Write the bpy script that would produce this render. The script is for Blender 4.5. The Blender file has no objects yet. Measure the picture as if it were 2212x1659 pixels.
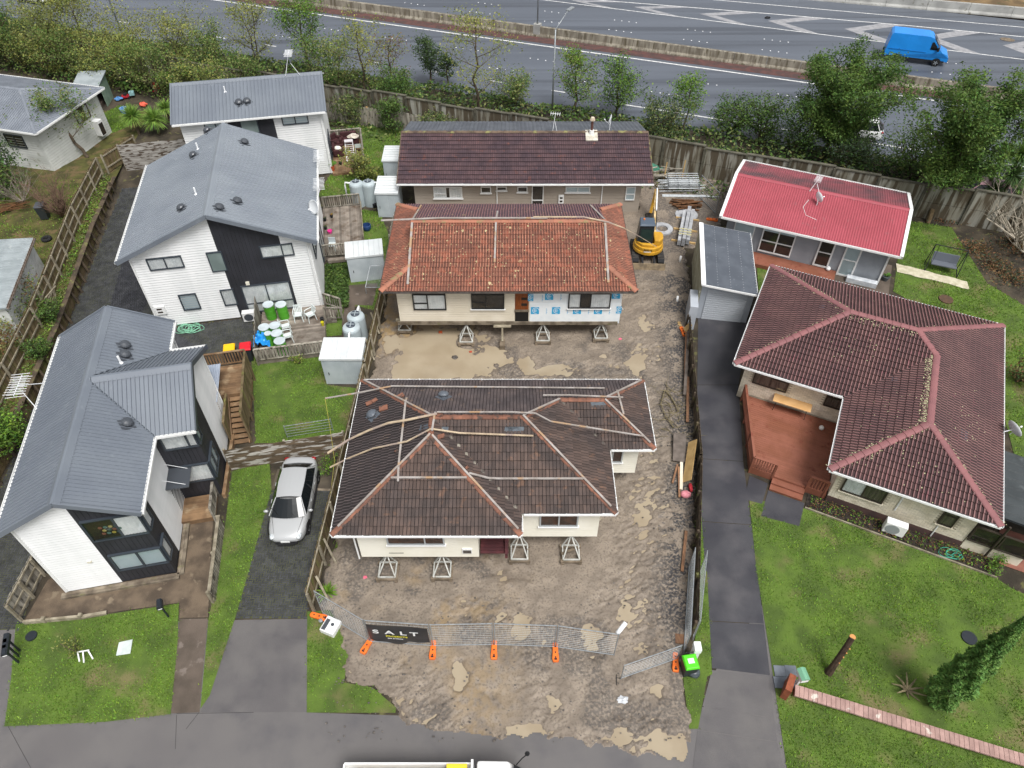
import bpy,math,random
import numpy as np
from mathutils import Vector,Matrix
S=bpy.context.scene
C=S.collection
random.seed(11)
RAD=math.radians
# ---------------------------------------------------------------- camera, sky, sun, exposure
CAM_H,FOC,PITCH=28.5,1563.0,RAD(46.1)
cam_data=bpy.data.cameras.new('camera');cam=bpy.data.objects.new('camera',cam_data);C.objects.link(cam)
cam.location=(0,0,CAM_H);cam.rotation_euler=(RAD(90)-PITCH,0,0)
cam_data.sensor_width=36;cam_data.lens=36*FOC/2212;cam_data.clip_start=.5;cam_data.clip_end=1500
S.camera=cam
SUN_EL,SUN_AZ=62,150            # overcast: a weak, very wide sun high behind the left shoulder
wd=bpy.data.worlds.new('World');S.world=wd;wd.use_nodes=True
wn,wl=wd.node_tree.nodes,wd.node_tree.links
sky=wn.new('ShaderNodeTexSky');sky.sky_type='NISHITA';sky.sun_disc=False
sky.sun_elevation=RAD(SUN_EL);sky.sun_rotation=RAD(SUN_AZ);sky.air_density=1.0;sky.dust_density=4.0;sky.ozone_density=1.0
hs=wn.new('ShaderNodeHueSaturation');hs.inputs['Saturation'].default_value=.16
wl.new(sky.outputs[0],hs.inputs['Color']);wl.new(hs.outputs[0],wn['Background'].inputs[0])
wn['Background'].inputs[1].default_value=.078
sd=bpy.data.lights.new('sun','SUN');sd.energy=1.5;sd.angle=RAD(24);sd.color=(1,.975,.94)
sun=bpy.data.objects.new('sun',sd);C.objects.link(sun)
sun.rotation_euler=(RAD(90-SUN_EL),0,RAD(180-SUN_AZ))
S.view_settings.view_transform='Standard';S.view_settings.look='None';S.view_settings.gamma=1;S.view_settings.exposure=1.06
S.view_settings.use_curve_mapping=False
S.render.engine='CYCLES';S.cycles.max_bounces=6;S.cycles.transparent_max_bounces=12
# ---------------------------------------------------------------- survey helpers: a spot read off the drone picture -> metres on a level plane
_c,_s=math.cos(PITCH),math.sin(PITCH)
def G(u,v,z=0.):
    x=(u-1106)/FOC;y=-(v-829.5)/FOC
    d=(x,_c+y*_s,-_s+y*_c);t=(z-CAM_H)/d[2]
    return Vector((d[0]*t,d[1]*t,z))
X0=[0,548.58,1097.15,1645.73];Y0=[0,407.01,814.02,1234.3]
def Q(c,r,x,y,z=0.):return G(X0[c]+x*.256,Y0[r]+y*.256,z)
def V(*a):return Vector(a)
# ---------------------------------------------------------------- materials
def lin(h,k=1.0):
    h=h.lstrip('#');o=[]
    for i in (0,2,4):
        v=int(h[i:i+2],16)/255
        o.append((v/12.92 if v<=.04045 else ((v+.055)/1.055)**2.4)*k)
    return tuple(o)+(1,)
MATS={}
def mat(name,col,col2=None,r=.75,sc=1.2,mix=(.35,.65),bump=0,bsc=25,isl=0.,met=0,spec=.4,stretch=(1,1,1),k=1.,det=5,third=None,tsc=6,tmix=(.6,.7),r2=None,hue=0.,dist=.0,rot=0.):
    if name in MATS:return MATS[name]
    m=bpy.data.materials.new(name);m.use_nodes=True;MATS[name]=m
    n,l=m.node_tree.nodes,m.node_tree.links;b=n['Principled BSDF']
    b.inputs['Roughness'].default_value=r;b.inputs['Metallic'].default_value=met;b.inputs['Specular IOR Level'].default_value=spec
    geo=n.new('ShaderNodeNewGeometry');mp=n.new('ShaderNodeMapping');mp.inputs['Scale'].default_value=stretch;mp.inputs['Rotation'].default_value=(0,0,rot)
    l.new(geo.outputs['Position'],mp.inputs['Vector'])
    def noise(scale,detail=5,off=0):
        t=n.new('ShaderNodeTexNoise');t.inputs['Scale'].default_value=scale;t.inputs['Detail'].default_value=detail;t.inputs['Distortion'].default_value=dist
        if off:
            ad=n.new('ShaderNodeVectorMath');ad.inputs[1].default_value=(off,off*2,off*3);l.new(mp.outputs[0],ad.inputs[0]);l.new(ad.outputs[0],t.inputs['Vector'])
        else:l.new(mp.outputs[0],t.inputs['Vector'])
        return t.outputs['Fac']
    def ramp(src,lo,hi):
        t=n.new('ShaderNodeMapRange');t.inputs[1].default_value=lo;t.inputs[2].default_value=hi;t.interpolation_type='SMOOTHSTEP';l.new(src,t.inputs[0]);return t.outputs[0]
    def mixc(f,a,bb):
        t=n.new('ShaderNodeMix');t.data_type='RGBA'
        if f is not None:l.new(f,t.inputs[0])
        for s,i in ((a,6),(bb,7)):
            if isinstance(s,tuple):t.inputs[i].default_value=s
            else:l.new(s,t.inputs[i])
        return t
    out=lin(col,k)
    if col2:
        f=ramp(noise(sc,det),*mix);out=mixc(f,lin(col,k),lin(col2,k)).outputs[2]
        if r2 is not None:
            t=n.new('ShaderNodeMapRange');t.inputs[3].default_value=r;t.inputs[4].default_value=r2;l.new(f,t.inputs[0]);l.new(t.outputs[0],b.inputs['Roughness'])
    if third:
        f=ramp(noise(tsc,4,7.3),*tmix);out=mixc(f,out,lin(third,k)).outputs[2]
    if isl or hue:
        oi=n.new('ShaderNodeObjectInfo');ad=n.new('ShaderNodeMath');ad.operation='ADD'
        l.new(oi.outputs['Random'],ad.inputs[0]);l.new(geo.outputs['Random Per Island'],ad.inputs[1])
        fr=n.new('ShaderNodeMath');fr.operation='FRACT';l.new(ad.outputs[0],fr.inputs[0])
        mr=n.new('ShaderNodeMapRange');mr.inputs[3].default_value=1-isl;mr.inputs[4].default_value=1+isl;l.new(fr.outputs[0],mr.inputs[0])
        hv=n.new('ShaderNodeHueSaturation');l.new(mr.outputs[0],hv.inputs['Value'])
        if hue:
            m2=n.new('ShaderNodeMath');m2.operation='MULTIPLY';m2.inputs[1].default_value=7.31;l.new(fr.outputs[0],m2.inputs[0])
            f2=n.new('ShaderNodeMath');f2.operation='FRACT';l.new(m2.outputs[0],f2.inputs[0])
            mr2=n.new('ShaderNodeMapRange');mr2.inputs[3].default_value=.5-hue;mr2.inputs[4].default_value=.5+hue;l.new(f2.outputs[0],mr2.inputs[0]);l.new(mr2.outputs[0],hv.inputs['Hue'])
        if isinstance(out,tuple):hv.inputs['Color'].default_value=out
        else:l.new(out,hv.inputs['Color'])
        out=hv.outputs[0]
    if isinstance(out,tuple):b.inputs['Base Color'].default_value=out
    else:l.new(out,b.inputs['Base Color'])
    if bump:
        bp=n.new('ShaderNodeBump');bp.inputs['Strength'].default_value=bump;bp.inputs['Distance'].default_value=.05
        l.new(noise(bsc,4,3.1),bp.inputs['Height']);l.new(bp.outputs[0],b.inputs['Normal'])
    return m
def glass(name,tint='#101418',fac=.5):
    m=bpy.data.materials.new(name);m.use_nodes=True;MATS[name]=m
    n,l=m.node_tree.nodes,m.node_tree.links;n.remove(n['Principled BSDF'])
    t=n.new('ShaderNodeBsdfTransparent');t.inputs[0].default_value=(.97,.98,.98,1)
    g=n.new('ShaderNodeBsdfGlossy');g.inputs['Roughness'].default_value=.03;g.inputs[0].default_value=(.9,.95,1,1)
    lw=n.new('ShaderNodeLayerWeight');lw.inputs[0].default_value=.25
    mr=n.new('ShaderNodeMapRange');mr.inputs[3].default_value=.07;mr.inputs[4].default_value=.6;l.new(lw.outputs['Fresnel'],mr.inputs[0])
    mx=n.new('ShaderNodeMixShader');l.new(mr.outputs[0],mx.inputs[0]);l.new(t.outputs[0],mx.inputs[1]);l.new(g.outputs[0],mx.inputs[2])
    l.new(mx.outputs[0],n['Material Output'].inputs[0]);return m
def leafmat(name,col,col2,isl=.35,hue=.025,sc=.5,k=1.):
    m=mat(name,col,col2,r=.6,sc=sc,isl=isl,hue=hue,spec=.25,k=k)
    n,l=m.node_tree.nodes,m.node_tree.links;b=n['Principled BSDF']
    tr=n.new('ShaderNodeBsdfTranslucent');mx=n.new('ShaderNodeMixShader');mx.inputs[0].default_value=.3
    src=b.inputs['Base Color'].links[0].from_socket;l.new(src,tr.inputs[0])
    l.new(b.outputs[0],mx.inputs[1]);l.new(tr.outputs[0],mx.inputs[2]);l.new(mx.outputs[0],n['Material Output'].inputs[0]);return m
# ---------------------------------------------------------------- objects
KIDS={}
def link(o,parent=None):
    C.objects.link(o)
    if parent is not None:
        o.parent=parent;KIDS.setdefault(parent.name,[]).append(o)
    return o
def tag(o,label,cat,group=None):
    o['label']=label;o['category']=cat
    if group:o['group']=group
    return o
def thing(name,label,cat,loc=(0,0,0),rz=0.,group=None):
    o=bpy.data.objects.new(name,None);o.empty_display_size=.2;link(o)
    o.location=loc;o.rotation_euler=(0,0,rz);return tag(o,label,cat,group)
def structure(o):o['kind']='structure';return o
def stuff(o):o['kind']='stuff';return o
def wmat(o):
    m=o.matrix_basis.copy()
    while o.parent:o=o.parent;m=o.matrix_basis @ m
    return m
def dup(o,parent=None):
    c=o.copy();link(c,parent)
    for k in KIDS.get(o.name,[]):dup(k,c)
    return c
def dup_thing(o,loc,rz,label,group=None):
    c=dup(o);c.location=loc;c.rotation_euler=(0,0,rz);c['label']=label
    if group:c['group']=group
    return c
class MB:
    def __init__(s):s.v=[];s.f=[];s.m=[];s.cur=0
    def poly(s,pts):
        i=len(s.v);s.v+=[tuple(p) for p in pts];s.f.append(tuple(range(i,i+len(pts))));s.m.append(s.cur);return s
    def hexa(s,p):      # 8 corners: bottom 4 ccw, top 4 ccw
        i=len(s.v);s.v+=[tuple(a) for a in p]
        for q in ((3,2,1,0),(4,5,6,7),(0,1,5,4),(1,2,6,5),(2,3,7,6),(3,0,4,7)):s.f.append(tuple(i+a for a in q));s.m.append(s.cur)
        return s
    def box(s,x0,x1,y0,y1,z0,z1,M=None):
        p=[V(x0,y0,z0),V(x1,y0,z0),V(x1,y1,z0),V(x0,y1,z0),V(x0,y0,z1),V(x1,y0,z1),V(x1,y1,z1),V(x0,y1,z1)]
        if M:p=[M @ a for a in p]
        return s.hexa(p)
    def bar(s,a,b,w,h,up=(0,0,1)):    # box from a to b, w wide sideways, h thick along up, centred
        a,b=Vector(a),Vector(b);d=(b-a).normalized();up=Vector(up)
        if abs(d.dot(up))>.99:up=V(0,1,0)
        x=d.cross(up).normalized();y=x.cross(d).normalized();x=x*w/2;y=y*h/2
        return s.hexa([a-x-y,a+x-y,b+x-y,b-x-y,a-x+y,a+x+y,b+x+y,b-x+y])
    def tube(s,a,b,r0,r1=None,n=8,caps=True):
        return s.path([a,b],[r0,r0 if r1 is None else r1],n,caps)
    def path(s,pts,r,n=6,caps=True):
        pts=[Vector(p) for p in pts];k=len(pts)
        if not hasattr(r,'__len__'):r=[r]*k
        i0=len(s.v);prev=None
        for j in range(k):
            d=(pts[min(j+1,k-1)]-pts[max(j-1,0)])
            d=d.normalized() if d.length>1e-6 else V(0,0,1)
            if prev is None:x=d.orthogonal().normalized()
            else:
                x=prev-d*prev.dot(d);x=x.normalized() if x.length>1e-4 else d.orthogonal().normalized()
            prev=x;y=d.cross(x)
            for q in range(n):
                a=2*math.pi*q/n;s.v.append(tuple(pts[j]+(x*math.cos(a)+y*math.sin(a))*r[j]))
        for j in range(k-1):
            for q in range(n):
                a=i0+j*n+q;b=i0+j*n+(q+1) % n;s.f.append((a,b,b+n,a+n));s.m.append(s.cur)
        if caps:
            s.f.append(tuple(i0+q for q in reversed(range(n))));s.f.append(tuple(i0+(k-1)*n+q for q in range(n)));s.m+=[s.cur,s.cur]
        return s
    def lathe(s,prof,c=(0,0,0),n=16,caps=True):     # prof: (radius, z) list
        i0=len(s.v);k=len(prof)
        for r,z in prof:
            for q in range(n):
                a=2*math.pi*q/n;s.v.append((c[0]+r*math.cos(a),c[1]+r*math.sin(a),c[2]+z))
        for j in range(k-1):
            for q in range(n):
                a=i0+j*n+q;b=i0+j*n+(q+1) % n;s.f.append((a,b,b+n,a+n));s.m.append(s.cur)
        if caps:
            s.f.append(tuple(i0+q for q in reversed(range(n))));s.f.append(tuple(i0+(k-1)*n+q for q in range(n)));s.m+=[s.cur,s.cur]
        return s
    def prism(s,pl,z0,z1):
        n=len(pl);i=len(s.v);s.v+=[(p[0],p[1],z0) for p in pl]+[(p[0],p[1],z1) for p in pl]
        s.f.append(tuple(i+q for q in reversed(range(n))));s.f.append(tuple(i+n+q for q in range(n)))
        for q in range(n):a=i+q;b=i+(q+1) % n;s.f.append((a,b,b+n,a+n))
        s.m+=[s.cur]*(n+2);return s
    def blob(s,c,r,n=8,m=6,jit=.12,sq=1.):
        i0=len(s.v);c=Vector(c);r=Vector(r) if hasattr(r,'__len__') else V(r,r,r)
        for j in range(m+1):
            p=math.pi*j/m
            for q in range(n):
                a=2*math.pi*q/n;k=1+random.uniform(-jit,jit)
                s.v.append((c.x+r.x*k*math.sin(p)*math.cos(a),c.y+r.y*k*math.sin(p)*math.sin(a),c.z+r.z*k*math.cos(p)))
        for j in range(m):
            for q in range(n):
                a=i0+j*n+q;b=i0+j*n+(q+1) % n;s.f.append((a,a+n,b+n,b));s.m.append(s.cur)
        return s
    def mesh(s,name):
        me=bpy.data.meshes.new(name);me.from_pydata(s.v,[],s.f);return me
    def build(s,name,mats,parent=None,world=False,smooth=False,bevel=0):
        if parent is not None and world:
            im=wmat(parent).inverted();s.v=[tuple(im @ Vector(p)) for p in s.v]
        me=s.mesh(name)
        for m in (mats if isinstance(mats,(list,tuple)) else [mats]):me.materials.append(m)
        if isinstance(mats,(list,tuple)):me.polygons.foreach_set('material_index',s.m)
        if smooth:me.polygons.foreach_set('use_smooth',[True]*len(me.polygons))
        o=link(bpy.data.objects.new(name,me),parent)
        if bevel:
            b=o.modifiers.new('bevel','BEVEL');b.width=bevel;b.segments=2;b.limit_method='ANGLE'
        return o
def inst(name,me,parent,M):
    o=bpy.data.objects.new(name,me);link(o,parent);o.matrix_basis=M;return o
def basis(o,x,y,z):
    return Matrix(((x[0],y[0],z[0],o[0]),(x[1],y[1],z[1],o[1]),(x[2],y[2],z[2],o[2]),(0,0,0,1)))
def clip(pts,hp):        # pts tuples whose first two entries are s,t ; hp list of (a,b,c): keep a*s+b*t>=c
    for a,b,c in hp:
        out=[];n=len(pts)
        for i in range(n):
            p,q=pts[i],pts[(i+1) % n];dp=a*p[0]+b*p[1]-c;dq=a*q[0]+b*q[1]-c
            if dp>=0:out.append(p)
            if (dp>=0) != (dq>=0):
                t=dp/(dp-dq);out.append(tuple(p[k]+(q[k]-p[k])*t for k in range(len(p))))
        pts=out
        if len(pts)<3:return []
    return pts
def halfplanes(p2):
    ar=sum(p2[i][0]*p2[(i+1) % len(p2)][1]-p2[(i+1) % len(p2)][0]*p2[i][1] for i in range(len(p2)))
    if ar<0:p2=p2[::-1]
    h=[]
    for i in range(len(p2)):
        (x0,y0),(x1,y1)=p2[i],p2[(i+1) % len(p2)];L=math.hypot(x1-x0,y1-y0)
        if L<1e-5:continue
        a,b=-(y1-y0)/L,(x1-x0)/L;h.append((a,b,a*x0+b*y0))
    return h
# value noise on numpy arrays
def vnoise(x,y,seed):
    xi=np.floor(x).astype(np.int64);yi=np.floor(y).astype(np.int64);fx=x-xi;fy=y-yi
    fx=fx*fx*(3-2*fx);fy=fy*fy*(3-2*fy)
    def h(a,b):
        n=(a*374761393+b*668265263+seed*974634777) & 0x7fffffff
        n=((n ^ (n >> 13))*1274126177) & 0x7fffffff
        return ((n ^ (n >> 16)) & 0xffff)/65535.
    return (h(xi,yi)*(1-fx)+h(xi+1,yi)*fx)*(1-fy)+(h(xi,yi+1)*(1-fx)+h(xi+1,yi+1)*fx)*fy
def fbm(x,y,seed,oct=4,g=.5):
    s=0;a=1;t=0
    for o in range(oct):s=s+a*vnoise(x*2**o,y*2**o,seed+o*17);t+=a;a*=g
    return s/t
def inpoly(x,y,pl):
    ins=np.zeros(x.shape,bool);n=len(pl)
    for i in range(n):
        x0,y0=pl[i][0],pl[i][1];x1,y1=pl[(i+1) % n][0],pl[(i+1) % n][1]
        c=((y0>y) != (y1>y)) & (x<(x1-x0)*(y-y0)/((y1-y0) if y1 != y0 else 1e-9)+x0);ins ^= c
    return ins
# ================================================================ SETTING: ground, road, lawns, mud
def sheet(name,pts,z,m,parent=None):
    mb=MB();mb.poly([(p[0],p[1],z) for p in pts]);o=mb.build(name,m,parent)
    return structure(o) if parent is None else o
m_soil=mat('soil','#4a4236','#2f2a22',r=.95,sc=.8,bump=.6,bsc=9,third='#5c5a38',tsc=2.5)
m_road=mat('street_asphalt','#6d6a69','#666363',r=.75,sc=.5,mix=(.3,.7),bump=.3,bsc=60,third='#59575a',tsc=.8,tmix=(.42,.85),r2=.5,k=.85)
m_conc=mat('concrete_drive','#6a6766','#605d5e',r=.7,sc=.7,bump=.25,bsc=50,third='#504e51',tsc=.7,tmix=(.42,.85),r2=.48,k=.82)
m_path=mat('stained_concrete','#6b5f55','#4f463d',r=.8,sc=.7,bump=.25,bsc=30,third='#7b7068',tsc=2.2,k=.8)
m_darkdrive=mat('dark_concrete','#46464b','#3d3d43',r=.6,sc=.6,bump=.25,bsc=50,third='#5b595c',tsc=.7,tmix=(.45,.85),r2=.35,k=.82)
m_lawn=mat('lawn_soil','#5c742c','#4a5e26',r=.95,sc=.9,third='#76704a',tsc=.7,tmix=(.52,.75),bump=.6,bsc=25,k=.85)
m_moto=mat('motorway_asphalt','#656b75','#5a606a',r=.5,sc=.55,stretch=(.03,1,1),rot=RAD(19.6),bump=.12,bsc=8,third='#4e535c',tsc=.8,tmix=(.48,.66),r2=.36,k=.82)
m_line=mat('road_paint','#dcdcda','#b9b9b8',r=.6,sc=4)
m_chev=mat('worn_paint','#97979a','#858588',r=.65,sc=2)
m_red=mat('red_chip','#5e403c','#4a3a38',r=.9,sc=1.5,bump=.5,bsc=30)
m_white=mat('white_paint','#eeefee','#e2e3e2',r=.55,sc=.7,k=.92)
m_timber=mat('weathered_timber','#877c6c','#5d5347',r=.9,sc=2.2,bump=.3,bsc=40,isl=.22,third='#6f6b4c',tsc=3,tmix=(.55,.75))
m_dark=mat('dark_opening','#121212',r=.6)
m_gal=mat('galvanised','#9a9fa2','#858a8e',r=.45,met=.3,sc=8)
ground=structure(MB().poly([(-300,-150,-.3),(300,-150,-.3),(300,420,-.3),(-300,420,-.3)]).build('ground',m_soil))
# near ground at zero
sheet('yard_ground',[(-60,-8),(60,-8),(60,47),(-26,62),(-60,72)],-.012,m_soil)
# street and the concrete aprons off it
P=[Q(0,3,0,340),Q(0,3,130,440),Q(0,3,1980,410),Q(1,3,450,400),Q(1,3,445,1190),Q(2,3,1610,1300),Q(2,3,1720,880),V(10.6,14.5,0),V(9.94,8.14,0),V(9.7,0,0),V(60,-2,0),V(60,-8,0),V(-60,-8,0),V(-60,12,0),V(-21.5,13.9,0)]
sheet('street',P,.0,m_road)
# saw cuts in the apron
mj=mat('joint','#3d3b3b')
cut=MB()
for a,b in ((Q(0,3,70,1310),Q(0,3,260,1659)),(Q(0,3,1490,1200),Q(0,3,2140,1190)),(Q(0,3,1490,1210),Q(0,3,1480,1500)),(Q(0,3,1680,1190),Q(0,3,1570,1330))):
    cut.bar(a+V(0,0,.003),b+V(0,0,.003),.018,.004)
structure(cut.build('pavement_joint',mj))
# right-hand shared driveway, in bays
def bays(name,L,R,z,m,gap=.015):
    for i in range(len(L)-1):
        a,b,c,d=L[i],R[i],R[i+1],L[i+1]
        e=(d-a).normalized()*gap
        sheet(name,[a+e,b+e,c-e,d-e],z,m)
bays('driveway_bay',[Q(2,1,1605,1085),Q(2,1,1598,1659),Q(2,2,1600,690),Q(2,2,1625,1220),Q(2,3,1700,420),Q(2,3,1722,820)],
     [Q(2,1,2030,1130),Q(2,1,1945,1659),Q(2,2,1985,715),Q(2,2,2055,1250),Q(2,3,2160,445),Q(2,3,2212,880)],.012,m_darkdrive)
bays('driveway_bay',[Q(2,3,1722,830),Q(2,3,1640,1140),Q(2,3,1600,1340),V(6.0,6.4,0)],[Q(2,3,2212,890),Q(3,3,100,1240),Q(3,3,130,1440),V(9.85,6.2,0)],.012,m_conc)
# left wide drive, brown path
sheet('drive_apron',[Q(0,3,1980,412),Q(1,3,450,402),Q(1,3,445,1188),Q(0,3,1692,1188)],.008,m_conc)
sheet('concrete_path',[Q(0,3,1515,402),Q(0,3,1755,398),Q(0,3,1702,960),Q(0,3,1685,1190),Q(0,3,1445,1200)],.016,m_path)
m_brown=mat('brown_concrete','#7a6a58','#54483c',r=.75,sc=1.1,bump=.3,bsc=25,third='#8b7c68',tsc=2,k=.75)
sheet('entry_path',[Q(0,2,1545,1240),Q(0,2,1800,1200),Q(0,2,1770,1659),Q(0,3,1757,390),Q(0,3,1515,394),Q(0,3,1515,265),Q(0,3,910,350),Q(0,3,200,430),Q(0,3,400,80),Q(0,2,700,1500),Q(0,2,1480,1659)],.014,m_brown)
# dark paved side drives (herringbone cobbles)
m_cob=mat('cobble','#46474b','#37383d',r=.6,sc=1.5,isl=.3,bump=.2,bsc=40,k=.8)
m_moss=mat('mossy_joint','#55583a','#3a3c2c',r=.95,sc=2)
def cobbles(name,pl,z,label,w=.2,h=.1):
    base=sheet(name,pl,z,m_moss)
    xs=[p[0] for p in pl];ys=[p[1] for p in pl];mb=MB();g=.012
    nx=int((max(xs)-min(xs))/h)+8;ny=int((max(ys)-min(ys))/h)+8
    pts=[]
    for i in range(-4,nx):
        for j in range(-4,ny):
            k=(i-j) % 4
            if k==0:pts.append((i*h,j*h,2*h,h))
            elif k==3:pts.append((i*h,j*h,h,2*h))
    cx=np.array([p[0]+p[2]/2+min(xs) for p in pts]);cy=np.array([p[1]+p[3]/2+min(ys) for p in pts])
    ok=inpoly(cx,cy,pl)
    for q,p in zip(ok,pts):
        if not q:continue
        x,y=p[0]+min(xs),p[1]+min(ys);t=z+.012+random.uniform(-.003,.003)
        mb.poly([(x+g,y+g,t),(x+p[2]-g,y+g,t),(x+p[2]-g,y+p[3]-g,t),(x+g,y+p[3]-g,t)])
        for a,b in (((x+g,y+g),(x+p[2]-g,y+g)),((x+p[2]-g,y+g),(x+p[2]-g,y+p[3]-g)),((x+g,y+p[3]-g),(x+g,y+g))):
            mb.poly([(a[0],a[1],z),(b[0],b[1],z),(b[0],b[1],t),(a[0],a[1],t)])
    o=stuff(mb.build('cobbles',m_cob,base));o['label']=label
    return base
cobbles('cobble_driveway',[Q(0,3,1985,400),Q(1,3,440,398),Q(1,2,480,1659),Q(1,2,690,960),Q(1,2,520,950),Q(1,2,150,955),Q(0,3,2100,0)],.006,'small dark herringbone cobbles with mossy joints under the silver car')
sheet('slab_pad',[Q(1,2,150,945),Q(1,2,690,952),Q(1,2,735,690),Q(1,2,200,780)],.005,mat('old_slab','#5a5246','#463f37',r=.8,sc=1,bump=.3))
MB().bar(Q(1,2,520,950,.02),Q(1,2,690,957,.02),.12,.05).build('timber_edging',m_timber)
tag(bpy.data.objects['timber_edging'],'timber edging strip across the cobbles beside the silver car rear wheel','edging')
cobbles('side_driveway',[V(-24.6,13.2,0),V(-20.2,13.4,0),Q(0,3,300,0),V(-17.7,30,0),Q(0,1,1330,1090),Q(0,1,1110,640),Q(0,0,1230,1500),V(-23.6,48.6,0),V(-28.8,47.4,0),V(-26.6,34,0),V(-24.5,20,0)],.004,'dark herringbone cobbles of the drive beside the retaining wall')
cobbles('side_yard',[Q(0,1,1460,1170),Q(0,1,2140,1090),Q(0,1,2130,1380),Q(0,1,1400,1400)],.006,'dark cobbles of the yard below the white gable')
# lawns
LAWNS=[]
def lawn(pl,z=.012,name='lawn',dens=1.,tall=1.,hue=0):
    sheet(name,pl,z,m_lawn);LAWNS.append((pl,z,dens,tall))
lawn([Q(0,3,135,445),Q(0,3,800,380),Q(0,3,1510,272),Q(0,3,1500,600),Q(0,3,1442,1205),Q(0,3,900,1270),Q(0,3,38,1310),Q(0,3,95,900)],.018)
lawn([Q(0,2,1960,800),Q(1,2,130,700),Q(1,2,150,950),Q(0,3,2100,0),Q(0,3,1985,395),Q(0,3,1770,1050),Q(0,3,1692,1160),Q(0,3,1760,400),Q(0,3,1850,0),Q(0,2,1900,1250)],.018)
lawn([Q(1,3,450,340),Q(1,3,640,330),Q(1,3,740,500),Q(1,3,800,700),Q(1,3,760,940),Q(1,3,1000,980),Q(1,3,1200,1150),Q(1,3,1195,1195),Q(1,3,447,1192)],.02,tall=1.3)
lawn([Q(1,2,700,1380),Q(1,2,790,1370),Q(1,3,680,0),Q(1,3,640,300),Q(1,3,560,300)],.02,tall=1.3)
lawn([Q(1,1,0,1420),Q(1,1,580,1390),Q(1,1,620,1659),Q(1,2,890,100),Q(1,2,800,520),Q(1,2,300,560),Q(1,2,0,560),Q(0,2,2160,540),Q(0,1,2120,1400)],.012)
lawn([V(10.72,16.2,0),Q(2,2,2035,1030),Q(3,2,380,1110),Q(3,2,1200,1400),Q(3,2,1900,1650),V(21.5,15.2,0),V(30,10,0),V(30,2,0),V(9.75,2,0),V(9.94,8.14,0),V(10.33,11.95,0)],.018)
lawn([Q(3,1,1150,560),Q(3,1,1260,280),Q(3,1,1600,330),Q(3,1,1900,800),V(33,31,0),V(33,20,0),V(24.5,20.5,0),V(26.5,27.5,0),Q(3,1,1250,950),Q(3,1,1110,870)],.012,tall=1.2)
lawn([Q(2,1,2100,660),Q(3,1,60,680),Q(3,1,0,900),Q(2,1,2120,900)],.012,tall=1.3)
lawn([Q(1,0,620,1030),Q(1,0,1240,1100),Q(1,0,1240,1560),Q(1,0,900,1659),Q(1,0,540,1659),Q(1,0,640,1480),Q(1,0,930,1400),Q(1,0,890,1090)],.012,tall=1.2)
lawn([Q(1,1,910,180),Q(1,1,1060,200),Q(1,1,1150,420),Q(1,1,1060,850),Q(1,1,1010,1030),Q(1,1,850,985),Q(1,1,760,1000),Q(1,1,740,1240),Q(1,1,610,1250),Q(1,1,600,650),Q(1,1,920,430)],.012,tall=1.4)
lawn([Q(0,0,870,960),Q(0,0,1010,890),Q(0,0,1200,960),Q(0,0,1100,1060),Q(0,0,930,1130)],.012,tall=1.2)
lawn([Q(2,3,1630,0),Q(2,3,1680,0),Q(2,3,1722,870),Q(2,3,1680,890),Q(2,3,1605,1330),Q(2,3,1530,1330),Q(2,3,1480,900),Q(2,3,1560,780)],.02)
lawn([Q(2,2,1590,900),Q(2,2,1612,900),Q(2,2,1665,1640),Q(2,2,1600,1640)],.02)
sheet('concrete_pad',[Q(1,1,790,820),Q(1,1,1050,800),Q(1,1,1000,990),Q(1,1,850,985),Q(1,1,850,1180),Q(1,1,740,1160)],.02,m_path)
# raised yard left of the retaining wall, falling away to the back
def yz(y):return .95 if y<43 else max(0.,.95*(52-y)/9)
edge=[(-24.3,12),(-24.9,22),(-26.1,30.97),(-26.6,33.85),(-28.1,41.2),(-29.5,48.6),(-30.2,52),(-31,60)]
mb=MB()
for i in range(len(edge)-1):
    a,b=edge[i],edge[i+1]
    mb.poly([(-60,a[1],yz(a[1])),(a[0],a[1],yz(a[1])),(b[0],b[1],yz(b[1])),(-60,b[1],yz(b[1]))])
m_yard=mat('leafy_yard','#5b5a2c','#42421f',r=.95,sc=1.1,third='#6a5a3c',tsc=1.6,tmix=(.5,.65),bump=.5,bsc=14,k=.85)
structure(mb.build('raised_yard',m_yard))
LAWNS.append(([(-36,29),(-27.3,29),(-28.3,40),(-29.6,47),(-38,47)],.955,.45,1.2))
# ---------------------------------------------------------------- building site mud
MUD=[V(-8.2,14.35,0),V(-7.9,20,0),V(-7.75,28,0),V(-7.6,44.6,0),V(9.0,44.6,0),V(9.4,51.3,0),V(12.3,50.9,0),V(17.4,48.4,0),V(14.8,43.5,0),V(13.2,40.2,0),V(11.5,40.0,0),V(11.1,33,0),V(10.25,31.9,0),V(9.95,27.3,0),V(9.0,21.4,0),V(7.85,15.9,0),V(7.2,12.9,0),
       Q(2,3,1480,900),Q(2,3,1530,1330),Q(2,3,1540,1480),Q(2,3,1500,1655),Q(2,3,1170,1575),Q(2,3,850,1510),Q(2,3,560,1450),Q(2,3,480,1385),Q(2,3,300,1430),Q(1,3,2212,1405),Q(1,3,1700,1365),Q(1,3,1265,1330),Q(1,3,1225,1190),Q(1,3,1150,1050),Q(1,3,760,930),Q(1,3,780,700),Q(1,3,720,500),Q(1,3,650,330)]
WATER_Z=.035
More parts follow.
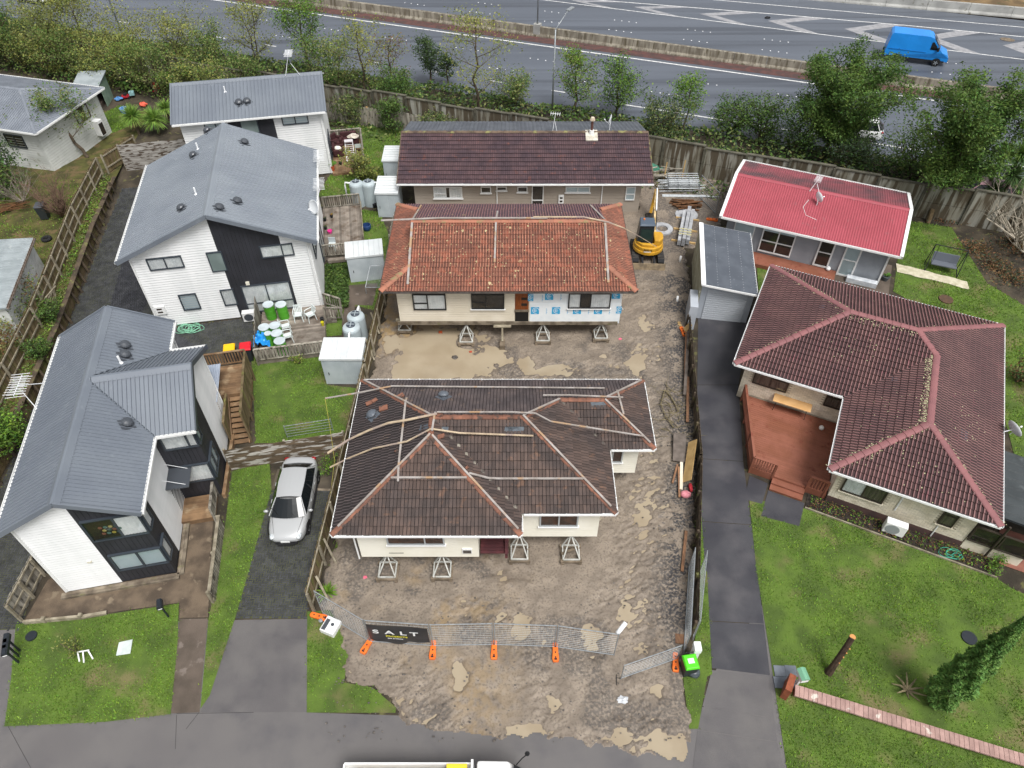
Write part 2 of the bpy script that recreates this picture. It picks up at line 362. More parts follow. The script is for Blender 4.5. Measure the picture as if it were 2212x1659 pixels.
def mud_site():
    st=.05;gx=np.arange(-8.6,17.8,st);gy=np.arange(6.6,51.6,st)
    X,Y=np.meshgrid(gx,gy)
    wx=X+(fbm(X*2.2,Y*2.2,5,3)-.5)*.5;wy=Y+(fbm(X*2.2,Y*2.2,9,3)-.5)*.5
    inside=inpoly(wx,wy,MUD)
    d=np.full(X.shape,9.)
    for i in range(len(MUD)):
        a,b=MUD[i],MUD[(i+1) % len(MUD)];ex,ey=b.x-a.x,b.y-a.y;L=ex*ex+ey*ey+1e-9
        t=np.clip(((wx-a.x)*ex+(wy-a.y)*ey)/L,0,1);d=np.minimum(d,np.hypot(wx-a.x-t*ex,wy-a.y-t*ey))
    base=.058+.05*np.clip(d/.7,0,1)
    lump=fbm(X*4.3+3*fbm(X,Y,2,2),Y*4.3,41,3)
    h=base+.09*(fbm(X*.5,Y*.5,21,3)-.5)+.055*(fbm(X*2.1,Y*2.1,31,4)-.5)+.042*(lump-.5)+.022*(fbm(X*9,Y*9,43,2)-.5)
    # machine tracks along the right of the site and over the crossing: short slanting prints
    def track(pts,half,amp,low):
        nonlocal h
        dd=np.full(X.shape,99.)
        for (x0,y0),(x1,y1) in zip(pts,pts[1:]):
            ex,ey=x1-x0,y1-y0;L=ex*ex+ey*ey;t=np.clip(((X-x0)*ex+(Y-y0)*ey)/L,0,1)
            dd=np.minimum(dd,np.hypot(X-x0-t*ex,Y-y0-t*ey))
        mk=np.clip(1.4-dd/half,0,1)
        a=.55;u=X*math.cos(a)+Y*math.sin(a);v=-X*math.sin(a)+Y*math.cos(a)
        h=h+mk*(amp*(fbm(u*3.6,v*7.5,77,2)-.5)-low)
    track([(8.3,36),(8.0,29),(7.3,22),(6.0,14.5),(4.4,10),(3.0,7.6)],1.1,.11,.034)
    track([(6.9,30),(5.6,27),(5.8,20),(4.7,14.8),(3,13)],1.0,.1,.026)
    track([(5.4,9.3),(6.0,8.2)],.7,.18,.02)
    track([(-4.2,11.6),(-2.6,9.6),(-1.0,8.2),(1,8.2)],1.0,.12,.018)
    track([(-2.5,14.6),(.5,12.8),(1.6,9.5)],.9,.11,.014)
    track([(-5,24.8),(0,27.5),(5,28.2)],1.2,.12,.01)
    # standing water
    for (px,py,rx,ry,dp,ro) in PUDDLES:
        c=G(px,py);ca,sa=math.cos(ro),math.sin(ro)
        ux=((wx-c.x)*ca+(wy-c.y)*sa)/rx;uy=(-(wx-c.x)*sa+(wy-c.y)*ca)/ry
        r=np.sqrt(ux*ux+uy*uy)+(fbm(X*1.7,Y*1.7,61,4)-.5)*1.1
        h=h-dp*np.clip(1.25-r,0,.55)/.55
    # coarse stony band along the right fence, ridge of drier clay to the left
    fx=np.interp(Y,[7,13,16,21.5,27.3,32,40],[7,7.3,7.9,9.05,10.05,10.3,11.4])
    gravel=np.clip(1.6-(fx-X)/1.5,0,1)*np.clip((Y-11)/3,0,1)*(fbm(X*1.3,Y*1.3,3,3)>.42)
    gravel=np.maximum(gravel,np.clip((fbm(X*.6,Y*.6,88,4)-.56)*7,0,.55));gravel[Y>37]*=.6
    tan=np.clip((fbm(X*.35,Y*.35,14,3)-.45)*5,0,1)*np.clip((-1.5-X)/4+.6,0,1)
    h=h+gravel*.05*fbm(X*9,Y*9,15,2)
    # vehicles and jack stands have pressed firm pads: keep bearing spots level
    for (cx,cy,r) in PADS:
        k=np.clip(1.6-np.hypot(X-cx,Y-cy)/r,0,1);h=h*(1-k)+.07*k
    h=np.where(inside,h,.0)
    ny,nx=X.shape;idx=-np.ones(X.shape,int)
    cell=inside[:-1,:-1] & inside[1:,:-1] & inside[:-1,1:] & inside[1:,1:]
    use=np.zeros(X.shape,bool);use[:-1,:-1] |= cell;use[1:,:-1] |= cell;use[:-1,1:] |= cell;use[1:,1:] |= cell
    rim=use & ~(np.pad(cell,((1,0),(1,0))) & np.pad(cell,((0,1),(1,0))) & np.pad(cell,((1,0),(0,1))) & np.pad(cell,((0,1),(0,1))))
    h[rim]=-.01
    idx[use]=np.arange(use.sum());vs=np.stack([X[use],Y[use],h[use]],1)
    a=idx[:-1,:-1][cell];b=idx[:-1,1:][cell];c=idx[1:,1:][cell];dd=idx[1:,:-1][cell]
    fs=np.stack([a,b,c,dd],1)
    me=bpy.data.meshes.new('mud');me.from_pydata(vs.tolist(),[],fs.tolist())
    at=me.attributes.new('gravel','FLOAT','POINT');at.data.foreach_set('value',gravel[use].astype(np.float32))
    wet=np.clip(1-(h-WATER_Z)/.028,0,1)*(h>WATER_Z-.03)
    at=me.attributes.new('wet','FLOAT','POINT');at.data.foreach_set('value',wet[use].astype(np.float32))
    at=me.attributes.new('clay','FLOAT','POINT');at.data.foreach_set('value',tan[use].astype(np.float32))
    me.polygons.foreach_set('use_smooth',[True]*len(me.polygons))
    m=mat('mud','#8f8375','#7c7165',r=.5,sc=1.3,bump=.6,bsc=28,third='#685f55',tsc=11,tmix=(.46,.72),spec=.4,k=.95,r2=.7)
    n,l=m.node_tree.nodes,m.node_tree.links;bs=n['Principled BSDF']
    src=bs.inputs['Base Color'].links[0].from_socket
    for nm,col,nsc in (('gravel','#3e3d3f',9),('clay','#96805e',3)):
        an=n.new('ShaderNodeAttribute');an.attribute_name=nm
        nz=n.new('ShaderNodeTexNoise');nz.inputs['Scale'].default_value=nsc
        g2=n.new('ShaderNodeNewGeometry');l.new(g2.outputs['Position'],nz.inputs['Vector'])
        mm=n.new('ShaderNodeMath');mm.operation='MULTIPLY';l.new(an.outputs['Fac'],mm.inputs[0])
        mr=n.new('ShaderNodeMapRange');mr.inputs[1].default_value=.38;mr.inputs[2].default_value=.55;l.new(nz.outputs['Fac'],mr.inputs[0]);l.new(mr.outputs[0],mm.inputs[1])
        mx=n.new('ShaderNodeMix');mx.data_type='RGBA';l.new(mm.outputs[0],mx.inputs[0]);l.new(src,mx.inputs[6]);mx.inputs[7].default_value=lin(col,.9);src=mx.outputs[2]
    an=n.new('ShaderNodeAttribute');an.attribute_name='wet';mx=n.new('ShaderNodeMix');mx.data_type='RGBA';mm=n.new('ShaderNodeMath');mm.operation='MULTIPLY';mm.inputs[1].default_value=.6;l.new(an.outputs['Fac'],mm.inputs[0]);l.new(mm.outputs[0],mx.inputs[0]);l.new(src,mx.inputs[6]);mx.inputs[7].default_value=lin('#5e5349',.9);src=mx.outputs[2]
    l.new(src,bs.inputs['Base Color'])
    me.materials.append(m);o=bpy.data.objects.new('mud',me);link(o);structure(o)
    w=mat('muddy_water','#a39680','#988a74',r=.08,sc=.6,spec=.5,k=.92)
    low=cell & (np.minimum(np.minimum(h[:-1,:-1],h[1:,:-1]),np.minimum(h[:-1,1:],h[1:,1:]))<WATER_Z) & (d[:-1,:-1]>.12)
    wv=np.stack([X[use],Y[use],np.full(use.sum(),WATER_Z)],1);sel=low[cell];wf=fs[sel];un,inv=np.unique(wf,return_inverse=True)
    me=bpy.data.meshes.new('puddle_water');me.from_pydata(wv[un].tolist(),[],inv.reshape(-1,4).tolist());me.materials.append(w);structure(link(bpy.data.objects.new('puddle_water',me)))
# (picture spot x, y, half width, half depth, depth, turn)
PUDDLES=[(955,745,2.9,1.5,.19,0),(915,800,1.7,1.4,.18,.3),(985,790,2.4,1.2,.18,0),(1040,790,1.3,.6,.08,.9),(1135,785,.45,.9,.1,0),(1075,770,.6,.9,.1,-.2),(1215,800,1.4,.5,.1,0),(1160,735,1.6,.5,.05,.1),(1290,765,.9,.4,.06,.3),
           (1375,795,.35,1.1,.11,.05),(1395,700,.4,.8,.08,0),(1105,1240,.8,.45,.1,0),(1050,1180,.6,.35,.06,0),(1130,1350,.4,.85,.1,.1),(1080,1330,.3,.3,.08,0),(1280,1385,.35,.8,.1,0),(1345,1330,.3,.3,.09,0),(1000,1470,.28,.55,.1,-.3),(1290,1365,.5,.3,.05,0),(1135,1590,.8,.4,.11,.2),(1200,1530,.4,.4,.08,.5),(1455,1615,.8,.6,.12,-.3),(995,1455,.3,.5,.09,0),(1065,1500,.4,.3,.06,0),(1185,1415,.4,.6,.1,0),(1385,1120,.3,.5,.08,0),(1340,1590,.4,.3,.08,0),(1420,1490,.3,.4,.08,0),
           (930,1250,.5,.3,.05,0),(905,1235,.4,.35,.05,0)]
PADS=[(-5.4,15.9,.75),(-3.0,15.9,.75),(.33,16.75,.75),(2.6,16.75,.75),(-6.2,31.7,.7),(-2.6,30.75,.75),(1.8,30.9,.75),(5.15,31.05,.75),(8.9,39.6,1.6),(-.55,30.5,.4),(11.2,42.2,1.3),(10.2,40.9,.8),
        (-7.6,14,.3),(-5.9,12.6,.5),(-3.2,12.4,.5),(-.7,12.4,.5),(1.7,12.3,.5),(6.5,11.9,.5)]
mud_site()
# grass blades on all lawns
def grass():
    rs=np.random.RandomState(4);vv=[];ff=[];base=0
    for pl,z,dens,tall in LAWNS:
        xs=[p[0] for p in pl];ys=[p[1] for p in pl];A=(max(xs)-min(xs))*(max(ys)-min(ys))
        near=sum(ys)/len(ys)<30
        n=int(A*(300 if near else 170)*dens);x=rs.uniform(min(xs),max(xs),n);y=rs.uniform(min(ys),max(ys),n)
        ok=inpoly(x,y,pl) & (y>4) & (np.abs(x)<y*.9+14);x,y=x[ok],y[ok]
        for gp in GRASS_CUT:
            k=~inpoly(x,y,gp);x,y=x[k],y[k]
        for ox,oy,orr in GRASS_HOLES:
            k=np.hypot(x-ox,y-oy)>orr;x,y=x[k],y[k]
        patch=fbm(x*.6,y*.6,8,3);kk=rs.uniform(0,1,len(x))<np.clip(.3+(patch-.36)*4,.12,1);x,y,patch=x[kk],y[kk],patch[kk]
        x=x+rs.normal(0,.06,len(x));y=y+rs.normal(0,.06,len(x));n=len(x);a=rs.uniform(0,6.283,n);hgt=rs.uniform(.03,.085,n)*tall*(.6+patch*.8);wd=rs.uniform(.012,.03,n)*(1 if near else 1.5)
        lean=rs.uniform(0,.09,n);b2=rs.uniform(0,6.283,n)
        p0=np.stack([x-np.cos(a)*wd,y-np.sin(a)*wd,np.full(n,z)],1);p1=np.stack([x+np.cos(a)*wd,y+np.sin(a)*wd,np.full(n,z)],1)
        p2=np.stack([x+np.cos(b2)*lean,y+np.sin(b2)*lean,z+hgt],1)
        vv.append(np.stack([p0,p1,p2],1).reshape(-1,3));ff.append(np.arange(n*3).reshape(-1,3)+base);base+=n*3
    vv=np.concatenate(vv);ff=np.concatenate(ff)
    me=bpy.data.meshes.new('grass');me.vertices.add(len(vv));me.vertices.foreach_set('co',vv.ravel());me.loops.add(len(ff)*3);me.loops.foreach_set('vertex_index',ff.ravel().astype(np.int32))
    me.polygons.add(len(ff));me.polygons.foreach_set('loop_start',np.arange(0,len(ff)*3,3,dtype=np.int32));me.update();me.validate()
    me.materials.append(leafmat('grass_blade','#7d9f3c','#688833',isl=.42,hue=.022,sc=.5,k=.92))
    o=link(bpy.data.objects.new('grass',me));tag(stuff(o),'short green grass growing over the lawns and verges','grass')
GRASS_HOLES=[];GRASS_CUT=[]
# ================================================================ MOTORWAY
MA=RAD(-19.6);ME_,MN=V(math.cos(MA),math.sin(MA),0),V(-math.sin(MA),math.cos(MA),0);MO=V(5,74,0)
def MW(s,n,z=0.):return MO+ME_*s+MN*n+V(0,0,z)
moto=sheet('motorway',[MW(-160,-13.2),MW(160,-13.2),MW(160,24.5),MW(-160,20)],.0,m_moto)
verge=sheet('verge',[MW(-160,-60),MW(160,-60),MW(160,-13),MW(-160,-13)],-.02,m_soil)
def mk(name,pts,m,z=.006):return sheet(name,pts,z,m,moto)
def strip(name,s0,s1,n0,n1,w,m):return mk(name,[MW(s0,n0-w/2),MW(s1,n1-w/2),MW(s1,n1+w/2),MW(s0,n0+w/2)],m)
strip('edge_line',-90,90,-.6,-.6,.2,m_line)
strip('edge_line',-90,120,11.75,11.75,.14,m_line)
strip('edge_line',-20,0.5,12.2,13.8,.16,m_line);strip('edge_line',.5,18.5,13.8,15.9,.16,m_line);strip('edge_line',18.5,32.6,15.9,17.3,.16,m_line);strip('edge_line',32.6,60,17.3,19,.16,m_line);strip('edge_line',60,100,19,20.4,.16,m_line)
strip('edge_line',-40,12.4,14.8,18.2,.14,m_line);strip('edge_line',12.4,43.8,18.2,20.8,.14,m_line);strip('edge_line',43.8,100,20.8,23,.14,m_line)
strip('edge_line',8,90,-10.5,-10.5,.16,m_line)
for s in range(-70,6,6):strip('lane_dash',s,s+1.3,-9.5-.02*(s+40)*.5,-9.5-.02*(s+41)*.5,.14,m_line)
n2=lambda s:np.interp(s,[-20,.5,18.5,32.6,60],[12.2,13.8,15.9,17.3,19.0])
def chev(s,na,s1,s2):      # arrow tip at s, na ; arms reach the two bounding lines
    w=1.75
    mk('chevron',[MW(s,na),MW(s+w,na+.02),MW(s1,n2(s1)-.05),MW(s1-2.2,n2(s1-2.2)-.05)],m_chev,.0065)
    mk('chevron',[MW(s,na),MW(s+w,na),MW(s2,11.85),MW(s2-1.9,11.85)],m_chev,.007)
for s in (-10.5,-2.9,4.2,11.4,18.5,26.2,33.6,41.2,49):chev(s,13.0+.05*(s-4),s+5.9,s+5.3)
# raised reflective markers, groups of four
dot=MB();dot.lathe([(.065,0),(.06,.02),(.03,.028)],n=6);dme=dot.mesh('reflector');dme.materials.append(mat('reflector_white','#f4f4f4',r=.3))
for n0,s0 in ((5.7,3.3),(8.5,3.2),(-3.9,4.7),(-7.2,9.5)):
    for g in range(-5,6):
        for k in range(4):
            inst('reflector',dme,moto,Matrix.Translation(MW(s0+g*7.75+k*.78+(1.0 if n0<0 else 0),n0,.004)))
# gravel strip, concrete barriers
sheet('median_strip',[MW(-120,.0),MW(120,.0),MW(120,1.6),MW(-120,1.6)],.01,m_red)
m_bar=mat('stained_barrier','#938d80','#6d665a',r=.9,sc=1.2,stretch=(2.5,2.5,.35),bump=.3,bsc=25,third='#57503f',tsc=2,tmix=(.52,.7),isl=.1)
def barrier(name,label,n_of,s0,s1,seg,w,hgt,m):
    b=thing(name,label,'barrier',MW(s0,n_of(s0)),MA);im=wmat(b).inverted();s=s0
    while s<s1:
        e=s+seg-.03;d=(MW(e,n_of(e))-MW(s,n_of(s)));mb=MB()
        for a,c in ((0,1),):
            prof=[(-w/2-.12,0),(-w/2-.1,.12),(-w/2+.03,.3),(-w/2+.08,hgt),(w/2-.08,hgt),(w/2-.03,.3),(w/2+.1,.12),(w/2+.12,0)]
            A=[MW(s,n_of(s)+p,z) for p,z in prof];B=[MW(e,n_of(e)+p,z) for p,z in prof]
            for i in range(7):mb.poly([A[i],A[i+1],B[i+1],B[i]])
            mb.poly(A);mb.poly(B[::-1])
        mb.build('barrier_segment',m,b,world=True);s+=seg
    return b
barrier('median_barrier','stained concrete median barrier running between the two carriageways',lambda s:1.75,-75,75,3.05,.5,.9,m_bar)
m_bar2=mat('pale_barrier','#a8a8a4','#8e8e8b',r=.85,sc=.8,third='#6d6b5f',tsc=2.5,tmix=(.6,.75),isl=.05)
barrier('verge_barrier','clean pale concrete barrier along the far verge of the motorway',lambda s:float(np.interp(s,[-60,23.2,33.4,44.1,90],[15.5,21.8,22.7,23.6,27]))+.25,5,70,4.2,.5,.95,m_bar2)
m_dry=mat('dry_bank','#7d6748','#5a4a34',r=.95,sc=.6,bump=.6,bsc=6,third='#4b4a30',tsc=1)
sheet('far_bank',[MW(-160,19),MW(23,22.5),MW(44,24.5),MW(160,33),MW(160,80),MW(-160,80)],.02,m_dry)
# dark wet patch and worn ironwork on the far lane
tag(MB().prism([MW(41.8+.7*math.cos(a*.6283),16.6+.5*math.sin(a*.6283)) for a in range(10)],.004,.03).build('drain_cover',mat('rusty_cover','#80725f','#5c5246',r=.9,sc=6)),'oval rusty drain cover in the far shoulder of the motorway','drain cover')
# ================================================================ BUILDING HELPERS
UP=V(0,0,1)
CAMP=V(0,0,CAM_H)
def face_axes(pl):
    n=(pl[1]-pl[0]).cross(pl[2]-pl[0]).normalized()
    if n.z<0:n=-n
    o=pl[0];a=(pl[1]-pl[0]).normalized();b=n.cross(a)
    if b.z<0:o=pl[1];a=-a;b=n.cross(a)
    return o,a,b,n
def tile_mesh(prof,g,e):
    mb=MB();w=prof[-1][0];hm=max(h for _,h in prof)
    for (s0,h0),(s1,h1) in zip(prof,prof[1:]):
        mb.cur=0 if h0+h1>hm*1.5 else 1  # second slot: stained pans, and roll sides darkened as shadow lines
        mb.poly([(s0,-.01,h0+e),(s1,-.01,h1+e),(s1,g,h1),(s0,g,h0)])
        mb.cur=1;mb.poly([(s0,-.01,h0-.01),(s1,-.01,h1-.01),(s1,-.01,h1+e),(s0,-.01,h0+e)])  # butt lip in the dark slot: shadow under each course painted
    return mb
def tile_roof(roof,faces,prof,g,e,m,stag=.0,limit=300,name='tile'):
    im=wmat(roof).inverted();w=prof[-1][0];t=tile_mesh(prof,g,e);me=t.mesh(name);m=m if isinstance(m,(list,tuple)) else [m,m]
    for q_ in m:me.materials.append(q_)
    me.polygons.foreach_set('material_index',t.m)
    cand=[];rest=MB()
    for pl in faces:
        pl=[im @ Vector(p) for p in pl];o,a,b,n=face_axes(pl);o=o+n*.012
        p2=[((p-o).dot(a),(p-o).dot(b)) for p in pl];hp=halfplanes(p2);M=basis(o,a,b,n)
        s0,s1=min(p[0] for p in p2),max(p[0] for p in p2);t1=max(p[1] for p in p2)
        facing=n.dot((im @ CAMP)-o)>0
        for i in range(int(t1/g)+1):
            off=(i % 2)*stag*w
            for j in range(int(math.floor(s0/w))-1,int(s1/w)+2):
                x=j*w+off;y=i*g
                ok=all(A*cx+B*cy>=c-.004 for A,B,c in hp for cx,cy in ((x,y),(x+w,y),(x,y+g),(x+w,y+g)))
                if ok:
                    TM=M @ Matrix.Translation((x,y,random.uniform(0,.006))) @ Matrix.Rotation(random.gauss(0,.006),4,'Z')
                    cand.append((((im @ CAMP)-TM.translation).length+(0 if facing else 100),TM))
                else:
                    for f,rest.cur in zip(t.f,t.m):
                        q=clip([(t.v[k][0]+x,t.v[k][1]+y,t.v[k][2]) for k in f],hp)
                        if q:rest.poly([M @ Vector(p) for p in q])
    cand.sort(key=lambda c:c[0])
    for d,TM in cand[:limit]:inst(name,me,roof,TM)
    for d,TM in cand[limit:]:
        for f,rest.cur in zip(t.f,t.m):rest.poly([TM @ Vector(t.v[k]) for k in f])
    if rest.f:stuff(rest.build(name+'s',m,roof))
def metal_roof(roof,faces,pitch,kind,m,sheetw=.76,name='roof_sheet'):
    im=wmat(roof).inverted()
    if kind=='rib':cell=[(0,0),(.66,0),(.74,.05),(.9,.05),(.98,0),(1,0)]
    else:cell=[(0,0),(.17,.008),(.33,.028),(.5,.036),(.67,.028),(.83,.008),(1,0)]
    for pl in faces:
        pl=[im @ Vector(p) for p in pl];o,a,b,n=face_axes(pl);o=o+n*.01
        p2=[((p-o).dot(a),(p-o).dot(b)) for p in pl];hp=halfplanes(p2);M=basis(o,a,b,n)
        s0,s1=min(p[0] for p in p2),max(p[0] for p in p2);t0,t1=min(p[1] for p in p2),max(p[1] for p in p2)
        ns=max(1,round((s1-s0)/sheetw));sw=(s1-s0)/ns;nr=max(2,round(sw/pitch));pw=sw/nr
        for k in range(ns):
            mb=MB()
            for r_ in range(nr):
                for (u0,h0),(u1,h1) in zip(cell,cell[1:]):
                    x0,x1=s0+k*sw+(r_+u0)*pw,s0+k*sw+(r_+u1)*pw
                    q=clip([(x0,t0,h0),(x1,t0,h1),(x1,t1,h1),(x0,t1,h0)],hp)
                    if q:mb.poly([M @ Vector(p) for p in q])
            if mb.f:mb.build(name,m,roof)
def roof_base(house,faces,outline,z,m,name='roof',soffit=None,gable=False):
    mb=MB()
    if gable:
        for pl in faces:
            T=[Vector(p)-V(0,0,.02) for p in pl];B=[Vector(p)-V(0,0,.12) for p in pl];mb.cur=0;mb.poly(T);mb.cur=1;mb.poly(B[::-1])
            for i in range(len(T)):mb.poly([B[i],B[(i+1) % len(T)],T[(i+1) % len(T)],T[i]])
        return mb.build(name,[m,soffit or m_white],house,world=True)
    for pl in faces:mb.poly([Vector(p)-V(0,0,.02) for p in pl])
    mb.cur=1;mb.poly([V(p[0],p[1],z-.06) for p in outline][::-1])
    for i in range(len(outline)):
        a,b=outline[i],outline[(i+1) % len(outline)]
        mb.poly([V(a[0],a[1],z-.06),V(b[0],b[1],z-.06),V(b[0],b[1],z-.02),V(a[0],a[1],z-.02)])
    return mb.build(name,[m,soffit or m_white],house,world=True)
def caps(roof,lines,m,r=.13,seg=.42,name='ridge_tile',lift=.03,squash=.6):
    im=wmat(roof).inverted();mb=MB();n=6
    for j,(x,rr) in enumerate(((0,r*1.16),(seg+.03,r*.97))):
        for q in range(n+1):
            a=math.pi*q/n;mb.v.append((x,rr*math.cos(a),rr*squash*math.sin(a)+(.012 if j==0 else 0)))
    for q in range(n):mb.f.append((q,q+1,q+n+2,q+n+1))
    mb.f.append(tuple(range(n+1)));me=mb.mesh(name);me.materials.append(m)
    for a,b in lines:
        a,b=im @ Vector(a),im @ Vector(b)
        if a.z>b.z:a,b=b,a
        d=(b-a);L=d.length;d.normalize();y=UP.cross(d).normalized();z=d.cross(y);k=max(1,round(L/seg))
        for i in range(k):
            inst(name,me,roof,basis(a+d*(L*i/k)+z*lift,d*(L/k/seg),y,z) @ Matrix.Rotation(random.gauss(0,.012),4,'Z'))
def ridge_flash(roof,lines,m,w=.34,name='ridge_cap',drop=.12):
    for a,b in lines:
        a,b=Vector(a),Vector(b);d=(b-a).normalized();y=UP.cross(d).normalized();mb=MB();pr=[(-w/2,-drop),(-.05,.025),(.05,.025),(w/2,-drop)]
        up=y.cross(d)*-1
        if up.z<0:up=-up
        A=[a+y*p+up*(q+.045) for p,q in pr];B=[b+y*p+up*(q+.045) for p,q in pr]
        for i in range(3):mb.poly([A[i],A[i+1],B[i+1],B[i]])
        mb.build(name,m,roof,world=True)
def gutters(house,edges,m,out=.06,ticks=0,size=.11):
    for a,b in edges:
        a,b=Vector(a),Vector(b);d=(b-a).normalized();o=d.cross(UP)*out;mb=MB();o.z=0
        ud=d.cross(UP).normalized()
        A=[(0,.05),(0,-.06),(size,-.06),(size,.05),(size-.02,.05),(size-.02,-.04),(.02,-.04),(.02,.05)]
        pa=[a+ud*p+UP*q for p,q in A];pb=[b+ud*p+UP*q for p,q in A]
        for i in range(8):mb.poly([pa[i],pa[(i+1) % 8],pb[(i+1) % 8],pb[i]])
        mb.poly(pa);mb.poly(pb[::-1]);g=mb.build('gutter',m,house,world=True)
        if ticks:
            n=int((b-a).length/ticks);tk=MB()
            for i in range(n):
                p=a+d*(ticks*(i+.5));MB.bar(tk,p+UP*.055-ud*.12,p+ud*(size+.01)+UP*.055,.035,.012)
            stuff(tk.build('gutter_clip',m,g,world=True))
class Wall:
    def __init__(s,o,a):s.o=Vector(o);s.a=Vector(a).normalized();s.n=s.a.cross(UP)
    def at(s,q):               # picture spot -> point on this wall
        c,r,x,y=q;p=Q(c,r,x,y,0);d=(p-CAMP);t=(s.o-CAMP).dot(s.n)/d.dot(s.n);return CAMP+d*t
    def sz(s,q):p=s.at(q);return (p-s.o).dot(s.a),p.z
    def P(s,x,z,d=0.):return s.o+s.a*x+UP*(z-s.o.z)+s.n*d
def cladding(wall_obj,W,poly,pitch,m,vertical=False,lip=.038,name='weatherboard',gap=.0):
    hg=.032 if lip>.03 else .018
    hp=halfplanes(poly);ss=[p[0] for p in poly];zz=[p[1] for p in poly]
    lo,hi=(min(ss),max(ss)) if vertical else (min(zz),max(zz));n=max(1,round((hi-lo)/pitch));st=(hi-lo)/n
    for i in range(n):
        v0,v1=lo+i*st,lo+(i+1)*st-gap
        if vertical:q=[(v0,min(zz)-1,lip),(v1,min(zz)-1,lip),(v1,max(zz)+1,lip),(v0,max(zz)+1,lip)];q2=[(v1,min(zz)-1,0),(v1,max(zz)+1,0),(v1,max(zz)+1,lip),(v1,min(zz)-1,lip)]
        else:q=[(min(ss)-1,v0,lip),(max(ss)+1,v0,lip),(max(ss)+1,v1-hg,lip*.55),(min(ss)-1,v1-hg,lip*.55)]
        q=clip(q,hp)
        if len(q)<3:continue
        mb=MB();F=[W.P(a,b,d) for a,b,d in q];B=[W.P(a,b,-.0) for a,b,d in q];mb.poly(F)
        for k in range(len(F)):mb.poly([B[k],B[(k+1) % len(F)],F[(k+1) % len(F)],F[k]])
        mb.build(name,m,wall_obj,world=True)
m_glass=glass('window_glass')
m_curtain=mat('net_curtain','#f2f3f2','#dfe2e2',r=.9,sc=3)
m_blind=mat('frosted_blind','#bccdd2','#cbd8dc',r=.5,sc=.8)
m_frost=mat('frosted_glass','#6b7876','#7d8a88',r=.3,sc=1)
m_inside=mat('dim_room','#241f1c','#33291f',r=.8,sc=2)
m_brownin=mat('brown_room','#5a3420','#3a2216',r=.8,sc=3)
m_drape=mat('brown_drape','#6b6358','#4a443c',r=.9,sc=9,stretch=(1,1,.1))
FILL={'curtain':m_curtain,'blind':m_blind,'frost':m_frost,'dark':m_inside,'brown':m_brownin,'drape':m_drape}
def window(house,W,s0,s1,z0,z1,frame,panes=(1,),fills=('curtain',),fw=.06,dep=.07,rows=1,name='window',sill=None,transom=None,label=None):
    f=MB();OFF=.034;dep=dep+OFF
    def rect(a,b,c,d,k):f.hexa([W.P(a,c,0),W.P(b,c,0),W.P(b,c,k),W.P(a,c,k),W.P(a,d,0),W.P(b,d,0),W.P(b,d,k),W.P(a,d,k)])
    rect(s0,s1,z0,z0+fw,dep);rect(s0,s1,z1-fw,z1,dep);rect(s0,s0+fw,z0+fw,z1-fw,dep-.002);rect(s1-fw,s1,z0+fw,z1-fw,dep-.002)
    tot=sum(panes);x=s0+fw;iw=s1-s0-2*fw;cells=[]
    for i,p in enumerate(panes):
        w=iw*p/tot
        if i:rect(x-fw/2,x+fw/2,z0+fw,z1-fw,dep-.004)
        cells.append((x,x+w,fills[i % len(fills)],i));x+=w
    o=f.build(name,frame,house,world=True)
    if label:o['label']=label
    for a,b,fl,i in cells:
        zz=[z0+fw,z1-fw]
        if transom and transom.get(i) is not None:
            t=z0+(z1-z0)*transom[i];g=MB();g.hexa([W.P(a,t-.03,.01),W.P(b,t-.03,.01),W.P(b,t-.03,dep-.006),W.P(a,t-.03,dep-.006),W.P(a,t+.03,.01),W.P(b,t+.03,.01),W.P(b,t+.03,dep-.006),W.P(a,t+.03,dep-.006)]);g.build('glazing_bar',frame,o,world=True)
        mb=MB();mb.poly([W.P(a,zz[0],dep-.02),W.P(b,zz[0],dep-.02),W.P(b,zz[1],dep-.02),W.P(a,zz[1],dep-.02)]);mb.build('pane',m_glass if fl != 'frost' else m_frost,o,world=True)
        if fl=='frost':continue
        c=MB()
        if fl in ('curtain','drape'):
            half=random.random()<.35 and fl=='curtain';n=max(6,int((b-a)/.06));pr=[]
            for k in range(n+1):pr.append((a+(b-a)*k/n,OFF+.004+.014*(k % 2)))
            for (x0,d0),(x1,d1) in zip(pr,pr[1:]):c.poly([W.P(x0,zz[0],d0),W.P(x1,zz[0],d1),W.P(x1,zz[1],d1),W.P(x0,zz[1],d0)])
            c.build('curtain',FILL[fl],o,world=True)
        else:
            c.poly([W.P(a,zz[0],OFF),W.P(b,zz[0],OFF),W.P(b,zz[1],OFF),W.P(a,zz[1],OFF)]);c.build('blind' if fl=='blind' else 'interior',FILL[fl],o,world=True)
    if sill:
        mb=MB();mb.hexa([W.P(s0-.06,z0-.06,0),W.P(s1+.06,z0-.06,0),W.P(s1+.06,z0-.06,.13),W.P(s0-.06,z0-.06,.13),W.P(s0-.06,z0-.01,0),W.P(s1+.06,z0-.01,0),W.P(s1+.06,z0-.01,.13),W.P(s0-.06,z0-.01,.13)]);mb.build('sill',sill,o,world=True)
    return o
def win_px(house,W,bl,tr,frame,**k):
    s0,z0=W.sz(bl);s1,z1=W.sz(tr);return window(house,W,min(s0,s1),max(s0,s1),min(z0,z1),max(z0,z1),frame,**k)
def wbox(mb,W,s0,s1,z0,z1,d0,d1):
    return mb.hexa([W.P(s0,z0,d0),W.P(s1,z0,d0),W.P(s1,z0,d1),W.P(s0,z0,d1),W.P(s0,z1,d0),W.P(s1,z1,d0),W.P(s1,z1,d1),W.P(s0,z1,d1)])
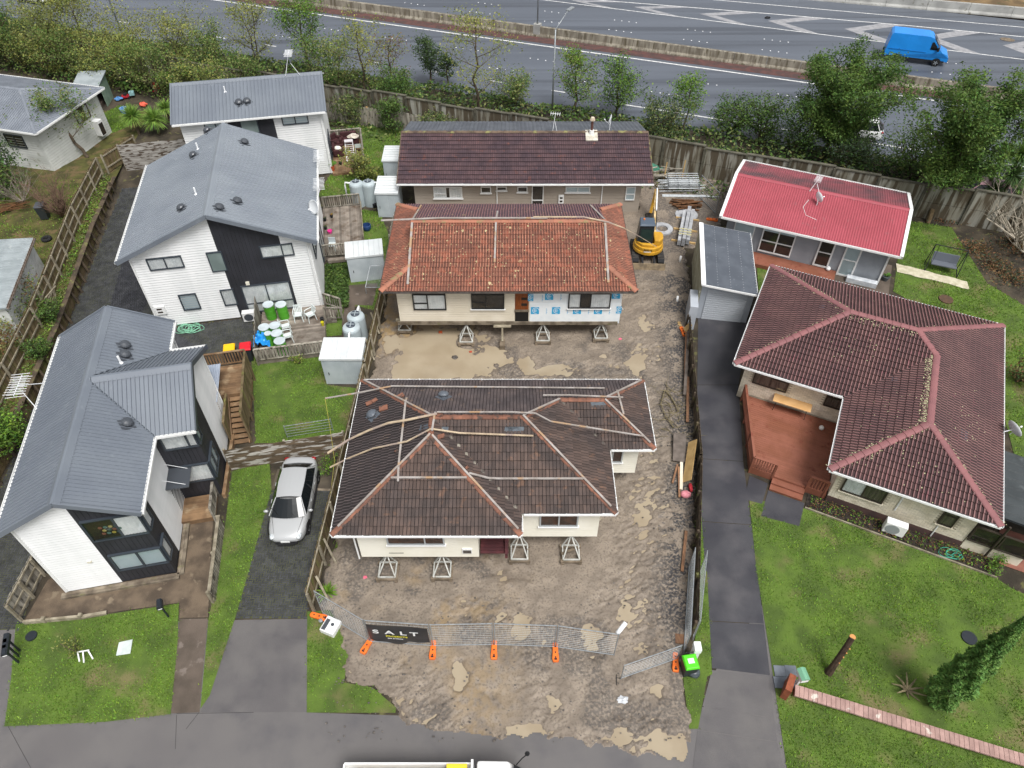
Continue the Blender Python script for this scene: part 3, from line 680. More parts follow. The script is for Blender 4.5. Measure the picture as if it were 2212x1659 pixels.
def dome_vent(roof,p,n,m,name='roof_vent'):
    z=Vector(n).normalized();x=z.orthogonal().normalized();M=basis(p,x,z.cross(x),z);mb=MB();mb.box(-.28,.28,-.28,.28,.02,.045)
    mb.lathe([(.15,.04),(.15,.16)],n=12);mb.lathe([(.23,.15),(.24,.19),(.2,.25),(.1,.3),(.02,.31)],n=14)
    mb.v=[tuple(M @ Vector(v)) for v in mb.v];return mb.build(name,m,roof,world=True)
def stack_pipe(roof,p,h,m,tilt=(0,0,0),r=.05,name='vent_pipe'):
    mb=MB();mb.tube(p,Vector(p)+V(0,0,h)+Vector(tilt),r,r,8);mb.lathe([(r*2.2,0),(r*1.1,.06)],p,8);return mb.build(name,m,roof,world=True)
# ================================================================ HOUSES
m_steel=mat('grey_steel_roof','#767d86','#6f7680',r=.45,sc=.5,spec=.5,k=.85,third='#838a91',tsc=2.5,tmix=(.6,.85),isl=.03)
m_steel2=mat('pale_steel_roof','#878e96','#7f868f',r=.45,sc=.5,spec=.5,k=.85,third='#959ba1',tsc=2.5,tmix=(.6,.85),isl=.03)
m_wboard=mat('white_board','#eff0f0','#e4e6e6',r=.55,sc=.6,stretch=(2,2,.4),third='#dfe1de',tsc=1.6,tmix=(.6,.9),k=.93,isl=.02)
m_black=mat('black_board','#34353b','#2d2e33',r=.55,sc=1.2,isl=.06,k=.9)
m_alu=mat('dark_aluminium','#3b424a',r=.4,k=.9)
m_vent=mat('vent_grey','#45494f',r=.35,spec=.5)
m_chrome=mat('white_metal','#e6e8ea',r=.3)
# ---------------------------------------------------------------- front left townhouse (two storeys, T shaped gable)
h1=thing('townhouse','white and black two storey townhouse with T shaped grey roof nearest the street','house',(-14.26,15.69,0),RAD(11.8),'grey roofed townhouses')
A1=wmat(h1)
def w1(x,y,z):return A1 @ V(x,y,z)
wl_=MB()
def gable_walls(mb,T,x0,x1,y0,y1,z0,ze,zr,axis='y'):
    if axis=='y':xm=(x0+x1)/2;F=[(x0,z0),(x1,z0),(x1,ze),(xm,zr),(x0,ze)];A=[T(x,y0,z) for x,z in F];B=[T(x,y1,z) for x,z in F]
    else:ym=(y0+y1)/2;F=[(y0,z0),(y1,z0),(y1,ze),(ym,zr),(y0,ze)];A=[T(x0,y,z) for y,z in F];B=[T(x1,y,z) for y,z in F]
    mb.poly(A);mb.poly(B[::-1])
    for i in range(5):mb.poly([A[i],A[(i+1) % 5],B[(i+1) % 5],B[i]])
gable_walls(wl_,w1,-4.72,-.32,.35,11.0,.1,5.12,6.3);gable_walls(wl_,w1,-.5,1.4,4.25,8.9,.1,5.12,6.3,'x')
wl1=wl_.build('wall',m_wboard,h1,world=True)
E_,R_=5.0,6.4
rf=[[w1(-5.22,11.35,E_),w1(-5.22,0,E_),w1(-2.61,0,R_),w1(-2.61,11.35,R_)],
      [w1(0,0,E_),w1(0,3.91,E_),w1(-2.61,6.57,R_),w1(-2.61,0,R_)],
      [w1(0,9.23,E_),w1(0,11.35,E_),w1(-2.61,11.35,R_),w1(-2.61,6.57,R_)],
      [w1(0,3.91,E_),w1(1.68,3.91,E_),w1(1.68,6.57,R_),w1(-2.61,6.57,R_)],
      [w1(1.68,9.23,E_),w1(0,9.23,E_),w1(-2.61,6.57,R_),w1(1.68,6.57,R_)]]
ol=[w1(*p,0) for p in ((-5.22,0),(0,0),(0,3.91),(1.68,3.91),(1.68,9.23),(0,9.23),(0,11.35),(-5.22,11.35))]
roof1=roof_base(h1,rf,ol,E_-.12,m_steel,gable=True);metal_roof(roof1,rf,.2,'rib',m_steel)
ridge_flash(roof1,[(w1(-2.61,-.02,R_),w1(-2.61,11.37,R_)),(w1(-2.4,6.57,R_),w1(1.7,6.57,R_))],m_steel,.5,drop=.13)
for a,b in (((-5.24,-.03,E_),(-2.61,-.03,R_)),((-2.61,-.03,R_),(.02,-.03,E_)),((1.71,3.9,E_),(1.71,6.57,R_)),((1.71,6.57,R_),(1.71,9.25,E_)),((-5.24,11.38,E_),(-2.61,11.38,R_)),((-2.61,11.38,R_),(.02,11.38,E_))):
    MB().bar(w1(*a),w1(*b),.06,.22).build('barge_board',m_alu if a[1]>-1 and a[0]>1 else m_steel,h1,world=True)
gutters(h1,[(w1(0,0,E_),w1(0,3.85,E_)),(w1(.06,3.91,E_),w1(1.68,3.91,E_)),(w1(0,9.3,E_),w1(0,11.35,E_)),(w1(1.68,9.23,E_),w1(.1,9.23,E_)),(w1(-5.22,11.35,E_),w1(-5.22,0,E_))],m_white)
mb=MB();mb.bar(w1(-2.45,6.4,R_-.04),w1(.0,3.95,E_+.03),.05,.03);mb.build('valley',m_alu,roof1,world=True)
mb=MB();mb.bar(w1(-2.45,6.75,R_-.04),w1(.0,9.2,E_+.03),.05,.03);mb.build('valley',m_alu,roof1,world=True)
sl=(R_-E_)/2.61
nR=(A1.to_3x3() @ V(sl,0,1)).normalized()
for x,y in ((-1.63,8.95),(-1.55,8.35),(-.98,4.35)):dome_vent(roof1,w1(x,y,E_-sl*x+.01),nR,m_vent)
stack_pipe(roof1,w1(-1.62,7.9,E_+sl*1.62),.4,m_chrome)
F1,R1,WF,WE=Wall(w1(-4.72,.35,0),A1.to_3x3() @ V(1,0,0)),Wall(w1(-.32,.35,0),A1.to_3x3() @ V(0,1,0)),Wall(w1(-.32,4.25,0),A1.to_3x3() @ V(1,0,0)),Wall(w1(1.4,4.25,0),A1.to_3x3() @ V(0,1,0))
gz=lambda x:5.12+(2.2-abs(x-2.2))*sl
cladding(wl1,F1,[(0,.12),(2.2,.12),(2.2,gz(2.2)-.15),(0,gz(0)-.15)],.165,m_wboard)
bk=MB();bk.poly([F1.P(a_,b_,.012) for a_,b_ in ((2.2,.12),(4.42,.12),(4.42,gz(4.42)-.1),(2.2,gz(2.2)-.1))]);bk1=bk.build('wall',m_black,h1,world=True)
cladding(bk1,F1,[(2.2,.12),(4.43,.12),(4.43,gz(4.4)-.15),(2.2,gz(2.2)-.15)],.2,m_black,True,lip=.03,gap=.022)
cladding(wl1,R1,[(1.05,.12),(3.9,.12),(3.9,5.0),(1.05,5.0)],.165,m_wboard)
cladding(wl1,R1,[(8.6,.12),(10.65,.12),(10.65,5.0),(8.6,5.0)],.165,m_wboard)
bk=MB();wbox(bk,R1,0,1.05,.12,5.0,0,.012);bk2=bk.build('wall',m_black,h1,world=True)
cladding(bk2,R1,[(-.02,.12),(1.05,.12),(1.05,5.0),(-.02,5.0)],.2,m_black,True,lip=.03,gap=.022)
bk=MB();wbox(bk,WF,0,1.72,.12,5.0,0,.012);bk3=bk.build('wall',m_black,h1,world=True)
cladding(bk3,WF,[(0.0,.12),(1.74,.12),(1.74,5.0),(0,5.0)],.2,m_black,True,lip=.03,gap=.022)
bk=MB();bk.poly([WE.P(a_,b_,.012) for a_,b_ in ((0,.12),(1.9,.12),(1.9,5.9),(0,4.95))]);bk4=bk.build('wall',m_black,h1,world=True)
cladding(bk4,WE,[(-.02,.12),(1.9,.12),(1.9,5.9),(-.02,4.95)],.2,m_black,True,lip=.03,gap=.022)
cladding(wl1,WE,[(1.9,.12),(4.65,.12),(4.65,4.95),(2.32,6.15),(1.9,5.95)],.165,m_wboard)
DW=.05
window(h1,F1,2.32,4.46,3.35,4.75,m_alu,panes=(1.15,1),fills=('dark','curtain'),dep=.1)
window(h1,F1,2.4,4.46,1.05,2.25,m_alu,panes=(1.1,1),fills=('blind','blind'),dep=.1)
window(h1,R1,-.02,.62,3.35,4.75,m_alu,dep=.1);window(h1,R1,-.02,.62,1.05,2.25,m_alu,dep=.1)
window(h1,WF,.32,1.76,3.75,4.85,m_alu,panes=(3,1),dep=.1);window(h1,WE,-.02,.55,3.75,4.85,m_alu,dep=.1,fills=('blind',))
window(h1,WF,.55,1.76,1.35,2.55,m_alu,dep=.1);window(h1,WE,-.02,1.2,1.35,2.55,m_alu,panes=(1,1),dep=.1,fills=('blind',))
# colourful picture behind the open sash
mb=MB();s0_=2.75
for i in range(4):
    for j in range(3):
        cx,cz=2.85+i*.19+(j % 2)*.09,3.75+j*.2
        mb.cur=(i+j*2) % 4;mb.poly([F1.P(cx+.085*math.cos(k*1.047),cz+.085*math.sin(k*1.047),.06) for k in range(6)])
mb.build('patterned_blind',[mat('hexa','#8a5a4a'),mat('hexb','#5f7f78'),mat('hexc','#b0a04c'),mat('hexd','#3f5a52')],h1,world=True)
mb=MB();wbox(mb,R1,.0+3.05,3.95,.2,2.2,0,.03);mb.build('door',mat('door_dark','#2b3338',r=.4),h1,world=True)
cp=MB();cp.hexa([R1.P(2.7,2.42,.02),R1.P(3.88,2.42,.02),R1.P(3.88,2.38,1.0),R1.P(2.7,2.38,1.0),R1.P(2.7,2.48,.02),R1.P(3.88,2.48,.02),R1.P(3.88,2.44,1.0),R1.P(2.7,2.44,1.0)])
cpo=cp.build('door_canopy',m_vent,h1,world=True)
for s_ in (2.85,3.75):
    MB().tube(R1.P(s_,2.45,.85),R1.P(s_,2.95,.03),.012,n=6).build('tie_rod',m_chrome,cpo,world=True)
MB().box(-.08,.08,-.04,.04,0,.14,basis(F1.P(1.62,1.95,.05),F1.a,F1.n,UP)).build('vent_box',mat('cream_box','#d8d4c4'),h1,world=True)
for a_ in ((-4.78,.3),(-.25,11.05),(1.45,8.95)):MB().tube(w1(a_[0],a_[1],4.9),w1(a_[0],a_[1],.1),.04,n=8).build('downpipe',m_white,h1,world=True)
for a_,b_ in (((-4.74,.33),.06),((-.31,.33),.05)):MB().bar(w1(a_[0],a_[1],.12),w1(a_[0],a_[1],5.0),b_,b_).build('corner_board',m_white if a_[0]<-1 else m_black,h1,world=True)
# timber skirt along the foot of the front
mb=MB()
sk=[(-4.85,0),(-.1,0)]
for i in range(2):
    mb2=MB();mb2.bar(w1(-4.95,.2-.14*i,.07+.1*(1-i)*0),w1(-.15,.2-.14*i,.07),.13,.14);mb2.build('skirt_board',m_timber,h1,world=True)
for i in range(2):MB().bar(w1(-.18+.14*i,.2,.07),w1(-.18+.14*i,3.0,.07),.13,.14).build('skirt_board',m_timber,h1,world=True)
def antenna(parent,base,wall_pt,z,n_el=9,s=1.,turn=0,mt=None):
    a=MB();top=Vector(base)+V(0,0,z);a.tube(wall_pt[0],top,.02,n=6);a.tube(wall_pt[1],Vector(base)+V(0,0,z*.55),.016,n=6)
    d=V(math.cos(turn),math.sin(turn),0);e=V(-d.y,d.x,0)
    o=a.build('antenna_mast',m_chrome,parent,world=True)
    b=MB();b.tube(top-d*.6*s,top+d*.6*s,.015,n=5)
    for i in range(n_el):
        p=top+d*s*(-.58+1.16*i/(n_el-1));L=(.32+.12*abs(i-n_el/2)/n_el)*s
        for q in (-.09,.09):b.tube(p-e*L+V(0,0,q*s),p+e*L+V(0,0,q*s),.011,n=4)
        b.tube(p+V(0,0,-.1*s),p+V(0,0,.1*s),.01,n=4)
    b.build('antenna_array',m_chrome,parent,world=True);return o
an=thing('roof_antenna','white television antenna on stays beside the left eave of the front townhouse','antenna',w1(-5.25,7.4,4.8))
antenna(an,w1(-5.75,7.3,4.9),[w1(-5.2,8.2,5.02),w1(-5.2,6.6,5.02)],1.0,9,1.05,RAD(100))
# ---------------------------------------------------------------- second townhouse
h2=thing('townhouse','white two storey townhouse with black central cladding and wide pale grey gable roof','house',(-10.84,33.53,0),RAD(10.6),'grey roofed townhouses')
A2=wmat(h2)
def w2(x,y,z):return A2 @ V(x,y,z)
E_,R_=5.0,7.3;sl2=2.3/5.285
wl_=MB();gable_walls(wl_,w2,-10.05,-.5,.4,10.1,.05,5.1,5.1+4.775*sl2);wl2=wl_.build('wall',m_wboard,h2,world=True)
rf=[[w2(-10.57,10.5,E_),w2(-10.57,0,E_),w2(-5.285,0,R_),w2(-5.285,10.5,R_)],[w2(0,0,E_),w2(0,10.5,E_),w2(-5.285,10.5,R_),w2(-5.285,0,R_)]]
roof2=roof_base(h2,rf,[w2(-10.57,0,0),w2(0,0,0),w2(0,10.5,0),w2(-10.57,10.5,0)],E_-.12,m_steel2,gable=True);metal_roof(roof2,rf,.25,'rib',m_steel2)
ridge_flash(roof2,[(w2(-5.285,-.02,R_),w2(-5.285,10.52,R_))],m_steel2,.55,drop=.13)
for a,b in (((-10.6,-.03,E_),(-5.285,-.03,R_)),((-5.285,-.03,R_),(.03,-.03,E_))):MB().bar(w2(*a),w2(*b),.06,.24).build('barge_board',m_steel,h2,world=True)
gutters(h2,[(w2(-10.57,10.5,E_),w2(-10.57,0,E_)),(w2(0,0,E_),w2(0,10.5,E_))],m_white)
nL2=(A2.to_3x3() @ V(-sl2,0,1)).normalized();nR2=(A2.to_3x3() @ V(sl2,0,1)).normalized()
def on2(q,side):
    best=None
    for k in range(0,240):
        z=5+k*.01;p=Q(*q,z);l=A2.inverted() @ p;zr=E_+sl2*(-l.x if l.x>-5.285 else l.x+10.57);e=abs(zr-z)
        if best is None or e<best[0]:best=(e,p)
    return best[1]
for q in ((0,0,1758,1110),(0,0,1640,1320),(0,1,1540,175)):dome_vent(roof2,on2(q,0),nL2,m_vent)
for q in ((0,0,2060,1210),(0,1,1848,172),(0,1,2000,118)):dome_vent(roof2,on2(q,1),nR2,m_vent)
for q in ((0,0,1672,1260),(0,0,1655,1640)):stack_pipe(roof2,on2(q,0),.42,m_chrome)
F2=Wall(w2(-10.05,.4,0),A2.to_3x3() @ V(1,0,0));R2=Wall(w2(-.5,.4,0),A2.to_3x3() @ V(0,1,0))
g2=lambda s:5.1+(4.775-abs(s-4.775))*sl2-.12
sb0=F2.sz((0,1,2040,1020))[0];sb0=4.65;sb1=8.05
cladding(wl2,F2,[(0,.1),(sb0,.1),(sb0,g2(sb0)),(0,g2(0))],.165,m_wboard)
bk=MB();bk.poly([F2.P(a_,b_,.012) for a_,b_ in ((sb0,.1),(sb1,.1),(sb1,g2(sb1)+.05),(4.775,g2(4.775)+.05),(sb0,g2(sb0)+.05))]);bk5=bk.build('wall',m_black,h2,world=True)
cladding(bk5,F2,[(sb0,.1),(sb1,.1),(sb1,g2(sb1)),(4.775,g2(4.775)),(sb0,g2(sb0))],.2,m_black,True,lip=.03,gap=.022)
cladding(wl2,F2,[(sb1,.1),(9.55,.1),(9.55,g2(9.55)),(sb1,g2(sb1))],.165,m_wboard)
cladding(wl2,R2,[(0,.1),(9.7,.1),(9.7,4.98),(0,4.98)],.165,m_wboard)
win_px(h2,F2,(0,1,1270,690),(0,1,1525,562),m_alu,panes=(1,1),fills=('curtain',))
win_px(h2,F2,(0,1,1795,700),(0,1,1868,525),m_alu,fills=('frost',))
win_px(h2,F2,(0,1,1555,1025),(0,1,1650,878),m_alu,fills=('blind',))
win_px(h2,F2,(0,1,1900,985),(0,1,1965,840),m_alu,fills=('curtain',))
win_px(h2,F2,(1,1,70,585),(1,1,320,455),m_alu,panes=(2,1),fills=('curtain',))
window(h2,F2,5.2,7.95,.35,2.35,m_alu,panes=(1,1),fills=('curtain',),transom={0:.33,1:.33})
window(h2,R2,1.0,2.6,2.9,4.3,m_alu,panes=(1,1));window(h2,R2,4.2,6.4,.3,2.3,m_alu,panes=(1,1))
mb=MB();s_,z_=F2.sz((0,1,1355,1020));wbox(mb,F2,s_-.28,s_+.28,z_-.28,z_+.28,.02,.14);mbx=mb.build('meter_box',m_white,h2,world=True)
for q in (-.11,.11):
    mb=MB();wbox(mb,F2,s_-.16,s_+.12,z_+q-.05,z_+q+.05,.14,.15);mb.build('meter_window',m_inside,mbx,world=True)
mb=MB();s_,z_=F2.sz((0,1,2090,795));wbox(mb,F2,s_-.1,s_+.1,z_-.1,z_+.1,.02,.12);mb.build('wall_light',mat('cream_box','#d8d4c4'),h2,world=True)
MB().tube(w2(-.6,.3,4.9),w2(-.6,.3,.1),.04,n=8).build('downpipe',m_white,h2,world=True)
MB().tube(w2(-10.0,.3,4.9),w2(-10.0,.3,.1),.04,n=8).build('downpipe',m_white,h2,world=True)
a=thing('roof_antenna','television antenna above the back right eave of the second townhouse','antenna',w2(.1,8.6,5));antenna(a,w2(.25,8.4,5.0),[w2(0,9.4,5.05),w2(0,7.6,5.05)],.7,8,.9,RAD(100))
a=thing('roof_antenna','television antenna over the middle of the right eave of the second townhouse','antenna',w2(.1,5.2,5));antenna(a,w2(.25,5.0,5.0),[w2(0,6,5.05),w2(0,4.2,5.05)],.7,8,.9,RAD(100))
def dish(name,label,base,arm,look,r=.42,mats=None):
    t=thing(name,label,'satellite dish',base);look=Vector(look).normalized();x=look.orthogonal().normalized();c=Vector(base)+Vector(arm);M=basis(c,x,look.cross(x),look)
    mb=MB();mb.lathe([(.02,-.06),(r*.5,-.035),(r*.8,.0),(r,.06),(r,.075),(r*.8,.02),(r*.4,-.02),(.02,-.04)],n=20);mb.v=[tuple(M @ Vector(v)) for v in mb.v];mb.build('reflector_bowl',mat('dish_grey','#c9ccce',r=.4),t,world=True,smooth=True)
    MB().path([base,Vector(base)+V(0,0,arm[2]*.5),c-look*.05],.022,6).build('bracket',m_chrome,t,world=True)
    f=c+look*.45-V(0,0,.12);mb=MB();mb.tube(c-V(0,0,r*.9),f,.015,n=5);mb.tube(f,f+(c-f)*.2,.045,.035,8);mb.build('feed_arm',m_chrome,t,world=True)
    return t
dish('satellite_dish','pale satellite dish on the right eave corner of the second townhouse',w2(.05,3.0,5),(-.1,-.1,.45),(-.5,-.6,.3))
# ---------------------------------------------------------------- third townhouse
h3=thing('townhouse','white two storey townhouse with single long grey roof slope farthest back on the left','house',(-13.16,49.27,0),RAD(11.3),'grey roofed townhouses')
A3=wmat(h3)
def w3(x,y,z):return A3 @ V(x,y,z)
wl_=MB();gable_walls(wl_,w3,-10.0,-.35,.4,6.4,.05,5.1,6.3,'x');wl3=wl_.build('wall',m_wboard,h3,world=True)
rf=[[w3(-10.4,0,5),w3(0,0,5),w3(0,3.4,6.4),w3(-10.4,3.4,6.4)],[w3(0,6.8,5),w3(-10.4,6.8,5),w3(-10.4,3.4,6.4),w3(0,3.4,6.4)]]
roof3=roof_base(h3,rf,[w3(-10.4,0,0),w3(0,0,0),w3(0,6.8,0),w3(-10.4,6.8,0)],4.88,m_steel,gable=True);metal_roof(roof3,rf,.24,'rib',m_steel)
ridge_flash(roof3,[(w3(-10.42,3.4,6.4),w3(.02,3.4,6.4))],m_steel,.5,drop=.12);gutters(h3,[(w3(-10.4,0,5),w3(0,0,5))],m_white)
for x in (-10.42,.02):MB().bar(w3(x,-.03,5.03),w3(x,3.4,6.43),.1,.16).build('barge_board',m_steel,h3,world=True)
n3=(A3.to_3x3() @ V(0,-1.4/3.4,1)).normalized()
for x,y in ((-5.85,1.35),(-5.3,1.4)):dome_vent(roof3,w3(x,y,5+y*1.4/3.4),n3,m_vent)
stack_pipe(roof3,w3(-6.75,2.4,5.98),.4,m_chrome)
F3=Wall(w3(-10,.4,0),A3.to_3x3() @ V(1,0,0));R3=Wall(w3(-.35,.4,0),A3.to_3x3() @ V(0,1,0))
bk=MB();wbox(bk,F3,3.2,6.3,.05,4.95,0,.03);bk.build('wall',m_black,h3,world=True)
cladding(wl3,F3,[(0,.1),(3.2,.1),(3.2,4.95),(0,4.95)],.165,m_wboard);cladding(wl3,F3,[(6.3,.1),(9.65,.1),(9.65,4.95),(6.3,4.95)],.165,m_wboard)
cladding(wl3,R3,[(0,.1),(6,.1),(6,4.95),(3,6.15),(0,4.95)],.165,m_wboard)
window(h3,F3,1.6,3.1,3.75,4.85,m_alu,panes=(1,1),fills=('blind',));window(h3,F3,4.0,5.2,3.75,4.85,m_alu,fills=('frost',))
win_px(h3,F3,(1,0,245,1055),(1,0,450,965),m_alu,panes=(1,1),fills=('blind',))
window(h3,R3,.6,2.6,.3,2.3,m_alu,panes=(1,1));MB().tube(w3(-.45,.3,4.9),w3(-.45,.3,.1),.04,n=8).build('downpipe',m_white,h3,world=True)
a=thing('roof_antenna','television antenna with long comb array on the ridge of the farthest townhouse','antenna',w3(-2.0,3.4,6.4));antenna(a,w3(-2.0,3.4,6.4),[w3(-2.5,3.2,6.42),w3(-1.5,3.2,6.42)],1.5,11,.75,RAD(95))
# ---------------------------------------------------------------- far left bungalow
h4=thing('bungalow','pale weatherboard bungalow with grey hipped roof at the far left back','house',(-32.27,56.5,0),RAD(-14.5))
A4=wmat(h4)
def w4(x,y,z):return A4 @ V(x,y,z)
E_,k4=3.5,.3;D4=7.8;hh=3.9;r4=E_+k4*hh
m_oldsteel=mat('old_grey_roof','#858b94','#797f88',r=.55,sc=.8,third='#9a9ea3',tsc=2.5,tmix=(.6,.8),k=.85)
rf=[[w4(-14,-D4,E_),w4(0,-D4,E_),w4(-hh,-hh,r4),w4(-14,-hh,r4)],[w4(0,0,E_),w4(-14,0,E_),w4(-14,-hh,r4),w4(-hh,-hh,r4)],[w4(0,-D4,E_),w4(0,0,E_),w4(-hh,-hh,r4)]]
m_wall4=mat('dull_white_board','#cfd1ce','#b9bcb8',r=.65,sc=.8,third='#a3a69c',tsc=2)
mb=MB()
F=[w4(x,y,z) for z in (-.05,3.4) for x,y in ((-13.5,-7.3),(-.5,-7.3),(-.5,-.5),(-13.5,-.5))];mb.hexa(F);wl4=mb.build('wall',m_wall4,h4,world=True)
roof4=roof_base(h4,rf,[w4(-14,-D4,0),w4(0,-D4,0),w4(0,0,0),w4(-14,0,0)],E_-.05,m_oldsteel);metal_roof(roof4,rf,.2,'rib',m_oldsteel,1.2)
ridge_flash(roof4,[(w4(-hh,-hh,r4),w4(0,0,E_)),(w4(-hh,-hh,r4),w4(0,-D4,E_)),(w4(-14,-hh,r4),w4(-hh,-hh,r4))],m_oldsteel,.3,drop=.05)
gutters(h4,[(w4(-14,-D4,E_),w4(0,-D4,E_)),(w4(0,-D4,E_),w4(0,0,E_)),(w4(0,0,E_),w4(-14,0,E_))],m_white)
R4=Wall(w4(-.5,-7.3,0),A4.to_3x3() @ V(0,1,0));F4=Wall(w4(-13.5,-7.3,0),A4.to_3x3() @ V(1,0,0))
cladding(wl4,R4,[(0,0),(6.8,0),(6.8,3.4),(0,3.4)],.2,m_wall4);cladding(wl4,F4,[(5,0),(13,0),(13,3.4),(5,3.4)],.2,m_wall4)
m_redframe=mat('dark_red_frame','#4a3a3a',r=.5)
win_px(h4,R4,(0,0,660,1050),(0,0,715,870),m_redframe,panes=(1,1,1),fills=('curtain','drape','curtain'))
window(h4,F4,10,11.6,1.9,2.9,m_alu,panes=(1,1),fills=('dark',))
mb=MB();wbox(mb,R4,5.2,5.75,.5,1.7,.03,.55);o=mb.build('gas_box',m_white,h4,world=True);mb=MB();wbox(mb,R4,5.25,5.7,.55,1.5,.55,.56);mb.build('grille',m_inside,o,world=True)
# ---------------------------------------------------------------- left garage with old sheet roof
h5=thing('garage','white boarded garage with weathered grey sheet roof behind the left fence','garage',(-28.65,36.12,.95),RAD(-77+90))
A5=wmat(h5)
def w5(x,y,z):return A5 @ V(x,y,z-.95)
rf=[[w5(-6,-6.5,3.9),w5(0.1,-6.5,3.4),w5(.1,.1,3.4),w5(-6,.1,3.9)]]
mb=MB();mb.hexa([w5(-5.8,-6.3,.9),w5(-.12,-6.3,.9),w5(-.12,-.05,.9),w5(-5.8,-.05,.9),w5(-5.8,-6.3,3.8),w5(-.12,-6.3,3.33),w5(-.12,-.05,3.33),w5(-5.8,-.05,3.8)]);wl5=mb.build('wall',m_wall4,h5,world=True)
m_asb=mat('weathered_sheet','#9ba3a6','#8a9295',r=.8,sc=1.5,third='#b4b9b8',tsc=3,tmix=(.62,.75),k=.9)
mb=MB();mb.poly(rf[0]);mb.poly([p-V(0,0,.08) for p in rf[0]][::-1])
for i in range(4):a,b=rf[0][i],rf[0][(i+1) % 4];mb.poly([a-V(0,0,.08),b-V(0,0,.08),b,a])
roof5=mb.build('roof',m_asb,h5,world=True)
fl=[[rf[0][1],rf[0][2],rf[0][3],rf[0][0]]];metal_roof(roof5,fl,.3,'rib',m_asb,1.1)
gutters(h5,[(w5(.1,-6.5,3.38),w5(.1,.1,3.38))],mat('rusty_gutter','#6a5a4c','#8a8078',r=.8,sc=5));R5=Wall(w5(-.12,-6.3,.95),A5.to_3x3() @ V(0,1,0));cladding(wl5,R5,[(0,.97),(6.25,.97),(6.25,3.33),(0,3.33)],.15,m_wall4)
# ================================================================ TILED HOUSES, RED HOUSE, GARAGE
def prof_flat(w=.3,h=.02):return [(0,.0),(.01,h),(w/2-.014,h),(w/2-.004,0),(w/2+.01,h),(w-.014,h),(w-.004,0),(w,.0)]
def prof_roll(w=.34,h=.05):
    q=w/2;r=[]
    for k in range(2):r+=[(k*q,.012),(k*q+q*.22,h),(k*q+q*.5,h),(k*q+q*.72,.008)]
    return r+[(w,.012)]
m_gutter=mat('white_gutter','#f2f3f3',r=.5,k=.95)
# ---------------------------------------------------------------- long brown-tiled house at the back
m_tile6=mat('brown_tile','#5a4548','#493a40',r=.6,sc=.9,isl=.16,third='#704a44',tsc=2.2,tmix=(.6,.72),bump=.15,bsc=30,k=.85)
m_gap6=mat('joint_and_butt_shadow','#33272b','#2a2024',r=.8,sc=3)  # joints, plus the shade below each course put into the colour
h6=thing('long_bungalow','beige boarded bungalow with long dark brown tiled gable roof at the back of the site','house',(1,48.2,0))
xl,xr,yf,yr,ze,zr=-7.8,9.6,43.7,52.7,2.6,4.0;ym=48.2
rf=[[V(xl,yf,ze),V(xr,yf,ze),V(xr,ym,zr),V(xl,ym,zr)],[V(xr,yr,ze),V(xl,yr,ze),V(xl,ym,zr),V(xr,ym,zr)]]
m_beige=mat('beige_board','#aaa094','#a0968a',r=.7,sc=.6,k=.9)
mb=MB();gable_walls(mb,lambda x,y,z:V(x,y,z),-6.75,8.9,44.25,52.15,0,2.55,3.8,'x');wl6=mb.build('wall',m_beige,h6,world=True)
roof6=roof_base(h6,rf,[V(xl,yf,0),V(xr,yf,0),V(xr,yr,0),V(xl,yr,0)],ze,m_tile6,gable=True)
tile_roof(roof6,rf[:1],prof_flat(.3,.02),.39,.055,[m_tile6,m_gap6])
m_tile6b=mat('sky_sheen_back_tile','#666a72','#595d66',r=.5,sc=1,isl=.1,k=.85);metal_roof(roof6,rf[1:],.3,'corr',m_tile6b,1.2)  # back slope greyed in colour for grazing sky reflection
m_cap6=mat('lichen_ridge','#6a5a4c','#4c4038',r=.9,sc=2,third='#7e7a50',tsc=1.5,tmix=(.55,.65));caps(roof6,[(V(xl,ym,zr),V(xr,ym,zr))],m_cap6,.14)
gutters(h6,[(V(xl,yf,ze),V(xr,yf,ze))],m_gutter)
for x in (xl,xr):MB().bar(V(x,yf,ze),V(x,ym,zr),.06,.18).build('barge_board',m_cap6,h6,world=True)
F6=Wall((-6.75,44.25,0),(1,0,0));cladding(wl6,F6,[(0,.05),(15.65,.05),(15.65,2.5),(0,2.5)],.22,m_beige,lip=.018)
m_wframe=mat('white_frame','#e4e5e4',r=.5)
win_px(h6,F6,(1,1,1520,80),(1,0,1755,1572),m_wframe,panes=(1,.35,1),fills=('curtain','dark','curtain'),sill=m_wframe,transom={0:.4})
win_px(h6,F6,(1,0,1915,1625),(1,0,2000,1570),m_wframe,fills=('dark',),sill=m_wframe);win_px(h6,F6,(2,0,-95,1605),(2,0,-10,1570),m_wframe,fills=('dark',),sill=m_wframe);win_px(h6,F6,(2,0,80,1618),(2,0,165,1570),m_wframe,fills=('dark',),sill=m_wframe)
win_px(h6,F6,(2,0,485,1620),(2,0,695,1570),m_wframe,panes=(1,1),fills=('blind','blind'),sill=m_wframe);win_px(h6,F6,(2,1,985,95),(2,0,1080,1572),m_wframe,fills=('blind',),transom={0:.45})
s0,_=F6.sz((2,1,200,105));s1,_=F6.sz((2,1,298,105));window(h6,F6,s0,s1,.12,2.2,m_wframe,fills=('dark',),fw=.05,name='door',transom={0:.45})
s0,z0=F6.sz((2,1,425,118));s1,z1=F6.sz((2,1,472,52));mb=MB();wbox(mb,F6,s0,s1,z0,z1,.02,.14);o=mb.build('meter_box',m_white,h6,world=True)
for f in (.27,.7):mb=MB();wbox(mb,F6,s0+.08,s1-.08,z0+(z1-z0)*f-.07,z0+(z1-z0)*f+.07,.14,.15);mb.build('meter_window',m_inside,o,world=True)
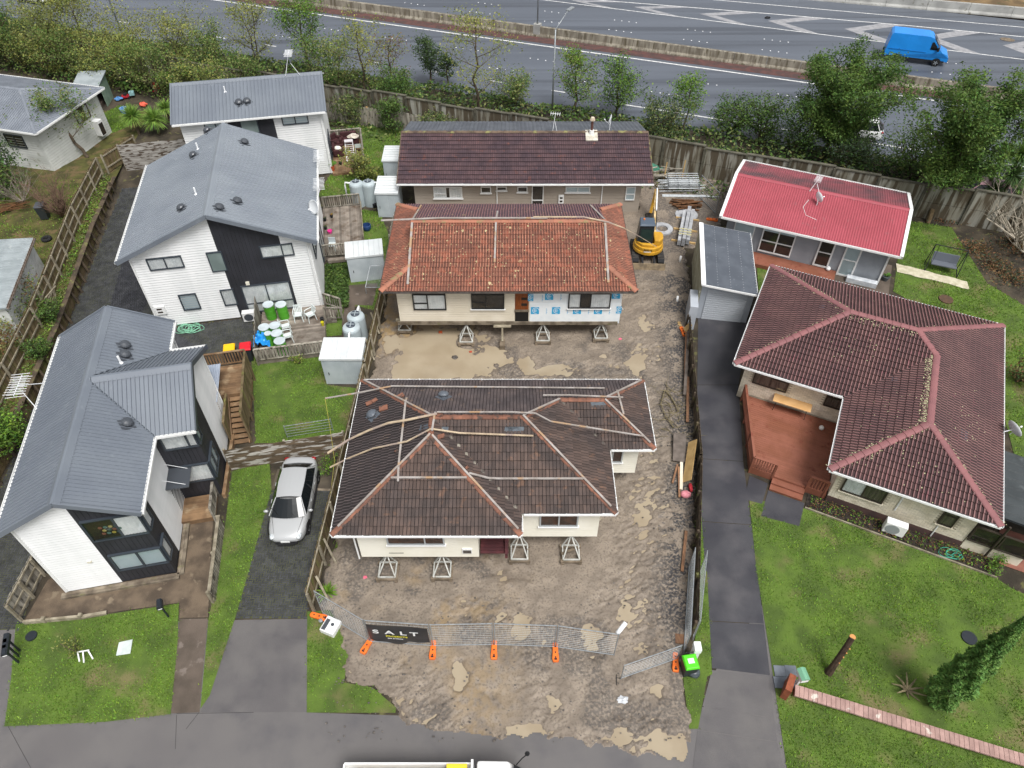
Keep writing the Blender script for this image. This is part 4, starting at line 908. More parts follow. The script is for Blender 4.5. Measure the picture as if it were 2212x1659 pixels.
for q in ((2,1,790,60),(1,0,2050,1600)):
    s,z=F6.sz(q);MB().tube(F6.P(s,2.55,.08),F6.P(s,.05,.08),.04,n=8).build('downpipe',m_white,h6,world=True)
fl=MB();o_,a_,b_,n_=face_axes(rf[0]);d_=Q(2,0,705,1150,0)-CAMP;p=CAMP+d_*((o_-CAMP).dot(n_)/d_.dot(n_))+n_*.06;fl.box(-.42,.42,-.5,.5,-.02,.06,basis(p,V(1,0,0),V(0,.955,.297),V(0,-.297,.955)))
flo=fl.build('flue_flashing',mat('white_flash','#c9c4b8','#a8a294',r=.7,sc=4),roof6,world=True)
MB().tube(p+V(0,.15,0),p+V(0,.15,.35),.2,.16,12).build('flue_collar',m_white,flo,world=True)
mb=MB();mb.tube(p+V(0,.15,.3),p+V(0,.15,1.1),.09,n=12);mb.build('flue_pipe',mat('rust_flue','#5f4038',r=.6),flo,world=True)
mb=MB();mb.lathe([(.19,0),(.2,.04),(.12,.22),(.03,.25)],p+V(0,.15,1.05),8);mb.build('flue_cowl',mat('cowl','#c8bba8','#a0917c',sc=6),flo,world=True)
a=thing('roof_antenna','small grey television antenna on the back slope beside the flue of the long brown roof','antenna',V(3.05,48.9,3.8));antenna(a,V(3.05,48.9,3.75),[V(2.9,48.8,3.8),V(3.2,48.8,3.8)],1.3,5,.55,RAD(170))
dish('satellite_dish','satellite dish behind the ridge of the long brown roof near its right end',V(7.0,49.2,3.7),(0,.1,.7),(-.9,.2,.25),.4)
# ---------------------------------------------------------------- orange tiled house on jacks
m_tile7d=mat('stained_shadow_pan','#744c3f','#634238',r=.85,sc=1.5,isl=.15,third='#8f5644',tsc=2.5,tmix=(.5,.65),k=.85)  # pan stain and painted shade of roll sides and lips together
m_tile7c=mat('back_pan_shadow','#5a4448','#50404a',r=.8,sc=1.2,isl=.12,k=.85)  # back slope pans, with the shade of sides and lips painted in
m_tile7=mat('terracotta_tile','#ab745e','#986450',r=.8,sc=.8,isl=.16,third='#7d5446',tsc=.8,tmix=(.45,.75),bump=.2,bsc=30,k=.92)
m_cap7=mat('orange_ridge','#a8705a','#946654',r=.85,sc=1.5,third='#8a7a58',tsc=2,tmix=(.55,.68),k=.95)
m_tile7b=mat('sky_greyed_back_tile','#8a6462','#7d5c5e',r=.8,sc=1.2,isl=.12,third='#9a9084',tsc=6,tmix=(.6,.7),k=.9)  # back tiles greyer: reflection of the sky put into the colour
h7=thing('raised_bungalow','cream bungalow with weathered orange tile roof standing on timber jack stands in the mud','house',(-.2,34.8,0),0,'houses raised on jack stands')
xl,xr,yf,yr,ze=-7.08,6.7,30.55,39.05,3.9;ym=34.8;k7=.376;zr=ze+k7*4.25;gx0,gx1=-5.65,5.3;dl,dr=gx0-xl,xr-gx1
zl,z2=ze+k7*dl,ze+k7*dr
dl=dr=1.42;gx0,gx1=xl+dl,xr-dr;zl=z2=ze+k7*dl
rf=[[V(xl,yf,ze),V(xr,yf,ze),V(gx1,yf+dr,z2),V(gx0,yf+dl,zl)],[V(xr,yr,ze),V(xl,yr,ze),V(gx0,yr-dl,zl),V(gx1,yr-dr,z2)],
      [V(xl,yr,ze),V(xl,yf,ze),V(gx0,yf+dl,zl),V(gx0,yr-dl,zl)],[V(xr,yf,ze),V(xr,yr,ze),V(gx1,yr-dr,z2),V(gx1,yf+dr,z2)],
      [V(gx0,yf+dl,zl),V(gx1,yf+dr,z2),V(gx1,ym,zr),V(gx0,ym,zr)],[V(gx1,yr-dr,z2),V(gx0,yr-dl,zl),V(gx0,ym,zr),V(gx1,ym,zr)]]
m_cream=mat('cream_board','#e4dccb','#d8cfbc',r=.65,sc=.7,third='#c4bba6',tsc=3,tmix=(.62,.8),k=.92)
mb=MB();mb.box(-6.35,6.05,31.1,38.5,1.32,3.85);wl7=mb.build('wall',m_cream,h7,world=True)
roof7=roof_base(h7,rf,[V(xl,yf,0),V(xr,yf,0),V(xr,yr,0),V(xl,yr,0)],ze,m_tile7)
mb=MB()
for gx,d,zz in ((gx0,dl,zl),(gx1,dr,z2)):mb.poly([V(gx,yf+d,zz),V(gx,yr-d,zz),V(gx,ym,zr)])
mb.build('gablet',m_timber,roof7,world=True)
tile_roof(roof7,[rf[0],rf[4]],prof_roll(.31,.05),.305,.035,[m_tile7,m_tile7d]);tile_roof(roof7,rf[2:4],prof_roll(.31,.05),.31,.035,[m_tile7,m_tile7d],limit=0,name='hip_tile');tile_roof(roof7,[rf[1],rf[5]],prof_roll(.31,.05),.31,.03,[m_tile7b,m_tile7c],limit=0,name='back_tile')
caps(roof7,[(V(gx0,ym,zr),V(gx1,ym,zr)),(V(xl,yf,ze),V(gx0,yf+dl,zl)),(V(xr,yf,ze),V(gx1,yf+dr,z2)),(V(xl,yr,ze),V(gx0,yr-dl,zl)),(V(xr,yr,ze),V(gx1,yr-dr,z2))],m_cap7,.16,lift=.035)
lr=random.Random(12);l7=MB()
for i in range(700):
    x=lr.uniform(-6.6,6.2);y=lr.uniform(30.7,34.7) if lr.random()<.7 else lr.uniform(34.9,38.8);e_=min(x+7.08,6.7-x);dy=min(y-yf,yr-y);z_=ze+k7*(dy if e_>1.42 else min(e_,dy))+.085
    if e_<1.42 and lr.random()<.3:continue
    r=lr.uniform(.015,.05)*(2 if lr.random()<.06 else 1);l7.poly([V(x+r*lr.uniform(.6,1.2)*math.cos(k*1.05),y+r*lr.uniform(.6,1.2)*math.sin(k*1.05),z_+k7*(1 if y<ym else -1)*r*math.sin(k*1.05)) for k in range(6)])
stuff(l7.build('lichen',mat('pale_lichen','#b0a27e','#a08a68',r=.95,sc=8,isl=.2,k=.9),roof7,world=True))
m_tgut=mat('grey_gutter','#5a5450','#46413e',r=.6,sc=4);gutters(h7,[(V(xl,yf,ze),V(xr,yf,ze)),(V(xr,yf,ze),V(xr,yr,ze)),(V(xl,yr,ze),V(xl,yf,ze))],m_tgut,size=.08)
F7=Wall((-6.35,31.1,0),(1,0,0));sw=F7.sz((2,1,185,1000))[0];sd_=F7.sz((2,1,55,1000))[0]
cladding(wl7,F7,[(0,1.36),(sd_,1.36),(sd_,3.82),(0,3.82)],.16,m_cream,lip=.02)
for y_ in (31.02,38.3):MB().box(-6.5,6.0,y_,y_+.19,1.12,1.34).build('bearer',m_timber,h7,world=True)
for i in range(6):
    x=-6.2+i*2.4;MB().box(x,x+.16,31.2,38.3,1.14,1.32).build('joist',m_timber,h7,world=True)
m_wrap=mat('building_wrap','#e9eef0','#dfe6ea',r=.45,sc=2,bump=.2,bsc=4,k=.95);m_blue=mat('wrap_blue','#2f9fcf',r=.5)
for a_,b_,z0,z1 in ((sw,12.42,2.62,3.84),(sw,12.44,1.2,2.63)):
    mb=MB();wbox(mb,F7,a_,b_,z0,z1,.0,.014 if z0>2 else .022);wr=mb.build('building_wrap',m_wrap,h7,world=True)
def wraplogo(q,w=.46,h=.62,parent=None):
    s,z=F7.sz(q);mb=MB();wbox(mb,F7,s-w/2,s+w/2,z-h*.32,z+h*.5,.024,.027);lo=mb.build('wrap_logo',m_blue,wr,world=True)
    mb=MB()
    for rr,c0,c1 in ((.2,0,9),(.12,2,8),(.06,4,12)):
        for i in range(c0,c1):
            a0,a1=i*.55,i*.55+.55;P_=lambda r_,a:F7.P(s+.05+r_*math.cos(a),z+.06+r_*1.1*math.sin(a),.029);mb.poly([P_(rr,a0),P_(rr,a1),P_(rr-.03,a1),P_(rr-.03,a0)])
    mb.build('logo_swirl',m_wrap,wr,world=True)
    if s>11.7:return
    mb=MB()
    for i in range(5):wbox(mb,F7,s+.62,s+.66+.03*(i % 2),z-.2+i*.09,z-.16+i*.09,.024,.026)
    mb.build('small_print',m_blue,wr,world=True)
for q in ((2,1,348,915),(2,1,228,1035),(2,1,405,1035),(2,1,583,1035),(2,1,760,1035),(2,1,912,905)):wraplogo(q)
for q in ((2,1,192,925),(2,1,935,1030)):wraplogo(q,.3)
m_bframe=mat('black_frame','#1f2022',r=.4)
win_px(h7,F7,(1,1,1350,1018),(1,1,1615,886),m_bframe,panes=(1,1.3),fills=('curtain',),transom={0:.42})
win_px(h7,F7,(1,1,1838,1010),(1,1,2112,886),m_bframe,panes=(1,1.3),fills=('dark',),transom={0:.45},sill=m_wframe)
win_px(h7,F7,(2,1,505,1005),(2,1,875,878),m_bframe,panes=(1,.9,1.7),fills=('curtain','dark','curtain'),sill=m_wframe)
dm=mat('varnished_door','#8a4a22','#6f3a1a',r=.4,sc=3,stretch=(6,6,1));s0,z0=F7.sz((2,1,60,1020));s1,z1=F7.sz((2,1,178,884))
mb=MB();wbox(mb,F7,s0,s1,z0,z1,0,.02);d7=mb.build('door',dm,h7,world=True)
for f in (.3,.66):mb=MB();wbox(mb,F7,s0+(s1-s0)*.45,s1-.1,z0+(z1-z0)*f-.08,z0+(z1-z0)*f+.1,.02,.028);mb.build('door_light',m_inside,d7,world=True)
mb=MB();wbox(mb,F7,s0,s1,1.3,z0-.12,-.02,.018);mb.build('door_void',m_dark,h7,world=True);mb=MB();wbox(mb,F7,s0-.02,s1+.02,z0-.12,z0,0,.1);mb.build('door_sill',m_timber,h7,world=True)
# ---------------------------------------------------------------- dark tiled house on jacks
m_tile8=mat('dark_tile','#5a4a43','#473d3a',r=.75,sc=.9,isl=.26,third='#6b5244',tsc=2.4,tmix=(.58,.72),bump=.2,bsc=30,k=.85)
m_gap8=mat('tile_joint_butt_shadow','#2b2424','#221e1e',r=.8,sc=3)  # joint colour that also paints the shade under the tile butts
m_tile8b=mat('sky_sheen_tile','#5b5150','#4c4546',r=.7,sc=1,isl=.16,bump=.2,bsc=30,third='#6b5c54',tsc=2,k=.85)  # left and rear tiles greyed in colour to stand for sky sheen
m_cap8=mat('terracotta_cap','#8c5f4c','#6f4d40',r=.85,sc=2,isl=.15,third='#4d403a',tsc=3,tmix=(.5,.65),k=.9)
h8=thing('raised_bungalow','cream bungalow with dark brown stepped hip roof raised on jack stands nearest the street','house',(-.5,20,0),0,'houses raised on jack stands')
xl,x1,x2,x3=-7.2,.36,4.26,6.29;y1,y2,y3,yr=15.67,16.7,20.05,24.26;ze,k8=3.5,.436
hm=3.78;zr=ze+k8*hm;ry=y2+hm;rx=xl+hm;h3_=(yr-y3)/2;z3=ze+k8*h3_;r3y=y3+h3_;ap=y1+hm;rxr=x2-hm
p=lambda x,y,z:V(x,y,z)
faces8={'rear':[p(x2-h3_,yr,ze),p(xl,yr,ze),p(rx,ry,zr),p(rxr,ry,zr),p(x2-h3_,r3y,z3)],'rear2':[p(x3,yr,ze),p(x2-h3_,yr,ze),p(x2-h3_,r3y,z3),p(x3-h3_,r3y,z3)],
          'left':[p(xl,yr,ze),p(xl,y1,ze),p(rx,ap,zr),p(rx,ry,zr)],
          'wfront':[p(xl,y1,ze),p(x1,y1,ze),p(rx,ap,zr)],'wright':[p(x1,y1,ze),p(x1,y2,ze),p(rx,ry,zr),p(rx,ap,zr)],
          'front':[p(x1,y2,ze),p(x2,y2,ze),p(rxr,ry,zr),p(rx,ry,zr)],'right':[p(x2,y2,ze),p(x2,y3,ze),p(x2-h3_,r3y,z3),p(rxr,ry,zr)],
          'rfront':[p(x2,y3,ze),p(x3,y3,ze),p(x3-h3_,r3y,z3),p(x2-h3_,r3y,z3)],'rright':[p(x3,y3,ze),p(x3,yr,ze),p(x3-h3_,r3y,z3)]}
fp=[(-6.4,16.1),(-1.4,16.1),(-1.4,17.3),(-.2,17.3),(-.2,17.1),(3.7,17.1),(3.7,20.55),(5.75,20.55),(5.75,23.75),(-6.6,23.75)]
m_cream8=mat('white_cream_board','#f0ede0','#e6e2d2',r=.6,sc=.7,k=.93)
wl8=MB().prism(fp,1.15,3.46).build('wall',m_cream8,h8,world=True)
ol8=[p(xl,y1,0),p(x1,y1,0),p(x1,y2,0),p(x2,y2,0),p(x2,y3,0),p(x3,y3,0),p(x3,yr,0),p(xl,yr,0)]
roof8=roof_base(h8,list(faces8.values()),ol8,ze,m_tile8)
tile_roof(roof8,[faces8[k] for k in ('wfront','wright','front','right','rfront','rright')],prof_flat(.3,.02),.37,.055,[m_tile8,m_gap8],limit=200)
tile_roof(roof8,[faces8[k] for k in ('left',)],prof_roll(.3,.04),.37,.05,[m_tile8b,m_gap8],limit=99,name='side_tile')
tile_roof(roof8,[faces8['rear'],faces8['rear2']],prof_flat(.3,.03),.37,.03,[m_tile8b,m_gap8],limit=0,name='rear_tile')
caps(roof8,[(p(xl,y1,ze),p(rx,ap,zr)),(p(x1,y1,ze),p(rx,ap,zr)),(p(rx,ap,zr),p(rx,ry,zr)),(p(rx,ry,zr),p(rxr,ry,zr)),(p(xl,yr,ze),p(rx,ry,zr)),(p(x2,y2,ze),p(rxr,ry,zr)),(p(rxr,ry,zr),p(x2-h3_,r3y,z3)),(p(x2-h3_,r3y,z3),p(x3-h3_,r3y,z3)),(p(x3,y3,ze),p(x3-h3_,r3y,z3)),(p(x3,yr,ze),p(x3-h3_,r3y,z3))],m_cap8,.12,lift=.02)
for a,b in (((x1,y2,ze),(rx,ry,zr)),((x2,y3,ze),(x2-h3_,r3y,z3))):
    MB().bar(p(*a)+V(0,0,.05),p(*b)+V(0,0,.05),.16,.02).build('valley',mat('zinc_valley','#8a8478','#4a4440',r=.7,sc=5),roof8,world=True)
gutters(h8,[(p(xl,y1,ze),p(x1,y1,ze)),(p(x1,y1,ze),p(x1,y2-.12,ze)),(p(x1+.12,y2,ze),p(x2,y2,ze)),(p(x2,y2,ze),p(x2,y3-.12,ze)),(p(x2+.12,y3,ze),p(x3,y3,ze)),(p(x3,y3,ze),p(x3,yr,ze)),(p(x3,yr,ze),p(xl,yr,ze)),(p(xl,yr,ze),p(xl,y1,ze))],m_gutter,ticks=.5,size=.085)
F8=Wall((-6.4,16.1,0),(1,0,0));F8b=Wall((-.2,17.1,0),(1,0,0));F8c=Wall((3.7,20.55,0),(1,0,0));F8d=Wall((-1.4,17.3,0),(1,0,0))
cladding(wl8,F8,[(0,1.17),(5,1.17),(5,3.44),(0,3.44)],.16,m_cream8,lip=.02);cladding(wl8,F8b,[(0,1.17),(3.9,1.17),(3.9,3.44),(0,3.44)],.16,m_cream8,lip=.02);cladding(wl8,F8c,[(0,1.17),(2.05,1.17),(2.05,3.44),(0,3.44)],.16,m_cream8,lip=.02)
m_alu8=mat('silver_frame','#aeb2b4',r=.35)
window(h8,F8,*sorted((F8.sz((1,2,1130,1405))[0],F8.sz((1,2,1612,1405))[0])),F8.sz((1,2,1130,1405))[1],3.2,m_alu8,panes=(2,1),fills=('brown',),sill=m_wframe)
s0,z0=F8b.sz((2,2,265,1250));s1,_=F8b.sz((2,2,588,1250));window(h8,F8b,s0,s1,z0,3.15,m_alu8,panes=(1,1),fills=('brown',),sill=m_wframe)
s0,z0=F8c.sz((2,2,868,712));s1,_=F8c.sz((2,2,960,712));window(h8,F8c,max(.05,s0),s1,z0,3.2,m_alu8,fills=('brown',),sill=m_wframe)
s0,z0=F8.sz((1,2,1140,1487));mb=MB();wbox(mb,F8,s0,s0+.62,z0,z0+.06,.0,.016);mb.build('wall_slot',m_dark,h8,world=True)
s0,z0=F8.sz((1,2,1800,1460));mb=MB();wbox(mb,F8,s0-.2,s0+.2,z0-.17,z0+.17,.0,.08);o=mb.build('fan_box',m_white,h8,world=True)
mb=MB();wbox(mb,F8,s0-.17,s0+.17,z0-.14,z0+.09,.08,.09);mb.build('fan_grille',m_tgut,o,world=True)
m_mar=mat('maroon_board','#5b2f33','#46262a',r=.6,sc=2,isl=.1)
mb=MB();wbox(mb,F8d,.0,1.2,1.15,3.44,0,.006);mw=mb.build('porch_wall',m_mar,h8,world=True);
for i in range(7):MB().box(-1.35,-.15,16.2+.15*i,16.33+.15*i,1.22,1.27).build('porch_board',m_mar,mw,world=True)
MB().box(-.3,-.18,16.05,17.25,1.1,1.45).build('porch_post',m_mar,mw,world=True)
for b_ in ((-6.3,-1.4,16.18,16.4),(-.2,3.6,17.2,17.4),(-6.3,5.6,23.3,23.5)):MB().box(*b_,.98,1.15).build('bearer',m_timber,h8,world=True)
MB().path([V(-6.5,15.75,3.4),V(-6.48,15.98,2.9),V(-6.48,15.98,1.2)],.035,8).build('downpipe',m_white,h8,world=True)
# roof furniture
m_domeg=mat('blue_grey_vent','#5a6068',r=.35)
nl=V(-k8,0,1).normalized();q=Q(1,2,1000,300,4.2);dome_vent(roof8,V(q.x,q.y,ze+k8*(q.x-xl)+.05),nl,m_domeg)
nr=V(0,k8,1).normalized();q=Q(1,2,1600,170,4.4);dome_vent(roof8,V(q.x,q.y,ze+k8*(yr-q.y)+.05),nr,m_domeg)
m_felt=mat('bare_felt','#4e565e','#3f464d',r=.5,sc=6,bump=.3,bsc=12)
def on8(q,face):
    fc=faces8[face];o,a,b,n=face_axes(fc);d=Q(*q,0)-CAMP;t=(o-CAMP).dot(n)/d.dot(n);return CAMP+d*t,a,b,n
for i,(q,f,w,h_) in enumerate((((1,2,1440,430),'left',.4,.5),((1,2,1575,430),'front',.8,.45),((1,2,2180,430),'front',.75,.5),((2,2,60,435),'front',.9,.5),((2,2,765,240),'rfront',.9,.5))):
    c,a,b,n=on8(q,f);mb=MB();ps=[]
    for k in range(10):an_=k*.628;r_=random.uniform(.8,1.15);ps.append(c+n*.062+a*(w/2*r_*max(-.85,min(.85,1.3*math.cos(an_))))+b*(h_/2*r_*max(-.85,min(.85,1.3*math.sin(an_)))))
    mb.poly(ps);mb.poly([x-n*.02 for x in ps][::-1]);mb.build('bare_patch',m_felt,roof8,world=True)
# ---------------------------------------------------------------- red corrugated house
m_redroof=mat('red_corrugate','#a94f5a','#a04a54',r=.6,sc=.7,third='#9c5a60',tsc=3,tmix=(.6,.75),k=.85)
m_redback=mat('sooty_red_corrugate','#96525a','#7c4a50',r=.65,sc=.5,mix=(.3,.7),third='#52464a',tsc=.6,tmix=(.42,.75),k=.9)
h9=thing('red_roof_house','grey panelled house with red corrugated roof at the back right','house',(13.37,39.74,0),RAD(-23.6));A9=wmat(h9)
def w9(x,y,z):return A9 @ V(x,y,z)
m_gpan=mat('grey_panel','#9a9fa6','#92979e',r=.8,sc=1.2,bump=.15,bsc=60,k=.92)
mb=MB();gable_walls(mb,w9,.4,10.3,.6,7.2,0,2.6,3.45,'x');wl9=mb.build('wall',m_gpan,h9,world=True)
rf=[[w9(0,0,2.6),w9(10.75,0,2.6),w9(10.75,3.85,3.6),w9(0,3.85,3.6)],[w9(10.75,7.7,2.6),w9(0,7.7,2.6),w9(0,3.85,3.6),w9(10.75,3.85,3.6)]]
roof9=roof_base(h9,rf,[w9(0,0,0),w9(10.75,0,0),w9(10.75,7.7,0),w9(0,7.7,0)],2.58,m_redroof,gable=True);metal_roof(roof9,rf[:1],.14,'corr',m_redroof,.9);metal_roof(roof9,rf[1:],.14,'corr',m_redback,.9)
ridge_flash(roof9,[(w9(-.03,3.85,3.6),w9(10.78,3.85,3.6))],m_redroof,.36,drop=.05);gutters(h9,[(w9(0,0,2.6),w9(10.75,0,2.6)),(w9(10.75,7.7,2.6),w9(0,7.7,2.6))],m_white)
for x in (-.04,10.79):
    for a,b in ((0,3.85),(7.7,3.85)):MB().bar(w9(x,a,2.58),w9(x,b,3.58),.2,.22).build('barge_board',m_white,h9,world=True)
F9=Wall(w9(.4,.6,0),A9.to_3x3() @ V(1,0,0));R9=Wall(w9(10.3,.6,0),A9.to_3x3() @ V(0,1,0))
window(h9,F9,2.3,4.35,.45,2.45,m_white,panes=(1,1),fills=('dark',),transom={0:.42,1:.42},fw=.08)
for s0,s1 in ((2.3,4.35),):mb=MB();wbox(mb,F9,s0,s1,2.0,2.42,.06,.08);mb.build('roller_blind',m_blind,h9,world=True)
window(h9,F9,5.8,6.75,.33,2.45,m_white,fills=('dark',),transom={0:.5},fw=.1,name='door');window(h9,F9,7.35,8.3,.05,2.45,m_white,fills=('blind',),transom={0:.5},fw=.1,name='door');window(h9,F9,.5,1.8,1.0,2.3,m_white,fills=('blind',))
for s in (9.85,):MB().bar(F9.P(s,.02,.06),F9.P(s,2.5,.06),.1,.06,F9.n).build('corner_board',m_white,h9,world=True)
a=thing('roof_antenna','television antenna lying on the near slope of the red corrugated roof','antenna',w9(4.9,3.7,3.6));antenna(a,w9(5.0,3.9,3.6),[w9(4.7,3.6,3.6),w9(5.3,3.6,3.6)],.8,6,.6,RAD(60))
dish('satellite_dish','satellite dish on a tripod in the middle of the red corrugated roof',w9(5.35,2.6,3.3),(0,.1,.5),(.9,.3,.2),.35)
MB().path([w9(4.8,2.9,3.39),w9(4.6,2.2,3.21),w9(4.9,1.6,3.05),w9(5.6,1.4,3.0)],.014,5).build('aerial_cable',m_white,roof9,world=True)
# ---------------------------------------------------------------- small garage with membrane roof
h10=thing('garage','pale grey single garage with dark flat membrane roof and ribbed roller door','garage',(10.77,32.46,0),RAD(-9));A10=wmat(h10)
def w10(x,y,z):return A10 @ V(x,y,z)
m_g10=mat('pale_grey_wall','#b4bac2','#a8aeb6',r=.6,sc=.8,k=.92);m_mem=mat('membrane','#5a6069','#50565f',r=.7,sc=1.2,third='#6a7078',tsc=4,tmix=(.62,.75),k=.85)
mb=MB();mb.hexa([w10(.12,.5,0),w10(3.1,.5,0),w10(3.1,6.0,0),w10(.12,6.0,0),w10(.12,.5,2.82),w10(3.1,.5,2.42),w10(3.1,6,2.42),w10(.12,6,2.82)]);wl10=mb.build('wall',m_g10,h10,world=True)
def slab(x0,x1,y0,y1,t,lift=0.):
    zf=lambda x:2.9-.4*x/3.2+lift
    return MB().hexa([w10(x0,y0,zf(x0)-t),w10(x1,y0,zf(x1)-t),w10(x1,y1,zf(x1)-t),w10(x0,y1,zf(x0)-t),w10(x0,y0,zf(x0)),w10(x1,y0,zf(x1)),w10(x1,y1,zf(x1)),w10(x0,y1,zf(x0))])
roof10=slab(0,3.2,0,6.2,.12).build('roof',m_white,h10,world=True)
slab(.2,3.17,.04,6.16,.02,.02).build('membrane',m_mem,roof10,world=True)
slab(-.05,.21,-.03,6.23,.1,.05).build('edge_flashing',m_chrome,roof10,world=True)
mb=MB()
for i in range(4):
    for j in range(24):mb.lathe([(.014,0),(.01,.01)],w10(.9+i*.74,.2+j*.25,2.9-.4*(.9+i*.74)/3.2+.02),5)
stuff(mb.build('roof_screws',m_chrome,roof10,world=True))
F10=Wall(w10(.12,.5,0),A10.to_3x3() @ V(1,0,0))
mb=MB()
for i in range(14):
    z=.03+i*.155;wbox(mb,F10,.35,2.65,z,z+.1,.01,.05);wbox(mb,F10,.35,2.65,z+.1,z+.155,.01,.025)
mb.build('roller_door',mat('roller_grey','#b9bec4',r=.45,k=.92),h10,world=True)
L10=Wall(w10(.12,6,0),A10.to_3x3() @ V(0,-1,0));mb=MB();wbox(mb,L10,.0,5.5,0,2.75,.01,.12);mb.build('side_wall',mat('peeling_wall','#a8a894','#8f8d78',r=.9,sc=2,third='#c9c6b4',tsc=3,k=.9),h10,world=True)
mb=MB();mb.box(-.45,.0,.0,1.6,0,1.7,basis(w10(.0,-.6,0),A10.to_3x3() @ V(1,0,0),A10.to_3x3() @ V(0,1,0),UP));mb.build('side_buttress',m_g10,h10,world=True)
# ---------------------------------------------------------------- brick house with maroon rolled tiles
h11=thing('brick_bungalow','cream brick L shaped bungalow with maroon rolled tile roof and lichen on its ridges','house',(15.22,34.44,0),RAD(-25.5));A11=wmat(h11)
def w11(u,w,z):return A11 @ V(u,-w,z)
m_tile11=mat('maroon_tile','#866260','#765454',r=.65,sc=.8,isl=.1,third='#84565a',tsc=2,tmix=(.58,.7),bump=.15,bsc=30,k=.88)
m_cap11=mat('maroon_ridge','#8f5f60','#865a5c',r=.7,sc=1.2,isl=.06,k=.88)
ze,k11=2.7,.353;zz=lambda d:ze+k11*d
f11=[[w11(12.3,0,ze),w11(0,0,ze),w11(4.53,4.53,zz(4.53)),w11(7.77,4.53,zz(4.53))],[w11(0,0,ze),w11(0,9.07,ze),w11(4.53,4.53,zz(4.53))],
       [w11(0,9.07,ze),w11(5.4,9.07,ze),w11(8.85,5.62,zz(3.45)),w11(7.77,4.53,zz(4.53)),w11(4.53,4.53,zz(4.53))],
       [w11(5.4,9.07,ze),w11(5.4,13.93,ze),w11(8.85,10.48,zz(3.45)),w11(8.85,5.62,zz(3.45))],[w11(5.4,13.93,ze),w11(12.3,13.93,ze),w11(8.85,10.48,zz(3.45))],
       [w11(12.3,13.93,ze),w11(12.3,5.62,ze),w11(8.85,5.62,zz(3.45)),w11(8.85,10.48,zz(3.45))],[w11(12.3,5.62,ze),w11(12.3,0,ze),w11(7.77,4.53,zz(4.53)),w11(8.85,5.62,zz(3.45))]]
m_brick=mat('cream_brick','#e8dfcc','#dcd2bc',r=.85,sc=2,isl=.1,bump=.2,bsc=40,third='#cbbfa6',tsc=1.5,tmix=(.6,.8),k=.94)
m_mortar=mat('mortar','#c4baa6','#b4aa96',r=.95,sc=3,k=.9)
fp=[w11(*q,0) for q in ((.55,.55),(.55,8.5),(5.95,8.5),(5.95,13.38),(11.75,13.38),(11.75,.55))]
wl11=MB().prism([(q.x,q.y) for q in fp],0,2.66).build('wall',m_mortar,h11,world=True)
roof11=roof_base(h11,f11,[w11(*q,0) for q in ((0,0),(0,9.07),(5.4,9.07),(5.4,13.93),(12.3,13.93),(12.3,0))],ze,m_tile11)
m_pan11=mat('maroon_pan_shadow','#46302f','#3b292a',r=.7,sc=.8,isl=.1,k=.85)  # pan stain plus shadow lines between the rolls, as colour
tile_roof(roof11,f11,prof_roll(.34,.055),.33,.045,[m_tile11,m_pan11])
r11=[((0,9.07),(4.53,4.53)),((0,0),(4.53,4.53)),((4.53,4.53),(7.77,4.53)),((7.77,4.53),(12.3,0)),((7.77,4.53),(8.85,5.62)),((8.85,5.62),(8.85,10.48)),((5.4,13.93),(8.85,10.48)),((12.3,13.93),(8.85,10.48))]
zq={(4.53,4.53):zz(4.53),(7.77,4.53):zz(4.53),(8.85,5.62):zz(3.45),(8.85,10.48):zz(3.45)}
L11=[(w11(*a,zq.get(a,ze)),w11(*b,zq.get(b,ze))) for a,b in r11];caps(roof11,L11,m_cap11,.155,lift=.035,squash=.45)
MB().bar(w11(5.4,9.07,ze+.04),w11(8.8,5.67,zz(3.4)+.04),.14,.02).build('valley',mat('dark_valley','#2c2224',r=.6),roof11,world=True)
gutters(h11,[(w11(0,0,ze),w11(0,9.07,ze)),(w11(0,9.07,ze),w11(5.3,9.07,ze)),(w11(5.4,9.17,ze),w11(5.4,13.93,ze)),(w11(5.4,13.93,ze),w11(12.3,13.93,ze)),(w11(12.3,13.93,ze),w11(12.3,0,ze)),(w11(12.3,0,ze),w11(0,0,ze))],m_gutter,size=.1)
# lichen crust along some hips: many tiny crusts nobody could count
rs=random.Random(3);lc=MB()
def crust(a,b,n,side,spread=.2):
    d=(b-a);y=UP.cross(d).normalized()
    for i in range(n):
        pnt=a+d*rs.random()+y*(side*rs.uniform(.14,.14+spread*rs.random()**.5));drop=abs((pnt-a).dot(y))*.36
        r=rs.uniform(.015,.05);c=pnt+V(0,0,.085-drop);lc.poly([c+V(r*rs.uniform(.6,1.2)*math.cos(k*1.05),r*rs.uniform(.6,1.2)*math.sin(k*1.05),rs.uniform(0,.02)) for k in range(6)])
crust(*L11[1],420,1,.3);crust(*L11[1],60,-1);crust(*L11[5],380,-1,.35);crust(*L11[7],160,-1,.25);crust(*L11[6],120,1);crust(*L11[6],60,-1);crust(*L11[0],110,1);crust(*L11[2],80,-1,.5);crust(*L11[3],60,1,.4)
for fc,n in ((f11[2],40),(f11[4],45),(f11[5],60),(f11[3],45),(f11[0],30)):
    o,a,b,nn=face_axes(fc)
    for i in range(n):
        w_=[rs.random() for _ in fc];t=sum(w_);c=Vector((0,0,0))
        for q,ww in zip(fc,w_):c+=q*(ww/t)
        c+=nn*.075;r=rs.uniform(.01,.035);lc.poly([c+a*(r*math.cos(k*1.05))+b*(r*math.sin(k*1.05)) for k in range(6)])
stuff(lc.build('lichen',mat('lichen','#b9b48e','#a5a284',r=.95,sc=8,isl=.15,k=.9),roof11,world=True))
